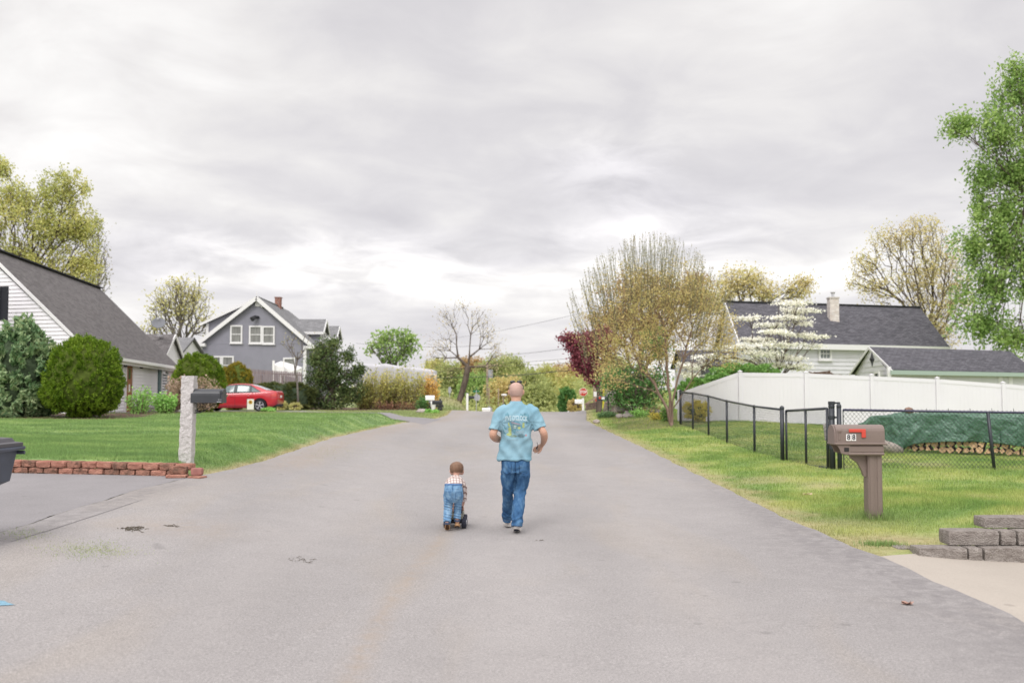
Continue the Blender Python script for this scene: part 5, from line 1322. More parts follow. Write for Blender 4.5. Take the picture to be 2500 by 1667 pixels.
mb = MB(); xm = P(2063, 1095, 13).x
mb.box(((xm + xRr - .02) / 2, Y0, (zb0 + zl0) / 2 + .01), (xRr - .02 - xm, .28, zb0 - zl0 - .045), None, .015)
mb.box(((xm + xRr) / 2 - .015, Y0, zl0 + .02), (xRr - xm - .01, .305, .04), None, .012)
mb.add([(xL + .03, Y0 - .14, zb0 - .008), (xm + .01, Y0 - .14, zb0 - .008), (xm + .01, Y0 - .14, zl0 + .01), (xL + .13, Y0 - .14, zl0 + .01), (xL + .09, Y0 - .14, zb0 - .07)], [(0, 1, 2, 3, 4)]) if False else None
part('lower_tray', mb, taupe, m1)
mb = MB(); prof = [(xL + .02, zb0 - .01), (xL + .06, zb0 - .06), (xL + .075, zl0 + .03), (xm + .02, zl0 + .005), (xm + .02, zb0 - .01)]
for s in (-1, 1):
    mb = MB(); y = Y0 + s * .135; rr = [[Vector((p[0], y - .008, p[1])) for p in prof], [Vector((p[0], y + .008, p[1])) for p in prof]]
    cut = [Vector((xL + .045, y, zb0 - .018))]
    mb.rings(rr); part('tray_cheek', mb, taupe, m1)
mb = MB(); mb.box((xm - .028, Y0 - .146, (zb0 + zl0) / 2 + .004), (.062, .006, .052), None, .003); part('slot', mb, rec_shade, m1, label='dark plate painted as the shaded paper slot opening')  # thin dark plate on the cheek paints the shade inside the opening
mb = MB(); rprism(mb, arch(.275, (zt0 - zb0) * .42, (zt0 - zb0) * .93, 12), xL - .006, xL + .02, (0, Y0, zb0 + .014), Mb); dd = part('front_door', mb, taupe, m1)
mb = MB(); mb.box((xL + .055, Y0 - .153, zb0 + .17), (.045, .02, .045), None, .012); mb.box((xL + .055, Y0 - .15, zb0 + .10), (.028, .012, .10), None, .006); part('latch', mb, taupe, dd)
mb = MB(); redm = mat('red_flag', S(232, 88, 74, 1.5), .45)
fz = P(2080, 1050, 13).z; fx0, fx1 = P(2062, 1050, 13).x, P(2103, 1050, 13).x; yf = Y0 - .162
mb.box(((fx0 + fx1) / 2, yf, fz), (fx1 - fx0, .012, .042), None, .006); mb.box((fx1 - .028, yf - .001, fz - .045), (.056, .014, .09), None, .006); part('flag', mb, redm, m1)
def text_mesh(body_, size, loc, rot, name, mt, parent, ext=.0015, font_scale=(1, 1, 1), shear=0, align='CENTER', bold=0, space=1):
    cu = bpy.data.curves.new('t', 'FONT'); cu.body = body_; cu.size = size; cu.extrude = ext; cu.align_x = align; cu.align_y = 'CENTER'; cu.shear = shear; cu.offset = bold; cu.space_character = space
    o = bpy.data.objects.new('t', cu); COL.objects.link(o); bpy.context.view_layer.update()
    me = bpy.data.meshes.new_from_object(o.evaluated_get(bpy.context.evaluated_depsgraph_get())); me.name = name
    bpy.data.objects.remove(o); bpy.data.curves.remove(cu)
    Mt = Matrix.Translation(Vector(loc) - origin(parent)) @ rot.to_4x4() @ Matrix.Diagonal((font_scale[0], font_scale[1], font_scale[2], 1))
    me.transform(Mt); me.materials.clear()
    return new_obj(name, me, mt, parent)
RX = Matrix.Rotation(R(90), 3, 'X')      # text facing -y
black = mat('black_print', (.012, .012, .016, 1), .6)
for i, px in enumerate((2062, 2074.5)):
    c = P(px, 1066.5, 13); mb = MB(); mb.box((c.x, Y0 - .1525, c.z), (.060, .005, .084), None, .002); pl = part('number_plate', mb, M['white_paint'], m1)
    text_mesh('8', .100, (c.x, Y0 - .1558, c.z), RX, 'digit', black, pl, font_scale=(.85, .92, 1), bold=.0025)
mb = MB(); q = [(X0 - .09, zl0 - .005), (X0 - .30, zl0 - .005), (X0 - .285, zl0 - .045), (X0 - .20, zl0 - .10), (X0 - .15, zl0 - .20), (X0 - .125, zl0 - .275), (X0 - .09, zl0 - .275)]
mb.rings([[Vector((a, Y0 - .035, b)) for a, b in q], [Vector((a, Y0 + .035, b)) for a, b in q]]); part('bracket', mb, taupe, m1)
rngm = np.random.default_rng(3)
gxm = X0 + rngm.normal(0, .13, 420); gym = Y0 + rngm.normal(-.02, .12, 420); blades('post_grass', gxm, gym, np.full(420, .13), np.full(420, .009), 'long tufts of grass round the foot of the taupe mailbox post', 6, lushv=.8, dryv=.1)
cc_ = G(2150, 1332); gxm = cc_.x + rngm.normal(0, .13, 500); gym = cc_.y + rngm.normal(0, .07, 500); blades('grass_tuft', gxm, gym, np.full(500, .06), np.full(500, .007), 'bright green tuft of grass by the corner of the block wall', 7, lushv=.9, dryv=0)

# ------------------------------------------------------------------ left: granite post with black mailbox
Yp = 15.8; gb_ = P(455, 1116, Yp); gz = Zs(gb_.x, Yp)
granite = mat('granite', (.50, .475, .465, 1), .9, .2, nscale=60, namt=.16, bump=1.3, bscale=26)
m2 = thing('mailbox_post', 'rough pale granite post standing in the left lawn', 'post', (gb_.x, Yp, gz))
top = P(463, 917, Yp); mb = MB(); rg = np.random.default_rng(2); rings = []
for j in range(34):
    f = j / 33; c = Vector((gb_.x, Yp, gz - .1)).lerp(Vector((top.x, Yp, top.z)), f); s = .098 * (1 - .02 * f); ring = []
    for k in range(28):
        t = k / 28 * 4; sd_ = int(t); u = (t - sd_) * 2 - 1
        x, y = [(u, -1), (1, u), (-u, 1), (-1, -u)][sd_]
        n_ = mnoise.noise(Vector((x * 2.2, y * 2.2, f * 14))) * .011 + mnoise.noise(Vector((x * 6, y * 6, f * 45))) * .006
        ring.append(Vector((c.x + x * (s + n_), c.y + y * (s + n_), c.z + (0 if j < 33 else -.004 + n_ * .5))))
    rings.append(ring)
mb.rings(rings); part('shaft', mb, granite, m2)
bm_ = P(512, 978, Yp)
m3 = thing('black_mailbox', 'black arched metal mailbox bolted to the granite post on a scroll bracket', 'mailbox', (bm_.x, Yp, P(512, 1008, Yp).z))
x0_, x1_ = P(470, 980, Yp).x, P(547, 980, Yp).x; zb_ = P(510, 983, Yp).z; zt_ = P(510, 949, Yp).z
blk = mat('black_paint', (.035, .037, .043, 1), .38, .5, nscale=4, namt=.15)
mb = MB(); rprism(mb, arch(.21, (zt_ - zb_) * .52, zt_ - zb_, 12), x0_, x1_, (0, Yp, zb_), Mb, .006); part('box', mb, blk, m3)
mb = MB(); rprism(mb, arch(.222, (zt_ - zb_) * .52, (zt_ - zb_) * 1.03, 12), x1_ - .022, x1_ + .008, (0, Yp, zb_ - .004), Mb); part('front_door', mb, blk, m3)
mb = MB(); mb.box((x1_ - .045, Yp - .113, zb_ + .015), (.07, .012, .01)); mb.box((x1_ - .035, Yp - .113, zb_ + .05), (.05, .012, .008)); part('latch_strip', mb, M['steel'], m3)
mb = MB(); mb.box((x1_ - .03, Yp - .118, zb_ + .12), (.014, .012, .14)); mb.box((x1_ - .012, Yp - .118, zb_ + .17), (.035, .01, .04)); part('flag', mb, blk, m3)
mb = MB(); xb_ = P(470, 1000, Yp).x
mb.beam((xb_ + .01, Yp, zb_ - .01), (xb_ + .01, Yp, P(470, 1017, Yp).z), .03, .02, up=(0, 1, 0)); mb.beam((xb_, Yp, zb_ - .012), (x1_ - .12, Yp, zb_ - .012), .03, .014)
a = P(473, 1008, Yp); b = P(522, 987, Yp)
mb.tube([(a.x, Yp, a.z), (a.x + .10, Yp, a.z + .005), (a.x + .2, Yp, a.z + .06), (b.x - .02, Yp, b.z - .01), (b.x + .02, Yp, b.z - .0), (b.x + .01, Yp, b.z - .035), (b.x - .015, Yp, b.z - .02)], .008, 6)
def spiral(cx, cz, r, turns, s=1, n=22, ph=0):
    return [(cx + s * r * (1 - .75 * k / n) * math.cos(ph + turns * 2 * math.pi * k / n), Yp, cz + r * (1 - .75 * k / n) * math.sin(ph + turns * 2 * math.pi * k / n)) for k in range(n + 1)]
q = P(484, 992, Yp); mb.tube(spiral(q.x, q.z, .048, 1.6), .006, 5); q = P(497, 992, Yp); mb.tube(spiral(q.x, q.z, .035, 1.5, -1, ph=1), .006, 5); q = P(480, 1003, Yp); mb.tube(spiral(q.x, q.z, .026, 1.4), .006, 5)
part('scroll_bracket', mb, M['black_metal'], m3)

# ------------------------------------------------------------------ left retaining wall
redb = mat('red_block', (.30, .135, .10, 1), .95, .1, nscale=9, col2=(.42, .22, .165, 1), bump=1.2, bscale=40)
redd = mat('red_block_weathered', (.13, .08, .06, 1), .95, .1, nscale=11, col2=(.38, .19, .14, 1), bump=1.4, bscale=30)
rw = thing('retaining_wall', 'low two course wall of weathered red blocks along the left driveway', 'wall', (-6.5, 15.2, .6))
def rockblock(mb, c, s, rz=0, seed=0, amp=.012, bev=.012):
    rgb = np.random.default_rng(seed); bm = bmesh.new(); bmesh.ops.create_cube(bm, size=1); bmesh.ops.subdivide_edges(bm, edges=bm.edges, cuts=3, use_grid_fill=True)
    Mx = Matrix.Rotation(rz, 3, 'Z'); vs = []
    for v in bm.verts:
        p = Vector((v.co.x * s[0], v.co.y * s[1], v.co.z * s[2])); e_ = sum(1 for a in v.co if abs(a) > .49)
        n_ = mnoise.noise(Vector((p.x * 9 + seed * 3.1, p.y * 9, p.z * 9 + seed)))
        if abs(v.co.z) < .49: p.y += n_ * amp * 1.5; p.x += n_ * amp * .3
        else: p.z += n_ * amp * .3
        if e_ >= 2: p *= (1 - bev * (e_ - 1) / max(s) * 1.2)
        vs.append(tuple(Vector(c) + Mx @ p))
    mb.add(vs, [tuple(v.index for v in f.verts) for f in bm.faces]); bm.free()
a = np.array(WALL_A); b = np.array(WALL_B); Lw = np.hypot(*(b - a)); ang = math.atan2(b[1] - a[1], b[0] - a[0])
blk_w = .262; i = 0
for row in range(2):
    s = .30 if row == 0 else .16
    if row == 1: s = .30
    s0 = 0
    while s + blk_w < Lw and s < 5.1:
        p = a + (b - a) * ((s + (blk_w / 2 if row == 0 else 0)) / Lw); sm = s + (blk_w / 2 if row == 0 else 0) 
        z = Zs(p[0], p[1] - .35)
        if sm > .25:
            mb = MB(); rockblock(mb, (p[0] + rgb_ if False else p[0], p[1] + .06 * row * 0 - .02 + .012 * math.sin(i * 5.1), z + .045 + row * .105 + .003), (blk_w - .010 - .004 * (i % 3), .2, .100), ang + .03 * math.sin(i * 2.3), i, .016)
            part('block', mb, [redb, redd][(i * 7 + row) % 3 == 0 or row == 0 and i % 2 == 0], rw); i += 1
        s += blk_w
# loose end pieces
c = P(437, 1150, 14.85); zg = Zs(c.x, 14.8); lo = thing('loose_block', 'chipped red block lying on a paver at the end of the wall', 'block', (c.x, 14.8, zg))
mb = MB(); rockblock(mb, (c.x, 14.78, zg + .03), (.30, .24, .05), .1, 60, .01); part('paver', mb, redb, lo)
mb = MB(); rockblock(mb, (c.x + .0, 14.85, zg + .115), (.26, .2, .11), .15, 61, .02); part('block', mb, redd, lo)
c = P(484, 1155, 14.8); zg = Zs(c.x, 14.75); lo = thing('loose_brick', 'pinkish brick on a flat paver beside the corner of the left lawn', 'brick', (c.x, 14.75, zg))
mb = MB(); rockblock(mb, (c.x + .01, 14.72, zg + .02), (.22, .2, .035), -.3, 62, .006); part('paver', mb, redb, lo)
mb = MB(); rockblock(mb, (c.x - .01, 14.78, zg + .095), (.17, .13, .11), .0, 63, .006); part('brick', mb, mat('pink_brick', (.32, .15, .13, 1), .9, .1, nscale=12, namt=.15), lo)

# ------------------------------------------------------------------ right block wall
cbm = mat('concrete_block', (.235, .205, .185, 1), .95, .1, nscale=16, col2=(.36, .325, .295, 1), bump=1.8, bscale=60)
bw_ = thing('block_wall', 'stepped grey brown wall of split face concrete blocks by the concrete driveway', 'wall', (4.6, 10.6, .06))
def blockrow(pxs, Yr, z0, h, dep=.26, dy=0):
    for k, (pa, pb) in enumerate(pxs):
        ya = Yr + dy * k
        xa_, xb_ = (pa - 1250) / F_PX * ya + .006, (pb - 1250) / F_PX * ya - .006
        mb = MB(); rockblock(mb, ((xa_ + xb_) / 2, ya + dep / 2, z0 + h / 2), (xb_ - xa_, dep, h - .006), 0, int(pa), .014, .008); part('block', mb, cbm, bw_)
zb = float(Z(4.6, 10.3)) - .03
blockrow([(2182, 2238)], 10.72, zb - .01, .12)
blockrow([(2233, 2353), (2354, 2390), (2392, 2520), (2522, 2640), (2642, 2700)], 10.42, zb, .155)
blockrow([(2306, 2431), (2433, 2472), (2474, 2600), (2602, 2700)], 10.58, zb + .155, .155)
blockrow([(2392, 2530), (2532, 2700)], 10.78, zb + .31, .115)

# ------------------------------------------------------------------ wheeled bin
by_ = 9.2; bx_ = -5.06; bz_ = Zs(bx_, by_)
binm = mat('bin_plastic', (.058, .068, .095, 1), .5, .4, nscale=3, namt=.2)
lidm = mat('lid_plastic', (.075, .072, .08, 1), .5, .4)
bn = thing('wheeled_bin', 'dark blue grey wheeled bin cut off by the left edge of the picture', 'bin', (bx_, by_, bz_))
H_ = P(0, 1098, by_ - .3).z - bz_
Rb = Matrix.Rotation(R(0), 3, 'Z')
def rect(cx, cy, w, d, z, n=5, r=.05):
    pts = []
    for (sx, sy, a0) in ((1, -1, -90), (1, 1, 0), (-1, 1, 90), (-1, -1, 180)):
        for k in range(n):
            t = R(a0 + 90 * k / (n - 1)); pts.append(Vector((cx + sx * (w / 2 - r) + r * math.cos(t), cy + sy * (d / 2 - r) + r * math.sin(t), z)))
    return pts
mb = MB(); mb.rings([rect(bx_ - .22, by_ + .02, .34, .5, bz_ + .03), rect(bx_ - .20, by_ + .02, .40, .54, bz_ + .1), rect(bx_ - .06, by_, .58, .58, bz_ + H_ * .60), rect(bx_ - .0, by_, .62, .62, bz_ + H_ * .64), rect(bx_, by_, .70, .72, bz_ + H_ * .97), rect(bx_, by_, .72, .74, bz_ + H_)]); part('body', mb, binm, bn)
mb = MB(); mb.rings([rect(bx_, by_, .79, .80, bz_ + H_ - .035), rect(bx_, by_, .81, .82, bz_ + H_ - .015), rect(bx_, by_, .80, .80, bz_ + H_ + .0)]); part('rim', mb, binm, bn)
mb = MB(); mb.rings([rect(bx_, by_, .77, .79, bz_ + H_ + .002), rect(bx_, by_, .77, .79, bz_ + H_ + .035), rect(bx_, by_, .66, .70, bz_ + H_ + .045), rect(bx_, by_, .62, .66, bz_ + H_ + .08), rect(bx_, by_, .50, .55, bz_ + H_ + .088)])
part('lid', mb, lidm, bn)
mb = MB(); mb.box((bx_ + .18, by_ - .355, bz_ + H_ * .82), (.16, .03, .16), None, .012); part('grip', mb, binm, bn)
mb = MB(); mb.tube([(bx_ - .4, by_ + .36, bz_ + H_ - .06), (bx_ + .4, by_ + .36, bz_ + H_ - .06)], .018, 8); part('handle_bar', mb, binm, bn)
for s in (-1, 1):
    mb = MB(); mb.cyl((bx_ - .22 + s * .20, by_ + .24, bz_ + .13), .125, .06, 20, (1, 0, 0)); part('wheel', mb, M['black_metal'], bn)

# ------------------------------------------------------------------ white vinyl fence
vf = thing('vinyl_fence', 'tall solid white vinyl fence running behind the chain link fence', 'fence', (12, 37, .6))
YF = 37.0; FH = 1.83
pp = [1807 + 160.5 * i for i in range(-0, 7)]
def ztop(px): return P(px, np.interp(px, [1807, 1965, 2128, 2287, 2451, 2620, 2780], [909, 911, 918, 925, 937, 951, 964]), YF).z
def vpost(x, zt, zb): 
    mb = MB(); mb.box((x, YF, (zt + zb) / 2), (.125, .125, zt - zb), None, .006); mb.box((x, YF, zt + .012), (.155, .155, .025), None, .006)
    mb.add([(x - .065, YF - .065, zt + .024), (x + .065, YF - .065, zt + .024), (x + .065, YF + .065, zt + .024), (x - .065, YF + .065, zt + .024), (x, YF, zt + .06)], [(0, 1, 4), (1, 2, 4), (2, 3, 4), (3, 0, 4)])
    part('post', mb, M['vinyl'], vf)
xs_ = [P(p, 950, YF).x for p in pp]; zt_l = [ztop(p) for p in pp]
for x, zt in zip(xs_, zt_l): vpost(x, zt + .03, zt - FH - .2)
def panel(x0, x1, za, zb2, ba, bb):
    mb = MB(); n = max(1, int(round((x1 - x0 - .125) / .152))); wv = (x1 - x0 - .13) / n
    for i in range(n):
        xa = x0 + .065 + i * wv; xb = xa + wv - .0016; fa = (xa - x0) / (x1 - x0); fb_ = (xb - x0) / (x1 - x0)
        t0 = za + (zb2 - za) * fa - .06; t1 = za + (zb2 - za) * fb_ - .06; b0 = ba + (bb - ba) * fa; b1 = ba + (bb - ba) * fb_
        v = [(xa, YF - .011, b0), (xb, YF - .011, b1), (xb, YF - .011, t1), (xa, YF - .011, t0), (xa, YF + .011, b0), (xb, YF + .011, b1), (xb, YF + .011, t1), (xa, YF + .011, t0)]
        mb.add(v, [(0, 1, 2, 3), (5, 4, 7, 6), (1, 5, 6, 2), (4, 0, 3, 7), (3, 2, 6, 7), (0, 4, 5, 1)])
    part('panel', mb, M['vinyl'], vf)
    mb = MB(); mb.beam((x0 + .066, YF, za - .075), (x1 - .066, YF, zb2 - .075), .046, .14); part('rail', mb, M['vinyl'], vf); mb = MB(); mb.beam((x0 + .066, YF, ba + .07), (x1 - .066, YF, bb + .07), .046, .14); part('rail', mb, M['vinyl'], vf)
for i in range(len(xs_) - 1): panel(xs_[i], xs_[i + 1], zt_l[i], zt_l[i + 1], zt_l[i] - FH - .03, zt_l[i + 1] - FH - .03)
xe = P(1658, 955, YF).x; ze = P(1658, 957, YF).z; vpost(xe, ze + .03, ze - 1.3)
panel(xe, xs_[0], ze, zt_l[0], ze - 1.28, zt_l[0] - FH)

# ------------------------------------------------------------------ chain link fence
cf = thing('chain_link_fence', 'black chain link fence with gate in front of the white fence', 'fence', (6, 20, .3))
bm1 = M['black_vinyl']
def post(x, y, zt, zb, r=.03, cap=True, name='post'):
    mb = MB(); mb.tube([(x, y, zb - .1), (x, y, zt)], r, 10)
    if cap: mb.ell((x, y, zt), (r * 1.15, r * 1.15, r * 1.3), 10, 6)
    return part(name, mb, bm1, cf, smooth=True)
def linkmesh(p, q, zt0, zt1, zb0, zb1, parent, pitch=.085, r=.0024, name='wire_mesh', over=.035):
    """diamond wires in the vertical plane p-q"""
    p = np.array(p, float); q = np.array(q, float); Lh = np.hypot(*(q - p)); A = []; PRr = []; 
    H = max(zt0 - zb0, zt1 - zb1); segs = []
    def Zt(s): return zt0 + (zt1 - zt0) * s / Lh
    def Zb(s): return zb0 + (zb1 - zb0) * s / Lh
    for sg in (1, -1):
        s = -H if sg == 1 else 0
        while s < Lh + (0 if sg == 1 else H):
            # wire through parameter: s(t)=s+sg*t*1.0*(pitch ratio), z from bottom to top
            t0, t1 = 0., 1.
            sa, sb = s, s + sg * H * .92
            lo_, hi_ = (0., 1.)
            if sa != sb:
                ta = (0 - sa) / (sb - sa); tb = (Lh - sa) / (sb - sa); lo_ = max(0, min(ta, tb)); hi_ = min(1, max(ta, tb))
            if hi_ > lo_:
                s0 = sa + (sb - sa) * lo_; s1 = sa + (sb - sa) * hi_
                segs.append(((s0, Zb(s0) + (Zt(s0) + over - Zb(s0)) * lo_), (s1, Zb(s1) + (Zt(s1) + over - Zb(s1)) * hi_), sg))
            s += pitch
    A = []; par = []; 
    u = (q - p) / Lh; nrm = np.array([-u[1], u[0]])
    for (a, b, sg) in segs:
        o = nrm * .002 * sg
        A.append([p[0] + u[0] * a[0] + o[0], p[1] + u[1] * a[0] + o[1], a[1]]); par.append(-1)
        A.append([p[0] + u[0] * b[0] + o[0], p[1] + u[1] * b[0] + o[1], b[1]]); par.append(len(A) - 2)
    A = np.array(A); return branches(name, A, np.array(par), np.full(len(A), r), bm1, parent, 3)
def rail(pts, r, name='top_rail', mt=None, parent=None):
    mb = MB(); mb.tube(pts, r, 8); return part(name, mb, mt or bm1, parent or cf, smooth=True)
# side run going away
side_px = [(1909, 1000, 21.5), (1841, 992, 23.9), (1774, 979, 26.9), (1729, 967, 29.5), (1691, 960, 32.0), (1661, 957, 34.6)]
sp = [P(a, b, y) for a, b, y in side_px]
for i, v in enumerate(sp): post(v.x, v.y, v.z + (.03 if i in (0, 5) else -.0), Zs(v.x, v.y), .045 if i in (0, 5) else .031)
rail([(v.x, v.y, v.z) for v in sp], .024)
for a, b in zip(sp[:-1], sp[1:]): linkmesh((a.x, a.y), (b.x, b.y), a.z, b.z, Zs(a.x, a.y) + .03, Zs(b.x, b.y) + .03, cf, pitch=.10, r=.0026)
# gate section from corner to gate posts
gp1 = P(2030, 992, 19.4); gp2 = P(2048, 992, 19.3)
mid = P(1966, 997, 20.6); cz_ = sp[0]
gate = None
mb = MB(); a0 = Vector((cz_.x + .07, cz_.y - .06, 0)); a1 = Vector((gp1.x - .07, gp1.y + .06, 0))
ztA, ztB = P(1914, 1003, 21.4).z, P(2026, 997, 19.5).z; zbA, zbB = P(1914, 1128, 21.4).z, P(2026, 1142, 19.5).z
gm = MB()
for (x_, y_, t_, b_) in ((a0.x, a0.y, ztA, zbA), (a1.x, a1.y, ztB, zbB), ((a0.x + a1.x) / 2, (a0.y + a1.y) / 2, (ztA + ztB) / 2, (zbA + zbB) / 2)): gm.tube([(x_, y_, b_), (x_, y_, t_)], .026, 8)
gm.tube([(a0.x, a0.y, ztA), (a1.x, a1.y, ztB)], .024, 8); gm.tube([(a0.x, a0.y, zbA), (a1.x, a1.y, zbB)], .024, 8)
gate = part('gate', gm, bm1, cf, smooth=True)
linkmesh((a0.x, a0.y), (a1.x, a1.y), ztA, ztB, zbA, zbB, gate, pitch=.055, r=.0022)
post(gp1.x, gp1.y, gp1.z, Zs(gp1.x, gp1.y), .058); post(gp2.x, gp2.y, gp2.z, Zs(gp2.x, gp2.y), .045)
mb = MB()
for zz in (1.28, 1.0, .6, .42): mb.box(((gp1.x + gp2.x) / 2, gp1.y - .0, Zs(gp1.x, gp1.y) + zz), (.22, .05, .035), None, .008); mb.tube([(gp1.x, gp1.y, Zs(gp1.x, gp1.y) + zz - .03), (gp1.x, gp1.y, Zs(gp1.x, gp1.y) + zz + .03)], .066, 12)
part('gate_hinge', mb, bm1, cf)
# front run
e1_ = P(2058, 1000.5, 19.3); e2_ = P(2800, 1012, 19.3); e3 = P(2414, 1007, 19.3)
rail([(e1_.x, 19.3, e1_.z), (e2_.x, 19.3, e2_.z)], .022, mt=M['navy_rail'])
mb = MB(); mb.tube([(e1_.x, 19.3, Zs(e1_.x, 19.3)), (e1_.x, 19.3, e1_.z)], .010, 6); part('tension_bar', mb, bm1, cf)
mb = MB(); mb.tube([(e3.x + .09, 19.3, Zs(e3.x, 19.3) - .1), (e3.x - .02, 19.3, e3.z + .02)], .032, 10); part('post', mb, bm1, cf, smooth=True)
post(e2_.x, 19.3, e2_.z, Zs(e2_.x, 19.3))
linkmesh((e1_.x, 19.31), (e2_.x, 19.31), e1_.z, e2_.z, Zs(e1_.x, 19.3) + .03, Zs(e2_.x, 19.3) + .02, cf, pitch=.082, r=.0034)
mb = MB()
for i in range(14): x = e1_.x + .35 + i * .42; mb.tube([(x, 19.285, e1_.z + .03), (x + .01, 19.28, e1_.z - .06)], .005, 5)
part('tie_wires', mb, bm1, cf)
c = P(2019, 1054, 19.75); tg = thing('fence_sign', 'small pale patterned sign hanging tilted on the fence gate', 'sign', tuple(c))
mb = MB(); Mt = Matrix.Rotation(R(-6), 3, 'Y'); mb.box(c, (.12, .012, .33), Mt, .003); bd = part('board', mb, mat('sign_print', (.55, .50, .50, 1), .7, nscale=28, namt=.55, detail=1), tg)

# ------------------------------------------------------------------ woodpile: split logs under a tarp
barkm = mat('log_bark', (.14, .095, .07, 1), .95, .1, nscale=20, namt=.35)
cutm = mat('log_cut', (.50, .31, .17, 1), .85, .1, nscale=14, col2=(.66, .45, .28, 1), detail=4)
wa = np.array([8.9, 24.4]); wb = np.array([14.2, 20.9]); wl = np.hypot(*(wb - wa)); wu = (wb - wa) / wl; wn_ = np.array([-wu[1], wu[0]]); 
if wn_[1] > 0: wn_ = -wn_
rgl = np.random.default_rng(8); nlog = 0
def split_log(s, z, r, seed):
    rl = np.random.default_rng(seed)
    p = wa + wu * s; L_ = .40; c0 = p + wn_ * rl.uniform(-.03, .04)
    k = rl.choice([3, 4, 5, 9], p=[.35, .3, .15, .2]); t0 = rl.uniform(0, 6.28)
    pts = [(math.cos(t0 + 2 * math.pi * j / k + rl.normal(0, .12)) * r * rl.uniform(.9, 1.15), math.sin(t0 + 2 * math.pi * j / k) * r * rl.uniform(.85, 1.1)) for j in range(k)]
    mb = MB()
    def ring(d, sc): return [Vector((c0[0] + wu[0] * a * sc + wn_[0] * d, c0[1] + wu[1] * a * sc + wn_[1] * d, z + b * sc)) for a, b in pts]
    mb.rings([ring(-L_, 1), ring(0, 1)], caps=False); mb.cur = 1
    f0 = ring(.001, .985); mb.add(f0, [tuple(range(k))]); f1 = ring(-L_, 1); mb.add(f1, [tuple(range(k))])
    b0 = (c0[0], c0[1], z); me_o = part('split_log', mb, [barkm, cutm], None, base=b0)
    return tag(me_o, 'split firewood log in the pale cut row under the green tarp', 'log', 'split logs under the green tarp')
s = .28; row = 0
for row in range(5):
    s = .10 + .10 * (row % 2) + row * .16
    while s < 6.2:
        r = rgl.uniform(.062, .092); p = wa + wu * s; zg = Zs(*p) + .03
        # exposed part only: the tarp covers the rest
        if row < (4 if s < 2.6 else 2 if s > 3.6 else 3): split_log(s, zg + .075 + row * .142 + rgl.normal(0, .008), r, 500 + nlog); nlog += 1
        s += r * 2 + .008
# tarp: draped sheet over the stack
tarpm = bpy.data.materials.new('green_tarp'); tarpm.use_nodes = True
tt = tarpm.node_tree; bb_ = tt.nodes['Principled BSDF']; bb_.inputs['Roughness'].default_value = .32; bb_.inputs['Specular IOR Level'].default_value = .55
_tc = tt.nodes.new('ShaderNodeTexCoord'); _n = tt.nodes.new('ShaderNodeTexNoise'); _n.inputs['Scale'].default_value = 7; _n.inputs['Detail'].default_value = 8; _n.inputs['Distortion'].default_value = 1.2; tt.links.new(_tc.outputs['Object'], _n.inputs['Vector'])
_r = tt.nodes.new('ShaderNodeValToRGB'); tt.links.new(_n.outputs[0], _r.inputs[0]); _r.color_ramp.elements[0].position = .35; _r.color_ramp.elements[1].position = .65; _r.color_ramp.elements[0].color = S(66, 110, 86, 1.6); _r.color_ramp.elements[1].color = S(104, 146, 122, 1.6); tt.links.new(_r.outputs[0], bb_.inputs['Base Color'])
_b = tt.nodes.new('ShaderNodeBump'); _b.inputs['Strength'].default_value = .9; _b.inputs['Distance'].default_value = .05; tt.links.new(_n.outputs[0], _b.inputs['Height']); tt.links.new(_b.outputs[0], bb_.inputs['Normal'])
def tarp(name, label, s0, s1, top_f, low_f, seed, back=.62, fold=.05):
    ns, nt_ = 90, 46; V = []
    for i in range(ns):
        s = s0 + (s1 - s0) * i / (ns - 1)
        for j in range(nt_):
            f = j / (nt_ - 1)
            p = wa + wu * s; zg = Zs(*p); zt = zg + top_f(s); zl = zg + low_f(s)
            wig = mnoise.noise(Vector((s * 1.6 + seed, f * 1.3, 0))) * 2; w2_ = mnoise.noise(Vector((s * 4.1 + f * 2.3 + seed, f * 2.5, 3))); w3 = mnoise.noise(Vector((s * 11 - f * 7, f * 9 + s * 3, seed)))
            if f < .3: d = -back + (back + .06) * f / .3; z = zt + .02 * w2_ - .015 * w3 + .05 * wig * (f / .3)
            elif f < .36: d = .06 + .03 * (f - .3) / .06; z = zt - .05 * (f - .3) / .06 + .03 * w2_
            else:
                g_ = (f - .36) / .64; z = zt - .05 - (zt - .05 - zl) * g_; d = .09 + fold * (wig * .8 + w2_ * .9 + abs(math.sin(s * 2.7 + seed + f * 1.8)) * .7) * (.3 + g_) + .014 * w3
            V.append((p[0] + wn_[0] * d, p[1] + wn_[1] * d, z))
    i_ = np.arange(ns - 1)[:, None] * nt_ + np.arange(nt_ - 1)[None]
    Q = np.stack([i_, i_ + 1, i_ + nt_ + 1, i_ + nt_], -1).reshape(-1, 4)
    c = wa + wu * (s0 + s1) / 2; base = (c[0], c[1], Zs(*c))
    o = np_mesh(name, np.array(V), Q, 4, tarpm, smooth=True, off=base); o.location = base
    so = o.modifiers.new('s', 'SOLIDIFY'); so.thickness = .004
    return tag(o, label, 'tarp')
low1 = lambda s: np.interp(s, [-.45, -.2, .1, .45, .9, 1.6, 2.3, 2.9, 3.4], [.38, .1, .06, .0, .22, .30, .31, .27, .20]).item()
tarp('tarp', 'green tarp draped over the left part of the woodpile', -.42, 3.1, lambda s: np.interp(s, [-.42, -.1, .5, 1.2, 2, 2.8, 3.2], [.62, .86, .93, .98, .96, .93, .9]).item(), low1, 1.3, fold=.07)
low2 = lambda s: np.interp(s, [2.7, 3.1, 3.8, 4.6, 5.6, 6.6], [.30, .24, .19, .16, .17, .15]).item()
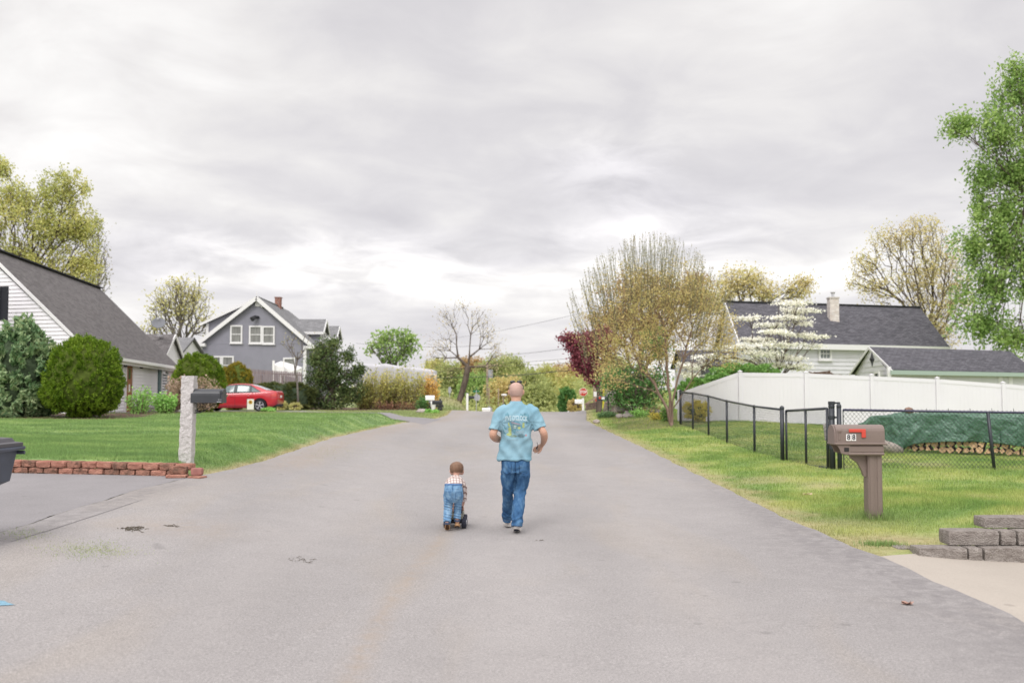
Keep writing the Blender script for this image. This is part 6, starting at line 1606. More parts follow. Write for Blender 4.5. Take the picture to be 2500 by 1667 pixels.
tarp('tarp', 'green tarp covering the right part of the woodpile, bulging beside the fence post', 2.75, 6.5, lambda s: np.interp(s, [2.7, 3.2, 4, 4.8, 5.6, 6.5], [.93, .96, .93, .98, 1.0, .95]).item(), low2, 7.7, fold=.05)
def rock(name, label, c, r, seed, mt, cat='rock', group=None, rot=0):
    bm = bmesh.new(); bmesh.ops.create_icosphere(bm, subdivisions=3, radius=1); mb = MB(); vs = []
    for v in bm.verts:
        n_ = 1 + .30 * mnoise.noise(v.co * 1.3 + Vector((seed, 0, 0))) + .10 * mnoise.noise(v.co * 4 + Vector((seed, 2, 0)))
        p = Vector((v.co.x * r[0], v.co.y * r[1], v.co.z * r[2])) * n_; vs.append(tuple(Vector(c) + Matrix.Rotation(rot, 3, 'Z') @ p))
    mb.add(vs, [tuple(q.index for q in f.verts) for f in bm.faces]); bm.free()
    o = part(name, mb, mt, None, smooth=True, base=(c[0], c[1], c[2] - r[2])); return tag(o, label, cat, group)
stone = mat('field_stone', (.26, .235, .215, 1), .95, .1, nscale=5, namt=.3, bump=1, bscale=18)
stonel = mat('pale_stone', (.38, .33, .31, 1), .95, .1, nscale=5, namt=.25, bump=1, bscale=18)
dryl = mat('dry_bark_log', (.33, .29, .26, 1), .95, .1, nscale=8, namt=.3, stretch=(1, 1, 3), bump=1, bscale=20)
p = wa + wu * .9; rock('stone', 'brown stone holding down the top of the left tarp', (p[0] - .1, p[1] + .1, Zs(*p) + 1.0), (.11, .1, .085), 4, mat('brown_stone', (.2, .13, .1, 1), .9, nscale=12, namt=.4))
c = P(2158, 1092, 23.6); lg = thing('fallen_log', 'short grey log lying in the grass at the left end of the woodpile', 'log', (c.x, 23.6, Zs(c.x, 23.6)))
zg = Zs(c.x, 23.6); mb = MB(); mb.tube([(c.x - .42, 23.45, zg + .22), (c.x - .1, 23.5, zg + .2), (c.x + .2, 23.6, zg + .12), (c.x + .42, 23.7, zg + .05)], [.13, .15, .14, .11], 14); part('trunk', mb, dryl, lg, smooth=True)
# crate of branches seen over the fence
c = P(2008, 913, 41); br = thing('brush_pile', 'heap of cut branches showing over the top of the white fence', 'brush pile', (c.x, 41, Zs(c.x, 41)))
mb = MB(); rgl = np.random.default_rng(4)
for i in range(90):
    x = c.x + rgl.uniform(-.5, .5); hgt = (1 - ((x - c.x) / .62) ** 2); z = c.z - .2 + hgt * rgl.uniform(0, .28); a = rgl.normal(0, .12); l = rgl.uniform(.15, .3)
    mb.tube([(x - l, 41 + rgl.uniform(-.4, .4), z - a * l), (x + l, 41 + rgl.uniform(-.4, .4), z + a * l)], rgl.uniform(.012, .03), 5)
for s_ in (-1, 1): mb.box((c.x + s_ * .45, 41, (c.z - .1 + Zs(c.x, 41)) / 2), (.08, .3, c.z - .1 - Zs(c.x, 41)))
part('branches', mb, barkm, br)

# ------------------------------------------------------------------ stone pillar, rocks, far mailboxes and signs on the right
def G2(px, Y): x = (px - 1250) / F_PX * Y; return Vector((x, Y, Zs(x, Y)))
b = G2(1493, 46.5); pl = thing('stone_pillar', 'dry stacked fieldstone pillar with a boulder on top beside the black mailbox', 'pillar', tuple(b))
mb = MB(); topz = P(1493, 972, 46.5).z; z = b.z - .05; i = 0; rgs = np.random.default_rng(6)
while z < topz:
    h = rgs.uniform(.045, .085); f = (z - b.z) / (topz - b.z); w = .40 - .10 * f
    x = -w
    while x < w:
        l = rgs.uniform(.14, .30)
        for yy in (-w * .75, w * .3):
            rockblock(mb, (b.x + x + l / 2, 46.5 + yy + rgs.normal(0, .02), z + h / 2), (l, w * 1.0, h * .9), rgs.normal(0, .08), i, .03, .03); i += 1
        x += l
    z += h
part('stones', mb, mat('stacked_stone', (.20, .16, .14, 1), .95, .1, nscale=3.2, col2=(.40, .34, .30, 1), bump=1, bscale=14), pl)
rk_ = rock('boulder', 'rounded boulder capping the stone pillar', (b.x, 46.4, topz + .14), (.27, .24, .2), 3, stonel)
for i, (px, Y, r, lab) in enumerate([(1456, 39.5, .13, 'single pale stone at the edge of the road'), (1522, 42.5, .26, 'largest rock of the heap right of the pillar'), (1532, 42.0, .20, 'low rock at the right side of the heap'), (1514, 41.9, .15, 'small rock at the front left of the heap'),
                                     (1528, 41.3, .16, 'small rock at the front foot of the heap'), (1520, 43.2, .2, 'rock at the back of the heap near the pillar'), (1541, 41.2, .12, 'small pale rock in the plants right of the heap'), (1548, 41, .14, 'pinkish flat rock in the plants further right of the heap'),
                                     (1534, 44.5, .3, 'long low rock behind the heap'), (1560, 44.5, .26, 'half buried rock behind the green plants'), (1590, 44, .24, 'half buried tan rock left of the tree trunks'), (1602, 42.5, .2, 'tan rock before the left tree trunk')]):
    g = G2(px, Y); sc_ = [1, 1.25][i % 2]; rock('rock', lab, (g.x, Y, g.z + r * .5 + (.18 if i in (1, 5) else 0)), (r * sc_, r, r * .75), 10 + i, [stonel, stone][i % 3 == 1], group='rocks in the roadside bed')
def simple_mailbox(px, Y, w_px, h_px, cy, post_px, label, boxm, postm, side=1, post_w=.09, plate=None):
    g = G2(post_px, Y); root = thing('mailbox', label, 'mailbox', tuple(g))
    s = scale(Y); c = P(px, cy, Y); w = w_px * s; h = h_px * s
    mb = MB(); rprism(mb, arch(h * .9, h * .55, h, 8), c.x - w / 2, c.x + w / 2, (0, Y, c.z - h / 2), Mb, .006); bx = part('box', mb, boxm, root)
    mb = MB(); mb.box((g.x, Y + (.02 if side else 0), (g.z + c.z - h / 2) / 2 - .05), (post_w, post_w, c.z - h / 2 - g.z + .1), None, .005)
    if abs(post_px - px) * s > w * .4: mb.box((g.x, Y, (g.z + c.z + h / 2) / 2 + .03), (post_w, post_w, c.z + h / 2 - g.z + .1), None, .005)
    part('post', mb, postm, root)
    return root, bx, c, w, h
r_, bx, c, w, h = simple_mailbox(1470.5, 45.5, 26, 12, 972, 1484.5, 'black mailbox with red and white stickers before the stone pillar', blk, M['black_metal'], post_w=.06)
Yb = 45.5 - h * .46
mb = MB(); mb.box((c.x - .12, Yb, c.z + .02), (.10, .006, .10), None, .002); part('sticker', mb, redm, bx, label='red sticker'); mb = MB(); mb.box((c.x + .03, Yb, c.z), (.13, .006, .11), None, .002); part('sticker', mb, M['white_paint'], bx, label='white sticker')
simple_mailbox(1412, 64, 17, 10, 980, 1423, 'white mailbox on a white post below the red stop sign', M['white_paint'], M['white_paint'], post_w=.13)
r_, bx, c, w, h = simple_mailbox(1050, 55, 22, 11, 971, 1050, 'white mailbox on a thin dark post at the left side of the crest', M['white_paint'], M['black_metal'], post_w=.06)
simple_mailbox(1187, 92, 20, 9, 1000, 1188, 'white mailbox half hidden beyond the crest by the utility pole', M['white_paint'], M['white_paint'])
simple_mailbox(1391, 70, 6, 4, 1008, 1387, 'tiny white post box at the crest below the green bush', M['white_paint'], M['white_paint'])
# black wagon / bins beside the far white mailbox
g = G2(1075, 56.5); root = thing('black_mailbox', 'black mailbox with dark panniers on a black post right of the white mailbox', 'mailbox', tuple(g))
mb = MB(); mb.tube([(g.x, 56.5, g.z), (g.x, 56.5, P(1076, 973, 56.5).z)], .045, 8); mb.ell((g.x, 56.5, g.z + .1), (.14, .14, .14), 10, 6); part('post', mb, M['black_metal'], root)
c = P(1068, 983, 56.5); mb = MB(); rprism(mb, arch(.22, .14, .24, 8), c.x - .30, c.x + .28, (0, 56.5, c.z - .1), Mb, .006); mb.box((c.x + .12, 56.5, c.z - .18), (.45, .2, .14), None, .02); part('box', mb, M['black_metal'], root)
c = P(1058, 986, 58); g = G2(1058, 58); o = thing('garden_urn', 'white urn shaped tub behind the post of the white mailbox', 'planter', tuple(g))
mb = MB(); mb.tube([(c.x, 58, g.z), (c.x, 58, g.z + .12), (c.x, 58, g.z + .35), (c.x, 58, g.z + .55)], [.16, .1, .22, .26], 12); part('tub', mb, M['white_paint'], o, smooth=True)
rock('rock', 'flat pale stone beside the clump below the white mailbox', (G2(1031, 51).x, 51, G2(1031, 51).z + .08), (.3, .2, .12), 40, stonel)
# stop sign facing us
def octagon(c, r, th, mb, rot=0):
    mb.rings([[Vector((c[0] + r * math.cos(R(22.5 + 45 * k)), c[1] + y, c[2] + r * math.sin(R(22.5 + 45 * k)))) for k in range(8)] for y in (0, th)])
Ys = 90; c = P(1424, 957, Ys); g = G2(1424, Ys); ss = thing('stop_sign', 'red octagonal stop sign reading STOP beyond the crest on the right', 'sign', (c.x, Ys, g.z))
mb = MB(); octagon((c.x, Ys, c.z), .395, .01, mb); bd = part('border', mb, M['white_paint'], ss)
mb = MB(); octagon((c.x, Ys - .012, c.z), .365, .008, mb); pn = part('panel', mb, mat('sign_red', S(222, 76, 66, 1.5), .5), ss)
text_mesh('STOP', .30, (c.x, Ys - .016, c.z), RX, 'lettering', M['white_paint'], pn, font_scale=(.82, 1.1, 1), bold=.008)
mb = MB(); mb.box((c.x, Ys + .04, (g.z + c.z) / 2), (.06, .05, c.z - g.z + .3)); part('pole', mb, M['grey_metal'], ss)
# stop sign seen from behind, with the green street name plate
def back_sign(px, cy, r_px, Y, label, plate=None, top=None):
    c = P(px, cy, Y); g = G2(px, Y); root = thing('stop_sign', label, 'sign', (c.x, Y, g.z)); s = scale(Y)
    mb = MB(); octagon((c.x + .05, Y + .04, c.z), r_px * s, .012, mb); part('panel', mb, M['grey_metal'], root)
    mb = MB(); zt = top if top else c.z + .3; mb.box((c.x, Y, (g.z + zt) / 2), (.06, .05, zt - g.z)); part('pole', mb, M['steel'], root)
    return root, c, zt
r_, c, zt = back_sign(1163, 970, 8.6, 84, 'grey back of an octagonal sign topped by a green street name plate', top=P(1162, 952, 84).z)
mb = MB(); mb.box((c.x, 84, zt - .1), (.55, .02, .16)); mb.box((c.x, 84, zt + .1), (.02, .55, .16)); part('name_plate', mb, mat('sign_green', S(60, 140, 104, 1.5), .5), r_)
back_sign(1193, 1000, 8, 94, 'lower grey octagonal sign back half hidden by the crest', top=P(1193, 990, 94).z)
c = P(1098, 952, 96); g = G2(1098, 96); o = thing('road_sign', 'small grey oblong back of a sign left of the leaning tree', 'sign', (c.x, 96, g.z))
mb = MB(); mb.rings([[Vector((c.x + .17 * math.cos(t), 96 + y, c.z + .34 * math.sin(t))) for t in [2 * math.pi * k / 8 + .39 for k in range(8)]] for y in (0, .015)]); part('panel', mb, M['grey_metal'], o)
mb = MB(); mb.box((c.x, 96.04, (g.z + c.z) / 2), (.05, .04, c.z - g.z + .4)); part('pole', mb, M['steel'], o)
g = G2(1141, 78); zt = P(1141, 960, 78).z; o = thing('white_post', 'white square post carrying a black newspaper box beside the grey sign back', 'post', tuple(g))
mb = MB(); mb.box((g.x, 78, (g.z + zt) / 2), (.17, .17, zt - g.z), None, .01); part('post', mb, M['white_paint'], o); c = P(1151, 970, 78); mb = MB(); rprism(mb, arch(.2, .1, .19, 8), c.x - .2, c.x + .24, (0, 78, c.z - .09), Mb, .005); part('box', mb, M['black_metal'], o)
# house number sign, stair rail, low wall by the far driveway
Yr = 62; g = G2(1456, Yr); o = thing('number_sign', 'small white square sign on a post behind the black mailbox', 'sign', tuple(g)); c = P(1455, 962, Yr)
mb = MB(); mb.box((c.x, Yr, c.z), (.28, .02, .3), None, .003); part('panel', mb, M['white_paint'], o); mb = MB(); mb.box((c.x, Yr + .03, (g.z + c.z) / 2), (.06, .04, c.z - g.z)); part('post', mb, M['grey_metal'], o)
mb = MB(); mb.box((c.x + .02, Yr - .02, P(1456, 977, Yr).z), (.14, .01, .14)); part('reflector', mb, redm, o)
a = P(1427, 988, Yr); b = P(1462, 966, Yr); o = thing('stair_rail', 'tan wooden handrail climbing behind the black mailbox', 'handrail', (a.x, Yr, G2(1430, Yr).z))
mb = MB(); tanw = mat('tan_wood', S(206, 178, 158, K), .7); mb.beam(a, b, .09, .10); part('rail', mb, tanw, o)
for px in (1430.5, 1459.5):
    t_ = (px - 1427) / 35; zt = a.z + (b.z - a.z) * t_; g = G2(px, Yr); mb = MB(); mb.box((g.x, Yr, (g.z + zt) / 2), (.09, .09, zt - g.z)); part('post', mb, tanw, o)
o = thing('stone_curb_wall', 'low reddish stone wall beside the pale apron of the far driveway', 'wall', tuple(G2(1443, 60)))
mb = MB(); k = 0
for row in range(3):
    for i in range(5):
        px = 1429 + i * 6.6 + (row % 2) * 2; g = G2(px + 3, 60); rockblock(mb, (g.x, 60, g.z + .07 + row * .14), (.165, .3, .13), 0, 200 + k, .02); k += 1
for row in range(4):
    g = G2(1463, 59.6); rockblock(mb, (g.x, 59.6, g.z + .09 + row * .17), (.22, .3, .165), 0, 240 + row, .02)
part('stones', mb, mat('reddish_stone', (.20, .14, .125, 1), .95, .1, nscale=4, namt=.3), o)
# yellow sign post
Yy = 57; g = G2(1473, Yy); o = thing('sign_frame', 'tall yellow post with a yellow crossboard and a brown board under it', 'sign', tuple(g))
yel = mat('yellow_paint', S(240, 226, 60, 1.4), .6); zt = P(1473, 940, Yy).z
mb = MB(); mb.box((g.x, Yy, (g.z + zt) / 2), (.10, .10, zt - g.z), None, .005); part('post', mb, yel, o, label='yellow post'); g2 = G2(1480, Yy); mb = MB(); mb.box((g2.x, Yy, (g2.z + zt) / 2), (.09, .09, zt - g2.z), None, .005); part('post', mb, M['grey_metal'], o, label='grey post')
c = P(1474, 931, Yy); mb = MB(); mb.box((c.x, Yy, c.z), (.64, .12, .24), None, .01); part('crossboard', mb, yel, o); c = P(1478, 941, Yy); mb = MB(); mb.box((c.x + .04, Yy, c.z), (.66, .4, .11), None, .01); part('brown_board', mb, mat('brown_board', (.10, .04, .03, 1), .8), o)
# lamp / utility poles and wires
def upole(px, Y, top_y, r, label, arm=None, kind='utility_pole'):
    g = G2(px, Y); zt = P(px, top_y, Y).z; o = thing(kind, label, 'pole', tuple(g)); mb = MB(); mb.tube([(g.x, Y, g.z - .3), (g.x, Y, zt)], [r, r * .75], 10); part('pole', mb, M['pole_wood'], o, smooth=True)
    return o, Vector((g.x, Y, zt))
o, t1 = upole(1190, 112, 884, .17, 'tall wooden utility pole in the valley left of the man')
mb = MB(); mb.beam((t1.x - 1.1, 112, t1.z - .35), (t1.x + 1.1, 112, t1.z - .35), .1, .12); part('crossarm', mb, M['pole_wood'], o); mb = MB(); mb.cyl((t1.x + .35, 111.8, t1.z - 1.3), .28, .9, 14); part('transformer', mb, M['grey_metal'], o)
upole(1194.5, 108, 945, .06, 'thin pale pole just right of the wooden utility pole'); upole(1217, 105, 948, .08, 'grey pole close left of the man\'s shoulder')
o, t2 = upole(1452, 70, 905, .15, 'dark utility pole behind the dark red tree')
c = P(1231, 964, 90); g = G2(1229, 90); o = thing('yard_lamp', 'white yard lamp on a pale post by the man\'s left shoulder', 'lamp', (c.x, 90, g.z)); mb = MB(); mb.box((g.x, 90, (g.z + c.z) / 2), (.13, .13, c.z - g.z)); part('post', mb, M['pole_wood'], o); mb = MB(); mb.ell(c, (.28, .2, .1), 10, 6); part('lamp_head', mb, M['white_paint'], o)
def wire(label, a, b, sag=1.0, r=.018, n=24):
    a = Vector(a); b = Vector(b); mb = MB(); pts = []
    for k in range(n + 1):
        f = k / n; p = a.lerp(b, f); p.z -= sag * 4 * f * (1 - f); pts.append(p)
    mb.tube(pts, r, 5); o = part('overhead_wire', mb, M['black_metal'], None, base=tuple((a + b) / 2)); return tag(o, label, 'wire', 'overhead wires')
wire('lowest dark overhead wire crossing just above the far tree tops', P(900, 918, 100), P(1460, 896, 95), .5, .028)
wire('second overhead wire crossing low over the valley right of the man', P(1240, 918, 118), P(1470, 878, 80), .3, .020)
wire('thin wire just above the valley trees', P(1190, 893, 112), P(1460, 880, 80), .1, .016)
wire('thin wire third from the tree tops right of the leaning tree', P(1190, 888, 112), P(1460, 868, 80), .1, .016)
wire('upper thin wire ending at the dark red tree', P(1190, 868, 112), P(1470, 836, 70), .2, .016)
wire('highest near level wire right of the leaning tree', P(1040, 832, 110), P(1470, 752, 60), .3, .010)
wire('thin wire between the dark evergreen and the leaning tree', P(870, 838, 100), P(1190, 842, 112), .3, .014)

# ------------------------------------------------------------------ wooden fence, trailer, car
wf = thing('wooden_fence', 'weathered grey picket stockade fence before the lavender house', 'fence', (-15, 64, .9))
mb = MB(); Yw = 64; x = P(598, 930, Yw).x; xe_ = P(735, 930, Yw).x; rgf = np.random.default_rng(1); i = 0
while x < xe_:
    zt = P(600, 899, Yw).z + (P(735, 908, Yw).z - P(600, 899, Yw).z) * (x - P(598, 930, Yw).x) / (xe_ - P(598, 930, Yw).x) + rgf.normal(0, .012)
    zb__ = Zs(x, Yw); w = .085; v = [(x, Yw, zb__), (x + w, Yw, zb__), (x + w, Yw, zt - .07), (x + w / 2, Yw, zt), (x, Yw, zt - .07)]
    mb.rings([[Vector(q) for q in v], [Vector((q[0], q[1] + .02, q[2])) for q in v]]); x += .115; i += 1
part('pickets', mb, M['wood_fence'], wf)
mb = MB(); zt = P(600, 908, Yw).z; mb.beam((P(598, 930, Yw).x, Yw + .045, zt), (xe_, Yw + .045, zt - .2), .05, .09); part('rail', mb, M['wood_fence'], wf); mb = MB(); mb.beam((P(598, 930, Yw).x, Yw + .045, zt - 1.1), (xe_, Yw + .045, zt - 1.3), .05, .09); part('rail', mb, M['wood_fence'], wf)
for px in (638, 690): x = P(px, 930, Yw).x; mb = MB(); mb.box((x, Yw - .06, 1.9), (.12, .12, 2.2)); part('post', mb, M['wood_fence'], wf)
# white shed roof with white posts behind the fence
c = P(692, 890, 70); o = thing('white_porch', 'white sloping porch canopy with posts behind the wooden fence', 'porch', (c.x, 70, Zs(c.x, 70)))
a = P(667, 889, 70); b = P(720, 905, 70); mb = MB(); v = [a, b, b - V3(0, 0, .5), a - V3(0, 0, .6)]; mb.rings([[Vector(q) for q in v], [Vector(q) + V3(0, 2.5, .3) for q in v]]); part('canopy', mb, M['white_paint'], o)
mb = MB()
for px, ty in ((668, 880), (692, 882), (684, 912), (732, 905)):
    q = P(px, ty, 69.8); mb.box((q.x, 69.8, (q.z + Zs(q.x, 70)) / 2), (.14, .14, q.z - Zs(q.x, 70)))
part('posts', mb, M['white_paint'], o)
# covered trailer
Yt = 70; tr = thing('covered_trailer', 'long white camper trailer wrapped in a bumpy white cover behind the forsythia', 'trailer', (P(980, 990, Yt).x, Yt, Zs(P(980, 990, Yt).x, Yt)))
x0 = P(872, 950, Yt).x; x1 = P(1064, 950, Yt).x; gzt = tr.location.z
topf = lambda px: np.interp(px, [872, 900, 925, 945, 965, 985, 1010, 1040, 1058, 1064], [892, 889, 890, 888, 892, 895, 897, 900, 903, 905])
mb = MB(); rings = []; NX = 46
for i in range(NX + 1):
    f = i / NX; x = x0 + (x1 - x0) * f; px = 872 + 192 * f; zt = P(px, topf(px), Yt).z; e_ = min(1, min(f, 1 - f) * 60 + .85); ring = []
    for k in range(26):
        t = 2 * math.pi * k / 26; cx_, cz_ = math.cos(t), math.sin(t); q = .20
        yy = math.copysign(abs(cx_) ** q, cx_) * 1.2 * (.75 + .25 * e_); zz = math.copysign(abs(cz_) ** q, cz_)
        z = gzt + .45 + (zt - gzt - .45) * (zz + 1) / 2
        rp = .035 * math.sin(px * .42) * (abs(cx_) > .3) + .02 * mnoise.noise(Vector((x * 3, t, 0)))
        ring.append(Vector((x, Yt + yy + (rp if yy < 0 else -rp), z)))
    rings.append(ring)
mb.rings(rings); part('cover', mb, mat('white_cover', (.46, .455, .475, 1), .45, .3, nscale=2, namt=.05), tr, smooth=True)
c = P(1056, 922, Yt - 1.25); mb = MB(); mb.box((c.x, Yt - 1.22, c.z), (.42, .05, .5), None, .01); wn2 = part('window', mb, M['white_trim'], tr); mb = MB(); mb.box((c.x, Yt - 1.235, c.z), (.30, .05, .38)); part('pane', mb, mat('green_pane', (.18, .22, .17, 1), .15, .5), wn2)
mb = MB(); mb.box(((x0 + x1) / 2, Yt, gzt + .38), (x1 - x0 - .3, 1.9, .14)); part('chassis', mb, M['black_metal'], tr)
for f in (.4, .52):
    mb = MB(); mb.cyl((x0 + (x1 - x0) * f, Yt - 1.0, gzt + .36), .36, .2, 20, (0, 1, 0)); part('wheel', mb, M['black_metal'], tr)
mb = MB(); xt = P(850, 960, 68).x; mb.box((xt, 68, Zs(xt, 68) + .5), (.9, .1, .1)); mb.beam((xt - .9, 68, Zs(xt, 68) + .55), (x0 + .2, Yt, gzt + .4), .1, .1); part('tow_bar', mb, M['black_metal'], tr)

# ------------------------------------------------------------------ red car (side on, tail to the right)
Yc = 53.0; s_ = scale(Yc - .9)
xr_ = P(679.5, 980, Yc - .6).x; car_z = Zs(xr_ - 2, Yc) + .014
car = thing('parked_car', 'red four door sedan parked in the far left driveway', 'car', (xr_ - 2.3, Yc, car_z))
paint = mat('red_paint', S(214, 44, 58, 1.45), .3, .5, coat=.7)
Lc = 4.60; xf = xr_ - Lc
PX = lambda f: xf + f * Lc
# t from front 0 to rear 1: belt height, roof height, half width
fs_ = [0, .02, .06, .12, .22, .30, .36, .44, .52, .60, .68, .76, .83, .88, .93, .97, .99, 1.0]
belt = [.55, .66, .74, .80, .87, .92, .94, .955, .965, .975, .985, 1.0, 1.03, 1.045, 1.05, 1.04, .98, .86]
roof = [.60, .70, .78, .84, .92, 1.10, 1.30, 1.43, 1.47, 1.465, 1.425, 1.33, 1.20, 1.10, 1.09, 1.08, 1.02, .9]
hw = [.62, .74, .82, .86, .885, .895, .90, .90, .90, .90, .90, .895, .88, .865, .84, .81, .77, .72]
sill = [.30, .24, .21, .20, .19, .18, .18, .18, .18, .18, .18, .19, .20, .22, .25, .30, .36, .45]
def sect(f):
    b_, r_2, w, sl = (np.interp(f, fs_, q) for q in (belt, roof, hw, sill))
    cab = max(0, r_2 - b_); k = min(1, cab / .35)
    wr = w * (1 - .30 * k) ; wr = w * .93 * (1 - k) + w * .66 * k
    pts = [(w * .70, sl), (w * .965, sl + .03), (w * .985, sl + .16), (w, .50 if sl < .4 else sl + .1), (w * .99, (.5 + b_) / 2 + .02), (w * .965, b_ - .03), (w * .94, b_)]
    pts += [(w * .94 + (wr - w * .94) * u, b_ + (r_2 - b_) * v) for u, v in ((.30, .30), (.62, .62), (.86, .86), (1.0, .95))]
    pts += [(wr * .82, r_2 - .012 * k - .002), (wr * .45, r_2 + .012 * k), (0, r_2 + .016 * k)]
    return pts
def side_y(f, z):
    p = sect(f)[:11]; zs = [q[1] for q in p]; return float(np.interp(z, zs, [q[0] for q in p]))
mb = MB(); rings = []
for i in range(61):
    f = i / 60; p = sect(f); full = [(-a, b) for a, b in p] + [(a, b) for a, b in p[::-1][1:]]
    rings.append([Vector((PX(f), Yc + a, car_z + b)) for a, b in full])
mb.rings(rings); body = part('body', mb, paint, car, smooth=True)
def side_patch(name, poly_fn, mt, parent, side=-1, off=.006, nz=8, label=None):
    """poly_fn(f)->(zlo,zhi) over a list of f"""
    mb = MB(); fl, fn = poly_fn; rr = []
    for f in fl:
        zl, zh = fn(f); rr.append([Vector((PX(f), Yc + side * (side_y(f, zl + (zh - zl) * k / nz) + off), car_z + zl + (zh - zl) * k / nz)) for k in range(nz + 1)])
    vs = [v for r in rr for v in r]; fcs = [(i * (nz + 1) + k, i * (nz + 1) + k + 1, (i + 1) * (nz + 1) + k + 1, (i + 1) * (nz + 1) + k) for i in range(len(rr) - 1) for k in range(nz)]
    mb.add(vs, fcs); o = part(name, mb, mt, parent, smooth=True, label=label); so = o.modifiers.new('s', 'SOLIDIFY'); so.thickness = .004; so.offset = 0; return o
gl_ = mat('car_glass', (.10, .14, .14, 1), .08, .6)
lo_f = lambda f: float(np.interp(f, fs_, belt)) + .015
hi_f = lambda f: lo_f(f) + (float(np.interp(f, fs_, roof)) - lo_f(f)) * .84
for side in (-1, 1):
    side_patch('window_surround', (np.linspace(.31, .815, 40), lambda f: (lo_f(f) - .01, max(lo_f(f), min(hi_f(f) + .03, lo_f(f) + max(0, (.815 - f)) * 3.0 + .0)))), M['black_metal'], car, side, .004)
    side_patch('window', (np.linspace(.345, .51, 14), lambda f: (lo_f(f) + .015, min(hi_f(f), lo_f(f) + .02 + max(0, f - .335) * 4.4))), gl_, car, side, .010)
    side_patch('window', (np.linspace(.53, .685, 14), lambda f: (lo_f(f) + .015, hi_f(f))), gl_, car, side, .010)
    side_patch('quarter_window', (np.linspace(.70, .79, 10), lambda f: (lo_f(f) + .015, max(lo_f(f) + .02, min(hi_f(f) - .01, lo_f(f) + (.80 - f) * 3.0)))), gl_, car, side, .010)
    for f0 in (.52, .715): side_patch('door_gap', ([f0, f0 + .0022], lambda f: (.26, .97)), M['black_metal'], car, side, .002)
    for f0 in (.46, .655): side_patch('door_handle', (np.linspace(f0, f0 + .04, 4), lambda f: (.80, .835)), paint, car, side, .025, 2)
    side_patch('side_crease', (np.linspace(.28, .86, 30), lambda f: (.30, .315)), M['black_metal'], car, side, .001, 1)
    side_patch('tail_light', (np.linspace(.925, .992, 8), lambda f: (.78 - (f - .925) * .3, min(.98, .90 + (f - .925) * 1.2))), mat('tail_light', (.55, .06, .05, 1), .15, .6), car, side, .008)
    side_patch('headlight', (np.linspace(.02, .11, 8), lambda f: (.58, .66 + (f) * .7)), mat('headlight', (.6, .6, .6, 1), .1, .6), car, side, .008)
# rear and front screens
def top_patch(name, f0, f1, wlo, whi, mt):
    mb = MB(); n, m_ = 10, 10; vs = []
    for i in range(n + 1):
        f = f0 + (f1 - f0) * i / n; p = sect(f)[6:]; ys_ = [q[0] for q in p][::-1]; zs_ = [q[1] for q in p][::-1]; w = wlo + (whi - wlo) * i / n
        for k in range(m_ + 1):
            y = (2 * k / m_ - 1) * w; z = float(np.interp(abs(y), ys_, zs_)); vs.append((PX(f), Yc + y, car_z + z + .008))
    mb.add(vs, [(i * (m_ + 1) + k, i * (m_ + 1) + k + 1, (i + 1) * (m_ + 1) + k + 1, (i + 1) * (m_ + 1) + k) for i in range(n) for k in range(m_)])
    part(name, mb, mt, car, smooth=True)
top_patch('rear_screen', .70, .865, .52, .66, mat('screen_glass', (.42, .44, .47, 1), .1, .6)); top_patch('windscreen', .25, .385, .66, .54, gl_)
mb = MB(); mb.box((PX(1.0) + .004, Yc, car_z + .78), (.02, .36, .13), None, .01); part('number_plate', mb, M['white_paint'], car)
mb = MB(); mb.box((PX(.97), Yc, car_z + .33), (.24, 1.45, .14), None, .04); part('bumper_valance', mb, mat('dark_trim', (.03, .03, .03, 1), .7), car)
rim = mat('wheel_rim', (.55, .55, .58, 1), .3, .5, .5)
for f0 in (.205, .805):
    for side in (-1, 1):
        cx = PX(f0); cz = car_z + .325; cy = Yc + side * .80
        mb = MB(); mb.cyl((cx, cy - side * .0, cz), .375, .13, 32, (0, 1, 0)); mb2 = part('arch_shade', mb, mat('arch_shade_black', (.008, .008, .008, 1), .9), car) if False else None
        mb = MB(); rings = []
        side_patch('arch_shade', (np.linspace(f0 - .084, f0 + .084, 22), lambda f, f0=f0: (.17, .325 + .392 * math.sqrt(max(0, 1 - ((f - f0) / .0845) ** 2)))), mat('arch_shade_black', (.006, .006, .006, 1), .95), car, side, .003)  # black patch over the closed body side paints the shade of the arch
        cy = Yc + side * .845
        mb = MB(); 
        prof = [(.22, -.095), (.30, -.10), (.32, -.07), (.326, 0), (.32, .07), (.30, .10), (.225, .095)]
        mb.rings([[Vector((cx + r_3 * math.cos(2 * math.pi * k / 36), cy + y_, cz + r_3 * math.sin(2 * math.pi * k / 36))) for k in range(36)] for r_3, y_ in prof], caps=False)
        mb.cyl((cx, cy, cz), .225, .10, 28, (0, 1, 0)); wh = part('wheel', mb, mat('tyre', (.018, .018, .02, 1), .85), car, smooth=False)
        mb = MB(); yy = cy + side * .085
        mb.rings([[Vector((cx + r_3 * math.cos(2 * math.pi * k / 32), y_, cz + r_3 * math.sin(2 * math.pi * k / 32))) for k in range(32)] for r_3, y_ in ((.215, yy - side * .03), (.232, yy), (.20, yy + side * .004), (.20, yy - side * .03))], caps=False)
        for k in range(5):
            a = 2 * math.pi * k / 5 + .3
            for da in (-.13, .13): mb.beam((cx + .05 * math.cos(a), yy - side * .004, cz + .05 * math.sin(a)), (cx + .212 * math.cos(a + da), yy - side * .006, cz + .212 * math.sin(a + da)), .045, .02, up=(0, 1, 0))
        mb.cyl((cx, yy, cz), .055, .02, 16, (0, 1, 0)); part('rim', mb, rim, wh)
mb = MB(); mb.box((PX(.335), Yc - .99, car_z + 1.0), (.1, .2, .13), None, .04); part('mirror', mb, paint, car)
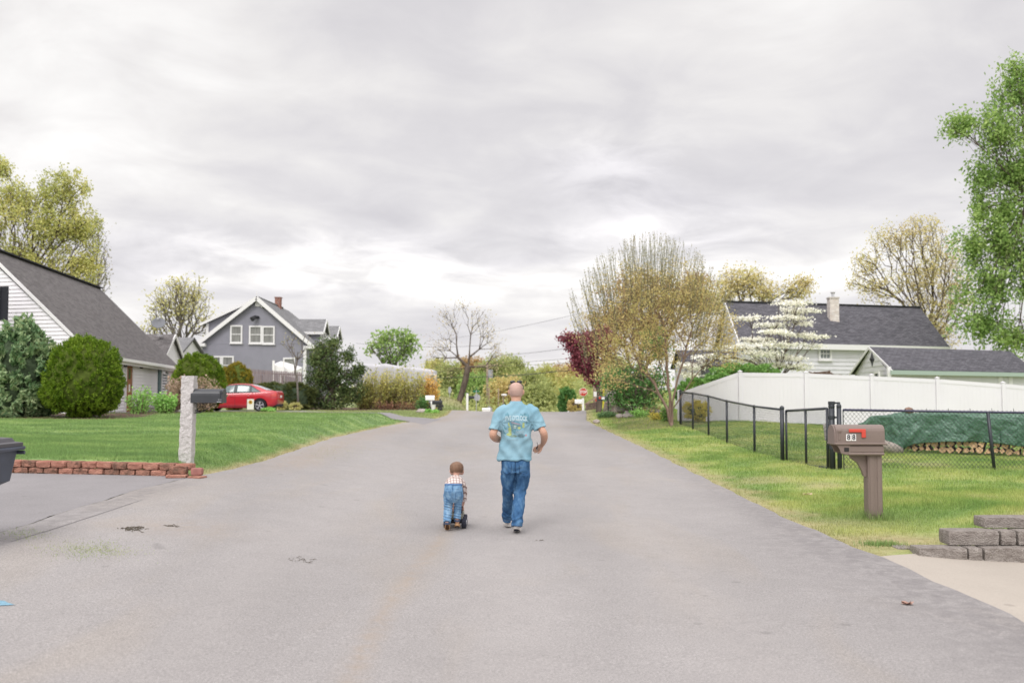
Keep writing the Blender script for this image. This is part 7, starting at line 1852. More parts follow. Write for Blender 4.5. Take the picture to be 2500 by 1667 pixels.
# garden flag before the car
Yf = 46; c = P(611.5, 988, Yf); g = G2(611.5, Yf); o = thing('garden_flag', 'small white garden flag with a yellow sunflower before the red car wheel', 'flag', (c.x, Yf, g.z))
mb = MB(); zt = P(611, 974, Yf).z; mb.tube([(c.x - .17, Yf + .01, g.z), (c.x - .17, Yf + .01, zt + .02), (c.x + .15, Yf + .01, zt + .02)], .008, 6); part('stand', mb, M['black_metal'], o)
mb = MB(); ns = 10
vs = [(c.x - .155 + .31 * i / ns, Yf + .012 * math.sin(i * .9), z) for z in (zt, zt - .48) for i in range(ns + 1)]
mb.add(vs, [(i, i + 1, ns + 2 + i, ns + 1 + i) for i in range(ns)]); fl = part('cloth', mb, mat('cream_cloth', (.74, .72, .66, 1), .8), o); so = fl.modifiers.new('s', 'SOLIDIFY'); so.thickness = .003
mb = MB()
for k in range(12):
    a = 2 * math.pi * k / 12; mb.ell((c.x + .06 * math.cos(a), Yf - .018, zt - .14 + .06 * math.sin(a)), (.03, .004, .03), 8, 5)
part('sunflower', mb, mat('flower_yellow', S(214, 164, 40, 1.4), .8), fl); mb = MB(); mb.ell((c.x, Yf - .024, zt - .14), (.032, .004, .032), 10, 6); part('sunflower_centre', mb, mat('flower_brown', (.12, .06, .03, 1), .8), fl)

# ------------------------------------------------------------------ small things on the road
leafb = mat('dead_leaf', (.42, .27, .22, 1), .8, nscale=30, namt=.3)
def dead_leaf(px, py, size, label, seed, mt=leafb):
    g = G(px, py); rl = np.random.default_rng(seed); root = None; mb = MB()
    for q in range(3):
        a = rl.uniform(0, 6.28); off_ = Vector((rl.normal(0, size * .5), rl.normal(0, size * .3), 0)); vs = []
        for k in range(9):
            t = 2 * math.pi * k / 9; r_4 = size * (.5 + .25 * math.sin(k * 2.4 + seed)); vs.append((g.x + off_.x + r_4 * math.cos(t + a), g.y + off_.y + r_4 * .8 * math.sin(t + a), g.z + .018 + .35 * size * (math.cos(t * 1) ** 2)))
        vs.append((g.x + off_.x, g.y + off_.y, g.z + .016)); mb.add(vs, [(k, (k + 1) % 9, 9) for k in range(9)])
    o = part('dead_leaf', mb, mt, None, base=tuple(g)); return tag(o, label, 'leaf')
dead_leaf(2208, 1482, .07, 'curled brown dead leaf on the asphalt below the concrete driveway', 1)
dead_leaf(1967, 1211, .07, 'pale dry leaf lying in the right lawn', 2, mat('pale_leaf', (.5, .36, .27, 1), .8))
drk = mat('dark_debris', (.10, .085, .065, 1), .9)
def twigs(px, py, w, n, label, seed, name='twig_heap', r=.003, mt=drk, cat='twigs'):
    g = G(px, py); rl = np.random.default_rng(seed); mb = MB()
    for i in range(n):
        x = g.x + rl.normal(0, w); y = g.y + rl.normal(0, w * .8); a = rl.uniform(0, 3.14); l = rl.uniform(.01, .035); z = Zs(x, y) + .016
        mb.tube([(x - l * math.cos(a), y - l * math.sin(a), z), (x, y, z + rl.uniform(.0, .012)), (x + l * math.cos(a), y + l * math.sin(a), z + .002)], r, 4)
    return tag(part(name, mb, mt, None, base=tuple(g)), label, cat, kind='stuff')
twigs(326, 1295, .07, 60, 'small heap of grass and dirt clippings on the left of the road', 3)
twigs(418, 1287, .035, 12, 'dark scrap of bark right of the clippings heap', 4)
twigs(742, 1371, .08, 16, 'scatter of dark twigs on the road left of the toddler', 5, r=.002)
twigs(1320, 1323, .03, 6, 'tiny twig on the road right of the man\'s shoes', 8, r=.002)
def clip(px0, px1, py0, py1, n, label, seed, lush=.8, dry=.0):
    rl = np.random.default_rng(seed); X = []; Y = []
    for i in range(n):
        g = G(rl.normal((px0 + px1) / 2, (px1 - px0) / 4), np.clip(rl.normal((py0 + py1) / 2, (py1 - py0) / 4), py0 - 10, py1 + 20)); X.append(g.x); Y.append(g.y)
    X = np.array(X); Y = np.array(Y)
    o = blades('grass_clippings', X, Y, np.full(n, .007), np.full(n, .0035), label, seed, lean=3.0, lushv=lush, dryv=dry)
    me = o.data; co = np.zeros(len(me.vertices) * 3, np.float32); me.vertices.foreach_get('co', co); co = co.reshape(-1, 3); co[:, 2] += .024; me.vertices.foreach_set('co', co.ravel())
clip(120, 330, 1325, 1370, 1100, 'thin scatter of green grass clippings on the road at the lower left', 31, .3, .1)
clip(0, 120, 1290, 1325, 300, 'green moss growing along the seam at the left edge of the road', 32, .3, 0)
clip(720, 900, 1080, 1130, 900, 'grass clippings blown on the road beside the left lawn', 33, .3, .4)
# blue survey paint
g = G(4, 1481); mb = MB(); vs = [(g.x + .0, g.y - .07), (g.x + .10, g.y - .01), (g.x + .03, g.y + .03), (g.x - .02, g.y + .075), (g.x - .3, g.y + .08), (g.x - .3, g.y - .10)]
A_ = [(x, y, Zs(x, y) + .0165) for x, y in vs]; mb.add(A_, [tuple(range(6))]); tag(part('paint_mark', mb, mat('blue_paint', S(150, 196, 218, K), .8, nscale=60, namt=.3), None, base=tuple(g)), 'pale blue painted arrow tip on the asphalt at the left edge', 'paint mark')
# ------------------------------------------------------------------ people
def ellring(c, ru, rv, d, n=20, up=None, sq=1.0):
    """ring round c, normal d; ru along side axis, rv along the other"""
    d = Vector(d).normalized(); a = Vector(up) if up else (Vector((0, 1, 0)) if abs(d.y) < .9 else Vector((0, 0, 1)))
    u = a.cross(d); 
    if u.length < 1e-4: u = Vector((1, 0, 0))
    u.normalize(); v = d.cross(u).normalized()
    out = []
    for k in range(n):
        t = 2 * math.pi * k / n; cx, cy = math.cos(t), math.sin(t)
        out.append(Vector(c) + u * math.copysign(abs(cx) ** sq, cx) * ru + v * math.copysign(abs(cy) ** sq, cy) * rv)
    return out
def limb(mb, pts, n=16, up=None):
    """pts: (x,y,z, ru, rv); smooth interpolated tube"""
    P_ = [np.array(p, float) for p in pts]; out = []
    m_ = len(P_)
    for i in range(m_ - 1):
        p0 = P_[max(i - 1, 0)]; p1 = P_[i]; p2 = P_[i + 1]; p3 = P_[min(i + 2, m_ - 1)]
        for s in range(5):
            t = s / 5; out.append(.5 * ((2 * p1) + (-p0 + p2) * t + (2 * p0 - 5 * p1 + 4 * p2 - p3) * t * t + (-p0 + 3 * p1 - 3 * p2 + p3) * t ** 3))
    out.append(P_[-1]); rings = []; pu = None
    for i, p in enumerate(out):
        d = out[min(i + 1, len(out) - 1)][:3] - out[max(i - 1, 0)][:3]; rings.append(ellring(p[:3], p[3], p[4], d, n, up))
    mb.rings(rings)
def remesh(name, mb, vox, mt, parent, base, Rz=0, smooth_it=4, disp=None, sub=0, s=1.0):
    me = bpy.data.meshes.new('tmp'); me.from_pydata([tuple(v) for v in mb.v], [], mb.f); fix_normals(me)
    o = bpy.data.objects.new('tmp', me); COL.objects.link(o)
    m_ = o.modifiers.new('r', 'REMESH'); m_.mode = 'VOXEL'; m_.voxel_size = vox; m_.adaptivity = 0
    if smooth_it: q = o.modifiers.new('s', 'SMOOTH'); q.iterations = smooth_it; q.factor = .5
    bpy.context.view_layer.update()
    out = bpy.data.meshes.new_from_object(o.evaluated_get(bpy.context.evaluated_depsgraph_get())); bpy.data.objects.remove(o); out.name = name
    n = len(out.vertices); co = np.zeros(n * 3, np.float32); out.vertices.foreach_get('co', co); co = co.reshape(-1, 3)
    if disp:
        no = np.zeros(n * 3, np.float32); out.vertices.foreach_get('normal', no); no = no.reshape(-1, 3)
        dd = np.array([disp(*p) for p in co]); co = co + no * dd[:, None]
    off = origin(parent); co = co * s + np.array(base) - np.array(off)
    out.vertices.foreach_set('co', co.ravel().astype(np.float32)); out.materials.clear(); out.update(); out.shade_smooth()
    return new_obj(name, out, mt, parent)
NZ = lambda x, y, z, s=0: mnoise.noise(Vector((x, y, z + s)))
skin = mat('skin', S(216, 168, 144, 1.35), .5, .35, nscale=14, namt=.06)
skin_b = bpy.data.materials.new('scalp_skin'); skin_b = mat('scalp', S(214, 176, 158, 1.4), .5, .35, nscale=30, namt=.07)

Ym = 11.72; mx0 = (1260 - 1250) / F_PX * Ym; mz0 = Zs(mx0, Ym) + .013
man = thing('person', 'bald man in a light blue t-shirt and blue jeans walking away down the road', 'person', (mx0, Ym, mz0))
mbase_ = (mx0, Ym, mz0)
def pmat_shirt():
    m = mat('shirt_cotton', S(132, 174, 192, 1.22), .85, .1, nscale=5, col2=S(150, 186, 200, 1.22), bump=.25, bscale=220); return m
# body (skin): head, neck, torso core, arms with hands, legs core
mb = MB()
hx, hz = .0, 1.655
rings = []
prof = [(1.545, .052, .058, .02), (1.575, .060, .070, .03), (1.60, .070, .088, .03), (1.63, .0775, .098, .025), (1.665, .0815, .102, .02), (1.70, .0795, .099, .02), (1.728, .068, .085, .02), (1.748, .048, .06, .022), (1.758, .022, .028, .024), (1.760, .004, .005, .024)]
mb.rings([ellring((hx, y, z), ru, rv, (0, 0, 1), 24) for z, ru, rv, y in prof])
mb.rings([ellring((hx, y, z), ru, rv, (0, 0, 1), 20) for z, ru, rv, y in ((1.40, .09, .07, .0), (1.47, .078, .066, .0), (1.52, .062, .060, .0), (1.56, .057, .058, .005), (1.60, .058, .060, .015))])
# jaw and face (looking away from us)
mb.ell((hx, .065, 1.595), (.052, .058, .045)); mb.ell((hx, .118, 1.64), (.015, .02, .028)); mb.ell((hx, .105, 1.605), (.026, .012, .012))
for s in (-1, 1):
    mb.ell((s * .032, .102, 1.665), (.016, .012, .010)); 
    mb.ell((s * .086, .022, 1.642), (.011, .019, .034)); mb.ell((s * .093, .012, 1.652), (.007, .014, .022))
# torso core
limb(mb, [(0, 0, .86, .13, .09), (0, 0, 1.0, .14, .095), (0, 0, 1.2, .155, .1), (0, 0, 1.38, .16, .1), (0, 0, 1.47, .10, .07)])
# arms
def hand(mb, w, fd, pd, side, curl=.6, s=1.0):
    """w wrist point, fd finger direction, pd palm normal (towards the palm side); five fingers"""
    w = Vector(w); fd = Vector(fd).normalized(); pd = Vector(pd); pd = (pd - fd * pd.dot(fd)).normalized(); sd = fd.cross(pd) * side
    rg_ = [ellring(w + fd * a * s, b * s, c * s, fd, 14, up=tuple(pd)) for a, b, c in ((-.01, .026, .020), (.02, .032, .017), (.05, .040, .016), (.08, .042, .014), (.092, .038, .011))]
    # ring axes: ru along up x d
    mb.rings(rg_)
    for i, (off, L_) in enumerate(((-.030, .062), (-.010, .072), (.011, .067), (.030, .052))):
        b0 = w + fd * .085 * s + sd * off * s; cur = fd.copy(); p = b0 - fd * .02 * s; pts = [tuple(p) + (.0095 * s, .0095 * s), tuple(b0) + (.0095 * s, .0095 * s)]
        for j in range(3):
            cur = (cur * math.cos(curl * (.7 + .15 * i)) + pd * math.sin(curl * (.7 + .15 * i))).normalized(); b0 = b0 + cur * L_ * s * (.42, .32, .26)[j]; pts.append(tuple(b0) + ((.009 - .0008 * j) * s,) * 2)
        limb(mb, pts, 8)
    t0 = w + fd * .02 * s - sd * .028 * s; td = (fd * .65 - sd * .75 + pd * .35).normalized(); t1 = t0 + td * .035 * s; t2 = t1 + (td + fd * .5 + pd * .4).normalized() * .03 * s; t3 = t2 + (fd + pd * .5).normalized() * .022 * s
    limb(mb, [tuple(t0) + (.013 * s,) * 2, tuple(t1) + (.0115 * s,) * 2, tuple(t2) + (.0105 * s,) * 2, tuple(t3) + (.0085 * s,) * 2], 8)
# right arm (viewer right)
limb(mb, [(.17, 0, 1.42, .035, .035), (.235, -.015, 1.32, .036, .036), (.29, -.04, 1.225, .040, .042), (.322, -.05, 1.165, .044, .046), (.330, .03, 1.10, .042, .045), (.322, .12, 1.05, .032, .034), (.312, .16, 1.025, .026, .028)])
hand(mb, (.310, .165, 1.018), (-.55, .65, -.55), (-.6, -.5, .1), 1, .62)
# left arm
limb(mb, [(-.16, 0, 1.42, .035, .035), (-.210, -.015, 1.32, .036, .036), (-.252, -.045, 1.21, .042, .044), (-.268, -.05, 1.145, .046, .046), (-.235, .06, 1.10, .045, .045), (-.17, .2, 1.08, .033, .034), (-.13, .26, 1.08, .026, .028)])
hand(mb, (-.125, .27, 1.08), (.45, .85, .1), (.2, -.1, -1), -1, .5)
# leg cores
limb(mb, [(-.08, .0, .88, .06, .07), (-.096, .05, .66, .055, .055), (-.098, .19, .44, .040, .042), (-.105, .35, .22, .034, .036), (-.108, .43, .09, .030, .034)])
limb(mb, [(.07, .0, .88, .06, .07), (.078, .05, .66, .055, .055), (.046, .09, .46, .042, .045), (.020, .00, .22, .036, .038), (.01, -.045, .12, .030, .034)])
body = remesh('body', mb, .0065, skin, man, mbase_, smooth_it=3)
# cropped grey hair: thin cap over the back of the skull
mb = MB()
mb.rings([ellring((hx, y - .003, z), ru * 1.018, rv * 1.018, (0, 0, 1), 24) for z, ru, rv, y in prof[2:-1]])
hairm = mat('stubble_hair', S(212, 180, 166, 1.15), .8, .2, nscale=5, col2=S(184, 152, 142, 1.1), bump=.4, bscale=500)
hr_ = remesh('hair', mb, .006, hairm, man, mbase_, smooth_it=2)
# sunglasses pushed up on the head
sg = mat('sunglass_black', (.012, .012, .015, 1), .2, .6)
mb = MB(); pts = []
for k in range(15):
    t = math.pi * k / 14; pts.append(mbv(0) if False else (hx + .083 * math.cos(t), .035 + .085 * math.sin(t), 1.728 + .028 * math.sin(t) ** 2))
mb.tube([Vector(p) + Vector(mbase_) for p in pts], .0048, 6)
for s in (-1, 1): mb.tube([Vector((s * .083, .035, 1.728)) + Vector(mbase_), Vector((s * .087, .0, 1.704)) + Vector(mbase_), Vector((s * .086, -.02, 1.682)) + Vector(mbase_)], .004, 6); mb.ell(Vector((s * .04, .108, 1.765)) + Vector(mbase_), (.034, .012, .02), 12, 8)
part('sunglasses', mb, sg, man, smooth=True)
# t-shirt
mb = MB()
tors = [(.850, -.010, .196, .125, .01), (.90, -.010, .198, .128, .01), (.98, -.008, .193, .126, .01), (1.08, -.004, .190, .124, .005), (1.18, .0, .190, .125, .0), (1.28, .002, .193, .127, -.005), (1.36, .002, .198, .122, -.005), (1.42, .003, .196, .108, .0), (1.46, .003, .170, .09, .0), (1.49, .002, .125, .078, .0), (1.515, .0, .082, .068, .0), (1.532, .0, .068, .062, .0)]
mb.rings([ellring((x, y, z), ru, rv, (0, 0, 1), 28, sq=.82) for z, x, ru, rv, y in tors])
limb(mb, [(.12, 0, 1.435, .075, .075), (.19, -.004, 1.405, .082, .078), (.232, -.015, 1.33, .078, .076), (.275, -.03, 1.235, .080, .078), (.285, -.035, 1.212, .082, .080)])
limb(mb, [(-.11, 0, 1.435, .075, .075), (-.175, -.004, 1.405, .080, .078), (-.212, -.015, 1.33, .073, .074), (-.246, -.04, 1.225, .074, .076), (-.254, -.045, 1.20, .076, .078)])
def shirt_folds(x, y, z):
    d = .0
    f = math.sin((z * 1.0 - abs(x) * .0 + x * 1.35) * 26 + 2.6 * NZ(x * 5, y * 4, z * 5)) * .0085 * (1 if z < 1.14 else max(0, 1 - (z - 1.14) * 5))
    f += .016 * NZ(x * 5 + z * 4, y * 5, z * 3, 4) * (1 if z < 1.3 else .45) * (.35 + .65 * min(1, max(0, (z - .85) / .1)))
    f += .013 * NZ(x * 13 - z * 10, y * 9, z * 7, 9)
    # drag lines from the armpits
    for s in (-1, 1):
        ax, az = s * .185, 1.29; r_5 = math.hypot(x - ax, z - az); a = math.atan2(z - az, (x - ax) * s)
        f += .0055 * math.sin(a * 9) * math.exp(-r_5 / .13) * (1 if abs(x) < .2 else .4)
    # hem flare
    f += .005 * math.sin(math.atan2(x, y) * 7) * max(0, 1 - (z - .85) / .12) + .006 * max(0, 1 - abs(z - .865) / .02)
    return f
shm = pmat_shirt()
shirt = remesh('t_shirt', mb, .0085, shm, man, mbase_, smooth_it=5, disp=shirt_folds)
# printed back: projected on the cloth
def bvh_of(o, off):
    me = o.data; vs = [v.co + off for v in me.vertices]; return BVHTree.FromPolygons(vs, [tuple(p.vertices) for p in me.polygons])
BV = bvh_of(shirt, origin(man))
def project(me, name, mt, parent, lift=.0022):
    n = 0
    for v in me.vertices:
        h, nn, idx, dist = BV.ray_cast(Vector((v.co.x, Ym - 1.0, v.co.z)), Vector((0, 1, 0)))
        if h is not None: v.co.y = h.y - lift - v.co.y * 0
    for v in me.vertices: v.co -= origin(parent)
    me.update(); return new_obj(name, me, mt, parent)
def SP(zx, zy):      # pixel of the 1276-wide crop -> world x,z on the man's back
    return mx0 + (zx - 765) / 755, mz0 - .005 + (1465 - zy) / 755
def blot(name, pts, mt, lift=.002, grid=9):
    """fan of subdivided triangles"""
    bm = bmesh.new(); vs = [bm.verts.new((*SP(a, b)[:1], 0, SP(a, b)[1])) for a, b in pts]; bm.faces.new(vs); bmesh.ops.triangulate(bm, faces=bm.faces); bmesh.ops.subdivide_edges(bm, edges=bm.edges, cuts=3, use_grid_fill=True); bmesh.ops.triangulate(bm, faces=bm.faces)
    me = bpy.data.meshes.new(name); bm.to_mesh(me); bm.free(); return project(me, name, mt, shirt, lift)
ink_w = mat('print_pale', S(190, 214, 222, 1.25), .85); ink_g = mat('print_grey', S(116, 148, 158, 1.35), .85, nscale=60, namt=.3); ink_y = mat('print_yellow', S(182, 196, 132, 1.35), .85, nscale=60, namt=.2); ink_t = mat('print_teal', S(112, 158, 174, 1.3), .85, nscale=60, namt=.25); ink_o = mat('print_olive', S(132, 156, 146, 1.35), .85, nscale=50, namt=.3); ink_p = mat('print_pink', S(178, 160, 172, 1.45), .85)
def blob(cx, cy, rx, ry, seed, n=14, amp=.25): 
    r_ = np.random.default_rng(seed); return [(cx + rx * math.cos(2 * math.pi * k / n) * (1 + amp * r_.normal(0, .6)), cy + ry * math.sin(2 * math.pi * k / n) * (1 + amp * r_.normal(0, .6))) for k in range(n)]
L1 = .0012
for (c_, mt_, l) in ((blob(838, 432, 36, 30, 1, 18, .5), ink_t, L1), (blob(690, 440, 22, 36, 2, 16, .5), ink_t, L1), (blob(755, 520, 62, 48, 3, 16, .2), ink_t, L1 + .0002), (blob(668, 555, 16, 36, 4, 12, .4), ink_t, L1), (blob(868, 470, 16, 40, 5, 12, .4), ink_t, L1),
                  ([(725, 488), (800, 500), (800, 520), (740, 545), (720, 560)], ink_g, L1 + .0006), ([(738, 506), (772, 508), (772, 538), (740, 540)], ink_o, L1 + .0009), ([(745, 512), (766, 514), (766, 520), (745, 519)], ink_w, L1 + .0014), ([(745, 526), (766, 527), (766, 533), (745, 532)], ink_w, L1 + .0014),
                  ([(716, 486), (730, 478), (806, 500), (800, 506)], ink_p, L1 + .0012), (blob(712, 468, 14, 14, 6), ink_g, L1 + .0006), ([(694, 486), (704, 484), (710, 560), (722, 590), (700, 592), (696, 540)], ink_y, L1 + .001), ([(708, 498), (716, 520), (724, 560), (722, 594), (712, 560)], ink_y, L1 + .0012),
                  (blob(792, 532, 15, 12, 7, 12, .2), ink_y, L1 + .0011), ([(822, 488), (838, 486), (838, 530), (818, 530)], ink_y, L1 + .0011), (blob(706, 588, 26, 12, 8), ink_y, L1 + .001), (blob(742, 604, 34, 9, 9), ink_o, L1 + .0008), (blob(812, 600, 38, 16, 10), ink_g, L1 + .0008), (blob(852, 596, 8, 10, 11), mat('print_coral', S(196, 150, 156, 1.45), .85), L1 + .001),
                  ([(806, 540), (812, 500), (818, 500), (812, 600), (802, 600)], ink_g, L1 + .0009)):
    blot('print', c_, mt_, l) if False else None
PR = []
def add_print(c_, l, mi):
    bm = bmesh.new(); vs = [bm.verts.new((SP(a, b)[0], 0, SP(a, b)[1])) for a, b in c_]; bm.faces.new(vs); bmesh.ops.triangulate(bm, faces=bm.faces); bmesh.ops.subdivide_edges(bm, edges=bm.edges, cuts=3, use_grid_fill=True); bmesh.ops.triangulate(bm, faces=bm.faces)
    bm.verts.index_update(); PR.append(([tuple(v.co) for v in bm.verts], [tuple(v.index for v in f.verts) for f in bm.faces], l, mi)); bm.free()
mats_p = [ink_t, ink_g, ink_o, ink_w, ink_p, ink_y, mat('print_coral', S(196, 150, 156, 1.45), .85)]
for (c_, mi, l) in ((blob(838, 432, 36, 30, 1, 18, .5), 0, L1), (blob(690, 440, 22, 36, 2, 16, .5), 0, L1), (blob(755, 520, 62, 48, 3, 16, .2), 0, L1 + .0002), (blob(668, 555, 16, 36, 4, 12, .4), 0, L1), (blob(868, 470, 16, 40, 5, 12, .4), 0, L1),
                  ([(725, 488), (800, 500), (800, 520), (740, 545), (720, 560)], 1, L1 + .0006), ([(738, 506), (772, 508), (772, 538), (740, 540)], 2, L1 + .0009), ([(745, 512), (766, 514), (766, 520), (745, 519)], 3, L1 + .0014), ([(745, 526), (766, 527), (766, 533), (745, 532)], 3, L1 + .0014),
                  ([(716, 486), (730, 478), (806, 500), (800, 506)], 4, L1 + .0012), (blob(712, 468, 14, 14, 6), 1, L1 + .0006), ([(694, 486), (704, 484), (710, 560), (722, 590), (700, 592), (696, 540)], 5, L1 + .001), ([(708, 498), (716, 520), (724, 560), (722, 594), (712, 560)], 5, L1 + .0012),
                  (blob(792, 532, 15, 12, 7, 12, .2), 5, L1 + .0011), ([(822, 488), (838, 486), (838, 530), (818, 530)], 5, L1 + .0011), (blob(706, 588, 26, 12, 8), 5, L1 + .001), (blob(742, 604, 34, 9, 9), 2, L1 + .0008), (blob(812, 600, 38, 16, 10), 1, L1 + .0008), (blob(852, 596, 8, 10, 11), 6, L1 + .001)):
    add_print(c_, l, mi)
mb = MB()
for vs, fs2, l, mi in PR:
    out = []
    for v in vs:
        h, nn, idx, dist = BV.ray_cast(Vector((v[0], Ym - 1.0, v[2])), Vector((0, 1, 0))); out.append((v[0], (h.y if h else Ym - .12) - l, v[2]))
    mb.cur = mi; mb.add(out, fs2)
me = bpy.data.meshes.new('back_print'); me.from_pydata([tuple(Vector(v) - origin(man)) for v in mb.v], [], mb.f); me.polygons.foreach_set('material_index', mb.mi); po = new_obj('back_print', me, mats_p, shirt); po['label'] = 'faded tropical print on the back of the shirt'
def shirt_text(txt, size, cx, cy, sy=1.0, arc=0, sx=1.0, mt=ink_w, bold=.0):
    cu = bpy.data.curves.new('t', 'FONT'); cu.body = txt; cu.size = size; cu.align_x = 'CENTER'; cu.align_y = 'CENTER'; cu.offset = bold
    o = bpy.data.objects.new('t', cu); COL.objects.link(o); bpy.context.view_layer.update()
    me = bpy.data.meshes.new_from_object(o.evaluated_get(bpy.context.evaluated_depsgraph_get())); bpy.data.objects.remove(o)
    bm = bmesh.new(); bm.from_mesh(me); bmesh.ops.subdivide_edges(bm, edges=bm.edges, cuts=1); bmesh.ops.triangulate(bm, faces=bm.faces); bm.to_mesh(me); bm.free()
    x0, z0 = SP(cx, cy)
    for v in me.vertices: x = v.co.x * sx; v.co = Vector((x0 + x, 0, z0 + v.co.y * sy + arc * x * x))
    me.materials.clear()
    return project(me, 'lettering', mt, shirt, .0032)
shirt_text("FIVE O'CLOCK", .040, 765, 447, 1.85, -.6, 1.0, bold=.0014)
# two loose rows of pale script strokes, too faint to read in the photograph
mb = MB()
def scribble(zx0, zx1, zy, n, amp, seed, r=.0011):
    r_ = np.random.default_rng(seed); pts = []
    for i in range(n):
        zx = zx0 + (zx1 - zx0) * i / (n - 1); x, z = SP(zx, zy + amp * math.sin(i * 1.9 + seed) + r_.normal(0, amp * .3)); h = BV.ray_cast(Vector((x, Ym - 1, z)), Vector((0, 1, 0)))[0]
        pts.append(Vector((x, (h.y if h else Ym - .12) - .0026, z)))
    mb.tube(pts, r, 4)
scribble(728, 790, 466, 34, 7, 1); scribble(762, 832, 566, 26, 17, 2, .0016); scribble(662, 690, 560, 14, 16, 5, .0016); scribble(684, 782, 634, 60, 3, 3, .0009); scribble(740, 786, 642, 24, 2, 4, .0008)
part('script', mb, ink_w, shirt)
mb = MB(); rr = [ellring((0 + mx0, Ym, mz0 + z), ru, rv, (0, 0, 1), 28) for z, ru, rv in ((1.520, .079, .067), (1.536, .068, .061), (1.541, .0655, .059), (1.536, .063, .056))]; mb.rings(rr, caps=False); part('collar', mb, shm, shirt, smooth=True)
# jeans
mb = MB()
mb.rings([ellring((x, y, z), ru, rv, (0, 0, 1), 26, sq=.85) for z, x, ru, rv, y in ((.70, -.008, .150, .105, .02), (.78, -.008, .166, .115, .01), (.84, -.010, .168, .108, .008), (.885, -.010, .160, .095, .01))])
limb(mb, [(-.088, .01, .82, .078, .092), (-.098, .03, .72, .084, .10), (-.098, .10, .56, .073, .085), (-.098, .19, .44, .066, .075), (-.103, .31, .28, .063, .07), (-.107, .40, .15, .060, .068), (-.108, .43, .095, .058, .068)], 20)
limb(mb, [(.074, .01, .82, .082, .092), (.082, .03, .72, .086, .10), (.066, .09, .56, .080, .088), (.046, .09, .46, .074, .08), (.030, .03, .32, .072, .078), (.016, -.02, .19, .070, .075), (.010, -.045, .105, .066, .074), (.009, -.05, .085, .064, .072)], 20)
def jean_folds(x, y, z):
    f = .009 * NZ(x * 9, y * 9, z * 8, 2)
    left = x < -.01
    sg_ = 1 if left else -1
    for zc, wd, am in ((.46, .07, .0055), (.17, .07, .006), (.70, .07, .004)):
        f += am * math.sin((z + sg_ * x * .9 + .09 * NZ(x * 9, y * 9, z * 6, 5)) * 68 + zc * 9) * math.exp(-((z - zc) / wd) ** 2)
    f += .005 * NZ(x * 22 + z * 9 * sg_, y * 20, z * 10, 8) + .003 * NZ(x * 45, y * 45, z * 22, 3)
    # groove between the seat halves
    f -= .012 * math.exp(-((x + .008) / .014) ** 2) * (1 if z > .72 and y < .02 else 0)
    return f
denim = bpy.data.materials.new('denim'); denim.use_nodes = True; tt = denim.node_tree; bb_ = tt.nodes['Principled BSDF']; bb_.inputs['Roughness'].default_value = .85; bb_.inputs['Specular IOR Level'].default_value = .1
def denim_mat(name, c0, c1, c2, sc=9):
    m = bpy.data.materials.new(name); m.use_nodes = True; t = m.node_tree; b = t.nodes['Principled BSDF']; b.inputs['Roughness'].default_value = .85; b.inputs['Specular IOR Level'].default_value = .1
    tc_ = t.nodes.new('ShaderNodeTexCoord'); n = t.nodes.new('ShaderNodeTexNoise'); n.inputs['Scale'].default_value = sc; n.inputs['Detail'].default_value = 9; n.inputs['Roughness'].default_value = .62; mp_ = t.nodes.new('ShaderNodeMapping'); mp_.inputs['Scale'].default_value = (1.6, 1.2, .8); t.links.new(tc_.outputs['Object'], mp_.inputs[0]); t.links.new(mp_.outputs[0], n.inputs[0])
    r = t.nodes.new('ShaderNodeValToRGB'); t.links.new(n.outputs[0], r.inputs[0]); r.color_ramp.elements[0].position = .36; r.color_ramp.elements[0].color = c0; r.color_ramp.elements[1].position = .68; r.color_ramp.elements[1].color = c2; q = r.color_ramp.elements.new(.5); q.color = c1; t.links.new(r.outputs[0], b.inputs['Base Color'])
    n2 = t.nodes.new('ShaderNodeTexNoise'); n2.inputs['Scale'].default_value = 260; t.links.new(tc_.outputs['Object'], n2.inputs[0]); bp = t.nodes.new('ShaderNodeBump'); bp.inputs['Strength'].default_value = .3; bp.inputs['Distance'].default_value = .002; t.links.new(n2.outputs[0], bp.inputs['Height']); t.links.new(bp.outputs[0], b.inputs['Normal'])
    return m
denim = denim_mat('denim_blue', S(54, 88, 128, 1.3), S(72, 112, 154, 1.3), S(104, 142, 178, 1.3))
jeans = remesh('jeans', mb, .0085, denim, man, mbase_, smooth_it=4, disp=jean_folds)
stitch = mat('seam_thread', S(150, 150, 160, 1.5), .8)
BJ = bvh_of(jeans, origin(man))
def on_jeans(pts, name, r=.0022, mt=stitch, bv=BJ, parent=jeans, y0=None, base=mbase_):
    mb = MB(); out = []
    P2 = []
    for a, b in zip(pts[:-1], pts[1:]):
        for s in range(6): P2.append((a[0] + (b[0] - a[0]) * s / 6, a[1] + (b[1] - a[1]) * s / 6))
    P2.append(pts[-1])
    for x, z in P2:
        h = bv.ray_cast(Vector((base[0] + x, base[1] - 1, base[2] + z)), Vector((0, 1, 0)))[0]
        if h: out.append(h - Vector((0, .0015, 0)))
    if len(out) > 2: mb.tube(out, r, 4); part(name, mb, mt, parent)
dkthread = mat('seam_dark', S(36, 62, 100, 1.4), .8)
on_jeans([(-.155, .80), (-.155, .715), (-.105, .69), (-.06, .715), (-.055, .80)], 'pocket_seam', .002, dkthread); on_jeans([(.035, .80), (.04, .715), (.09, .69), (.14, .715), (.142, .80)], 'pocket_seam', .002, dkthread)
on_jeans([(-.008, .85), (-.008, .70)], 'seat_seam', .002, dkthread)
on_jeans([(-.05, .105), (-.165, .105)], 'hem_stitch', .0018); on_jeans([(-.05, .098), (.075, .098)], 'hem_stitch', .0018)
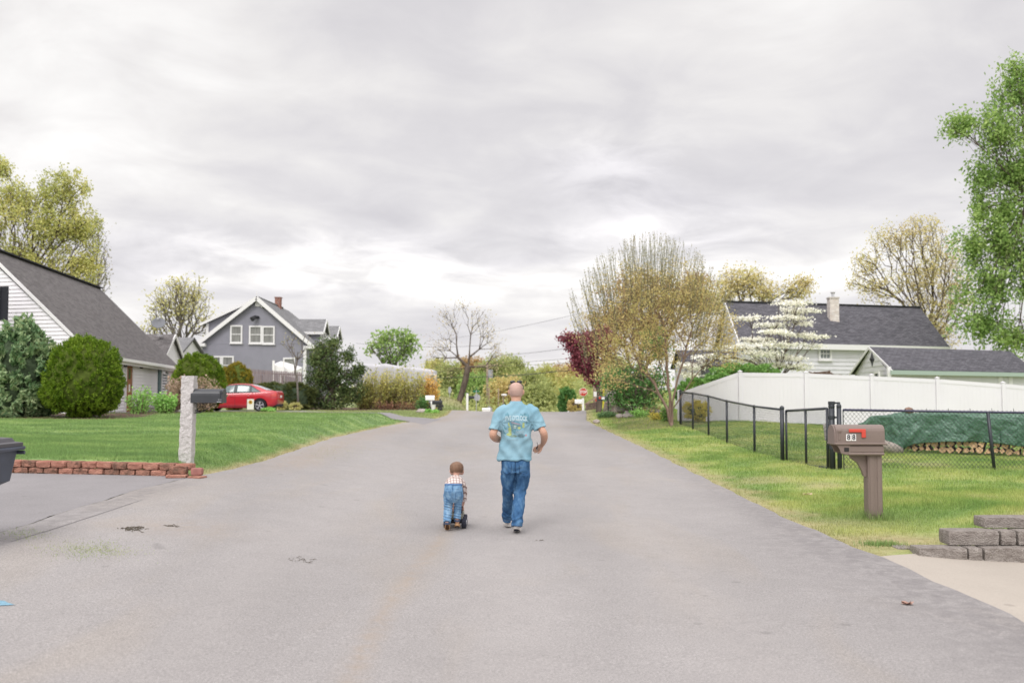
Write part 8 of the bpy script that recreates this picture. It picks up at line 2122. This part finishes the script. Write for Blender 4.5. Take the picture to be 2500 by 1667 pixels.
# shoes
whs = mat('shoe_white', S(232, 226, 220, 1.4), .6, nscale=20, namt=.08); nvs = mat('shoe_navy', (.03, .035, .07, 1), .6)
def shoe(name, base, yaw, pitch, s, upper, sole, under, parent, label=None, L_=.29, W_=.10, hgt=.085):
    """heel towards us (-y); pitch>0 lifts the heel"""
    M3 = Matrix.Rotation(yaw, 3, 'Z') @ Matrix.Rotation(-pitch, 3, 'X'); b = Vector(base)
    def T(p): q = Vector((p[0], p[1] - L_ * .75, p[2])); q = M3 @ q; return b + Vector((0, L_ * .75, 0)) + q if False else b + M3 @ Vector((p[0], p[1] - L_ * .78, p[2])) + Vector((0, L_ * .78, 0))
    def outl(z, sc, dz=0):
        pts = []
        for k in range(28):
            t = 2 * math.pi * k / 28; y = -math.cos(t); x = math.sin(t); yy = (y + 1) / 2; w = np.interp(yy, [0, .08, .3, .5, .72, .9, 1], [.3, .72, .78, .80, 1, .72, .3]) * W_ / 2
            pts.append(T((math.copysign(w * abs(x) ** .45, x) * sc, (L_ / 2) + (yy - .5) * L_ * sc, z + (.012 * max(0, yy - .8) * 5))))
        return pts
    mb = MB(); mb.rings([outl(.0, .93), outl(.004, 1.0), outl(.030, 1.03), outl(.034, .98)]); so = part('sole', mb, sole, parent, smooth=False, label=label)
    mb = MB(); mb.rings([outl(-.0025, .66), outl(-.0005, .74)]); part('outsole', mb, under, so)
    mb = MB(); rings = [outl(.030, .95)]
    for f in (.2, .4, .6, .8, 1.):
        pts = []
        for k in range(28):
            t = 2 * math.pi * k / 28; y = -math.cos(t); x = math.sin(t); yy = (y + 1) / 2 * (1 - .42 * f); w = np.interp(yy, [0, .08, .3, .5, .72, .9, 1], [.3, .72, .78, .80, 1, .72, .3]) * W_ / 2 * (1 - .22 * f)
            pts.append(T((math.copysign(w * abs(x) ** .5, x) * .96, .01 * f + yy * L_ * .98, .03 + hgt * f * (1 - .25 * max(0, yy - .3)))))
        rings.append(pts)
    mb.rings(rings); part('upper', mb, upper, so, smooth=True)
    return so
shoe('shoe', (mx0 - .108, Ym + .42, Zs(mx0, Ym + .5) + .016), R(6), R(2), 1, whs, whs, nvs, man)
shoe('shoe', (mx0 + .012, Ym - .10, mz0 + .008), R(-4), R(15), 1, nvs, whs, nvs, man)
# phone / key bundle in the right hand
kb = thing('key_fob', 'bunch of dark keys held in the man\'s right hand', 'keys', (mx0 + .262, Ym + .23, mz0 + 1.0))
mb = MB(); c = Vector((mx0 + .262, Ym + .215, mz0 + .985)); mb.box(c, (.035, .018, .05), Matrix.Rotation(.5, 3, 'Y'), .006); part('fob', mb, black, kb)
mb = MB(); mb.beam(c + V3(0, 0, .02), c + V3(-.012, -.01, .065), .012, .004); mb.tube([c + V3(.014 * math.cos(t), -.012, -.02 + .014 * math.sin(t)) for t in [2 * math.pi * k / 12 for k in range(13)]], .002, 5); mb.beam(c + V3(.0, -.01, -.02), c + V3(.02, -.015, -.055), .010, .003); part('key', mb, M['steel'], kb)

# ---- toddler
Yt_ = 11.85; tx0 = (1110 - 1250) / F_PX * Yt_; tz0 = Zs(tx0, Yt_) + .013
kid = thing('person', 'toddler in pale jeans and plaid shirt bending forward to push a toy truck', 'person', (tx0, Yt_, tz0)); kb_ = (tx0, Yt_, tz0)
def KX(zx): return (zx - 412) / 1690.
def KZ(zy): return (1440 - zy) / 1690.
# bending forward: hips over the feet, back leaning to +y, arms down to the truck
mb = MB()
hc = Vector((KX(437), .235, KZ(232)))
mb.ell(hc, (.078, .088, .080), 20, 14); mb.ell(hc + V3(0, .035, -.035), (.060, .060, .05)); mb.ell(hc + V3(0, .095, -.02), (.011, .013, .013))
for s in (-1, 1): mb.ell(hc + V3(s * .079, .01, -.030), (.009, .014, .022)); mb.ell(hc + V3(s * .055, .055, -.05), (.03, .03, .03)); mb.ell(hc + V3(s * .028, .085, .0), (.010, .008, .007))
limb(mb, [(.0, .14, .58, .045, .04), (.005, .18, .60, .034, .034), tuple(hc - V3(0, .03, .05)) + (.034, .034)])
limb(mb, [(-.02, .0, .42, .07, .06), (-.01, .06, .52, .07, .055), (0, .13, .575, .07, .05)])
# right arm straight down to the truck
limb(mb, [(.075, .14, .555, .03, .03), (.105, .18, .47, .026, .026), (.108, .23, .37, .022, .022), (.092, .27, .30, .019, .019), (.084, .285, .265, .014, .015)])
hand(mb, (.083, .288, .262), (.0, .25, -1), (0, 1, .2), 1, .5, .52)
limb(mb, [(-.085, .14, .555, .03, .03), (-.10, .18, .46, .026, .026), (-.075, .23, .36, .022, .022), (-.04, .26, .30, .018, .018), (-.03, .27, .262, .014, .015)])
hand(mb, (-.028, .272, .258), (.0, .25, -1), (0, 1, .2), -1, .5, .52)
limb(mb, [(-.055, .0, .40, .045, .05), (-.07, .02, .28, .036, .04), (-.08, .0, .17, .03, .03), (-.082, -.03, .09, .024, .026)])
limb(mb, [(.045, .0, .40, .045, .05), (.04, .05, .28, .036, .04), (.035, .07, .17, .03, .03), (.03, .06, .09, .024, .026)])
remesh('body', mb, .0048, mat('child_skin', S(232, 184, 164, 1.35), .5, .3), kid, kb_, smooth_it=2)
mb = MB(); mb.rings([ellring(hc + V3(0, -.006 + .01 * f, z), a, b, (0, .12, 1), 22) for z, a, b, f in ((-.052, .060, .062, 0), (-.040, .074, .080, 0), (-.015, .083, .090, 0), (.015, .085, .092, 0), (.045, .078, .084, 0), (.068, .058, .064, 0), (.082, .030, .034, 0), (.087, .006, .008, 0))])
def hairf(x, y, z): return .0010 * math.sin(math.atan2(x - hc.x, z - hc.z) * 16 + 5 * NZ(x * 20, y * 20, z * 20)) + .0015 * NZ(x * 40, y * 40, z * 40)
hm = mat('brown_hair', S(128, 96, 76, 1.4), .55, .4, nscale=9, col2=S(158, 124, 100, 1.4), stretch=(3, 1, .5), bump=.5, bscale=90)
remesh('hair', mb, .0045, hm, kid, kb_, smooth_it=2, disp=hairf)
# plaid shirt
def plaid():
    m = bpy.data.materials.new('plaid_shirt'); m.use_nodes = True; t = m.node_tree; b = t.nodes['Principled BSDF']; b.inputs['Roughness'].default_value = .9; b.inputs['Specular IOR Level'].default_value = .1
    tc_ = t.nodes.new('ShaderNodeTexCoord'); mp_ = t.nodes.new('ShaderNodeMapping'); mp_.inputs['Rotation'].default_value = (R(40), R(8), 0); t.links.new(tc_.outputs['Object'], mp_.inputs[0])
    def wave(dr, sc, lo, hi, ph=0):
        w = t.nodes.new('ShaderNodeTexWave'); w.bands_direction = dr; w.inputs['Scale'].default_value = sc; w.inputs['Distortion'].default_value = .6; w.inputs['Detail'].default_value = 1; w.inputs['Phase Offset'].default_value = ph; t.links.new(mp_.outputs[0], w.inputs[0])
        r = t.nodes.new('ShaderNodeMapRange'); r.inputs[1].default_value = lo; r.inputs[2].default_value = hi; t.links.new(w.outputs[1], r.inputs[0]); return r.outputs[0]
    a = wave('X', 9, .82, .96); c = wave('Z', 8, .80, .95, 1); mxm = t.nodes.new('ShaderNodeMath'); mxm.operation = 'MAXIMUM'; t.links.new(a, mxm.inputs[0]); t.links.new(c, mxm.inputs[1])
    mx = t.nodes.new('ShaderNodeMix'); mx.data_type = 'RGBA'; t.links.new(mxm.outputs[0], mx.inputs[0]); mx.inputs[6].default_value = S(228, 214, 208, 1.25); mx.inputs[7].default_value = S(164, 138, 130, 1.35); t.links.new(mx.outputs[2], b.inputs['Base Color']); return m
pm = plaid(); mb = MB()
limb(mb, [(-.005, -.025, .475, .084, .050), (-.004, -.005, .515, .099, .064), (.0, .05, .560, .100, .066), (.004, .11, .590, .090, .058), (.008, .155, .605, .058, .045), (.01, .175, .612, .044, .04)], 22)
limb(mb, [(.060, .12, .578, .040, .040), (.092, .14, .540, .038, .038), (.108, .165, .470, .034, .034), (.112, .19, .40, .030, .031), (.109, .20, .345, .029, .030), (.107, .205, .325, .033, .033)], 14)
limb(mb, [(-.065, .12, .578, .040, .040), (-.09, .14, .540, .036, .038), (-.10, .185, .46, .032, .034), (-.08, .225, .38, .029, .031), (-.062, .24, .335, .029, .030)], 14)
remesh('plaid_shirt', mb, .006, pm, kid, kb_, smooth_it=3, disp=lambda x, y, z: .004 * NZ(x * 18, y * 18, z * 18, 1) + .003 * math.sin(x * 60 + z * 90 + y * 30) * (x > .07))
# jeans
mb = MB()
limb(mb, [(-.008, -.045, .556, .099, .066), (-.008, -.048, .52, .106, .076), (-.008, -.045, .48, .112, .086), (-.008, -.02, .43, .116, .094), (-.008, .01, .37, .100, .08)], 24, up=(0, 1, 0))
limb(mb, [(-.068, -.01, .43, .062, .078), (-.070, .01, .34, .056, .066), (-.073, .015, .27, .051, .056), (-.078, .0, .19, .049, .052), (-.082, -.02, .13, .046, .050), (-.084, -.03, .108, .044, .050)], 18)
limb(mb, [(.050, -.01, .43, .062, .078), (.044, .03, .34, .050, .064), (.038, .06, .27, .045, .054), (.034, .07, .20, .044, .050), (.032, .065, .145, .043, .048), (.031, .06, .13, .042, .048)], 18)
def kj(x, y, z):
    f = .005 * NZ(x * 20, y * 20, z * 22, 3)
    for zc, wd, am in ((.29, .05, .0055), (.17, .05, .005), (.37, .03, .003)): f += am * math.sin((z + .25 * x) * 190 + zc * 20) * math.exp(-((z - zc) / wd) ** 2)
    if z > .36 and y < .0: f -= .007 * math.exp(-((x + .010) / .010) ** 2)
    if z > .505: f += .0022 * math.sin(x * 520)
    return f
dn2 = denim_mat('denim_pale', S(104, 146, 188, 1.4), S(132, 172, 208, 1.4), S(164, 196, 222, 1.4), 16)
kjn = remesh('jeans', mb, .0058, dn2, kid, kb_, smooth_it=3, disp=kj)
mb = MB(); wbp = ellring(Vector(kb_) + V3(-.008, -.044, .548), .100, .070, (0, .12, 1), 30)
mb.rings([ellring(Vector(kb_) + V3(-.008, -.044, z), .101 + d_, .069 + d_, (0, .12, 1), 60) for z, d_ in ((.532, .0), (.534, .004), (.558, .003), (.560, -.003))]); part('waistband', mb, mat('waist_blue', S(96, 132, 178, 1.4), .85, nscale=60, namt=.2, stretch=(3, 3, .2)), kjn, smooth=True)
BK = bvh_of(kjn, origin(kid)); dkt2 = mat('seam_blue', S(76, 112, 156, 1.4), .8)
for pts in ([(-.108, .475), (-.102, .395), (-.065, .375), (-.03, .395), (-.028, .47), (-.108, .475)], [(.022, .465), (.020, .39), (.052, .372), (.085, .39), (.09, .47), (.022, .465)], [(-.010, .53), (-.010, .38)], [(-.095, .505), (.08, .505)]):
    on_jeans(pts, 'pocket_seam', .0014, dkt2, BK, kjn, base=kb_)
bt_u = mat('boot_brown', S(112, 84, 72, 1.5), .6, nscale=30, namt=.2); bt_s = mat('boot_sole', S(206, 164, 122, 1.4), .7); bt_o = mat('boot_outsole', S(112, 84, 64, 1.5), .8)
shoe('boot', (tx0 - .084, Yt_ - .05, tz0 + .012), R(2), R(52), 1, bt_u, bt_s, bt_o, kid, L_=.135, W_=.068, hgt=.06)
shoe('boot', (tx0 + .031, Yt_ + .02, tz0 + .030), R(0), R(18), 1, bt_u, bt_s, bt_o, kid, L_=.135, W_=.068, hgt=.06)
mb = MB()
for (x, y, z) in ((-.084, -.035, .098), (.031, .055, .118)): mb.rings([ellring(Vector(kb_) + V3(x, y, z + q), a, a * 1.1, (0, 0, 1), 16) for q, a in ((-.012, .034), (-.010, .038), (.006, .038), (.008, .034))])
part('boot_cuff', mb, mat('navy_cuff', (.05, .07, .12, 1), .7), kid)
# toy truck
tk = thing('toy_truck', 'dark toy monster truck on big wheels pushed along the road by the toddler', 'toy truck', (tx0 - .004, Yt_ + .38, tz0))
ty = mat('toy_tyre', (.03, .033, .05, 1), .7); tb = mat('toy_body', S(128, 128, 116, 1.5), .45, nscale=25, namt=.5, detail=1); o3 = Vector((tx0 - .004, Yt_ + .38, tz0 + .003))
for sx in (-1, 1):
    for y in (-.13, .13):
        mb = MB(); prof = [(.03, -.028), (.058, -.028), (.066, -.018), (.067, .0), (.066, .018), (.058, .028), (.03, .028)]
        c = o3 + V3(sx * .108, y, .067); rr = [[c + V3(yy, (r_6 + (.003 if k % 2 else 0)) * math.cos(2 * math.pi * k / 28), (r_6 + (.003 if k % 2 else 0)) * math.sin(2 * math.pi * k / 28)) for k in range(28)] for r_6, yy in prof]; mb.rings(rr); wh = part('wheel', mb, ty, tk)
        mb = MB(); mb.cyl(c + V3(sx * .022, 0, 0), .034, .022, 16, (1, 0, 0)); part('rim', mb, M['steel'], wh)
mb = MB(); mb.box(o3 + V3(0, 0, .085), (.17, .34, .03), None, .006); mb.cyl(o3 + V3(0, -.13, .067), .012, .25, 8, (1, 0, 0)); mb.cyl(o3 + V3(0, .13, .067), .012, .25, 8, (1, 0, 0)); part('chassis', mb, black, tk)
mb = MB(); mb.rings([rect(o3.x, o3.y, .19, .36, o3.z + .11, r=.02), rect(o3.x, o3.y, .20, .37, o3.z + .15, r=.02), rect(o3.x, o3.y + .01, .19, .34, o3.z + .175, r=.02)]); mb.rings([rect(o3.x, o3.y + .02, .17, .17, o3.z + .175, r=.02), rect(o3.x, o3.y + .02, .14, .12, o3.z + .225, r=.02)]); part('body', mb, tb, tk)
mb = MB(); mb.tube([o3 + V3(-.07, -.06, .17), o3 + V3(-.065, -.05, .245), o3 + V3(.065, -.05, .245), o3 + V3(.07, -.06, .17)], .008, 8); mb.tube([o3 + V3(.08, -.16, .13), o3 + V3(.085, -.1, .255), o3 + V3(.07, .02, .25)], .007, 8); part('roll_bar', mb, black, tk)
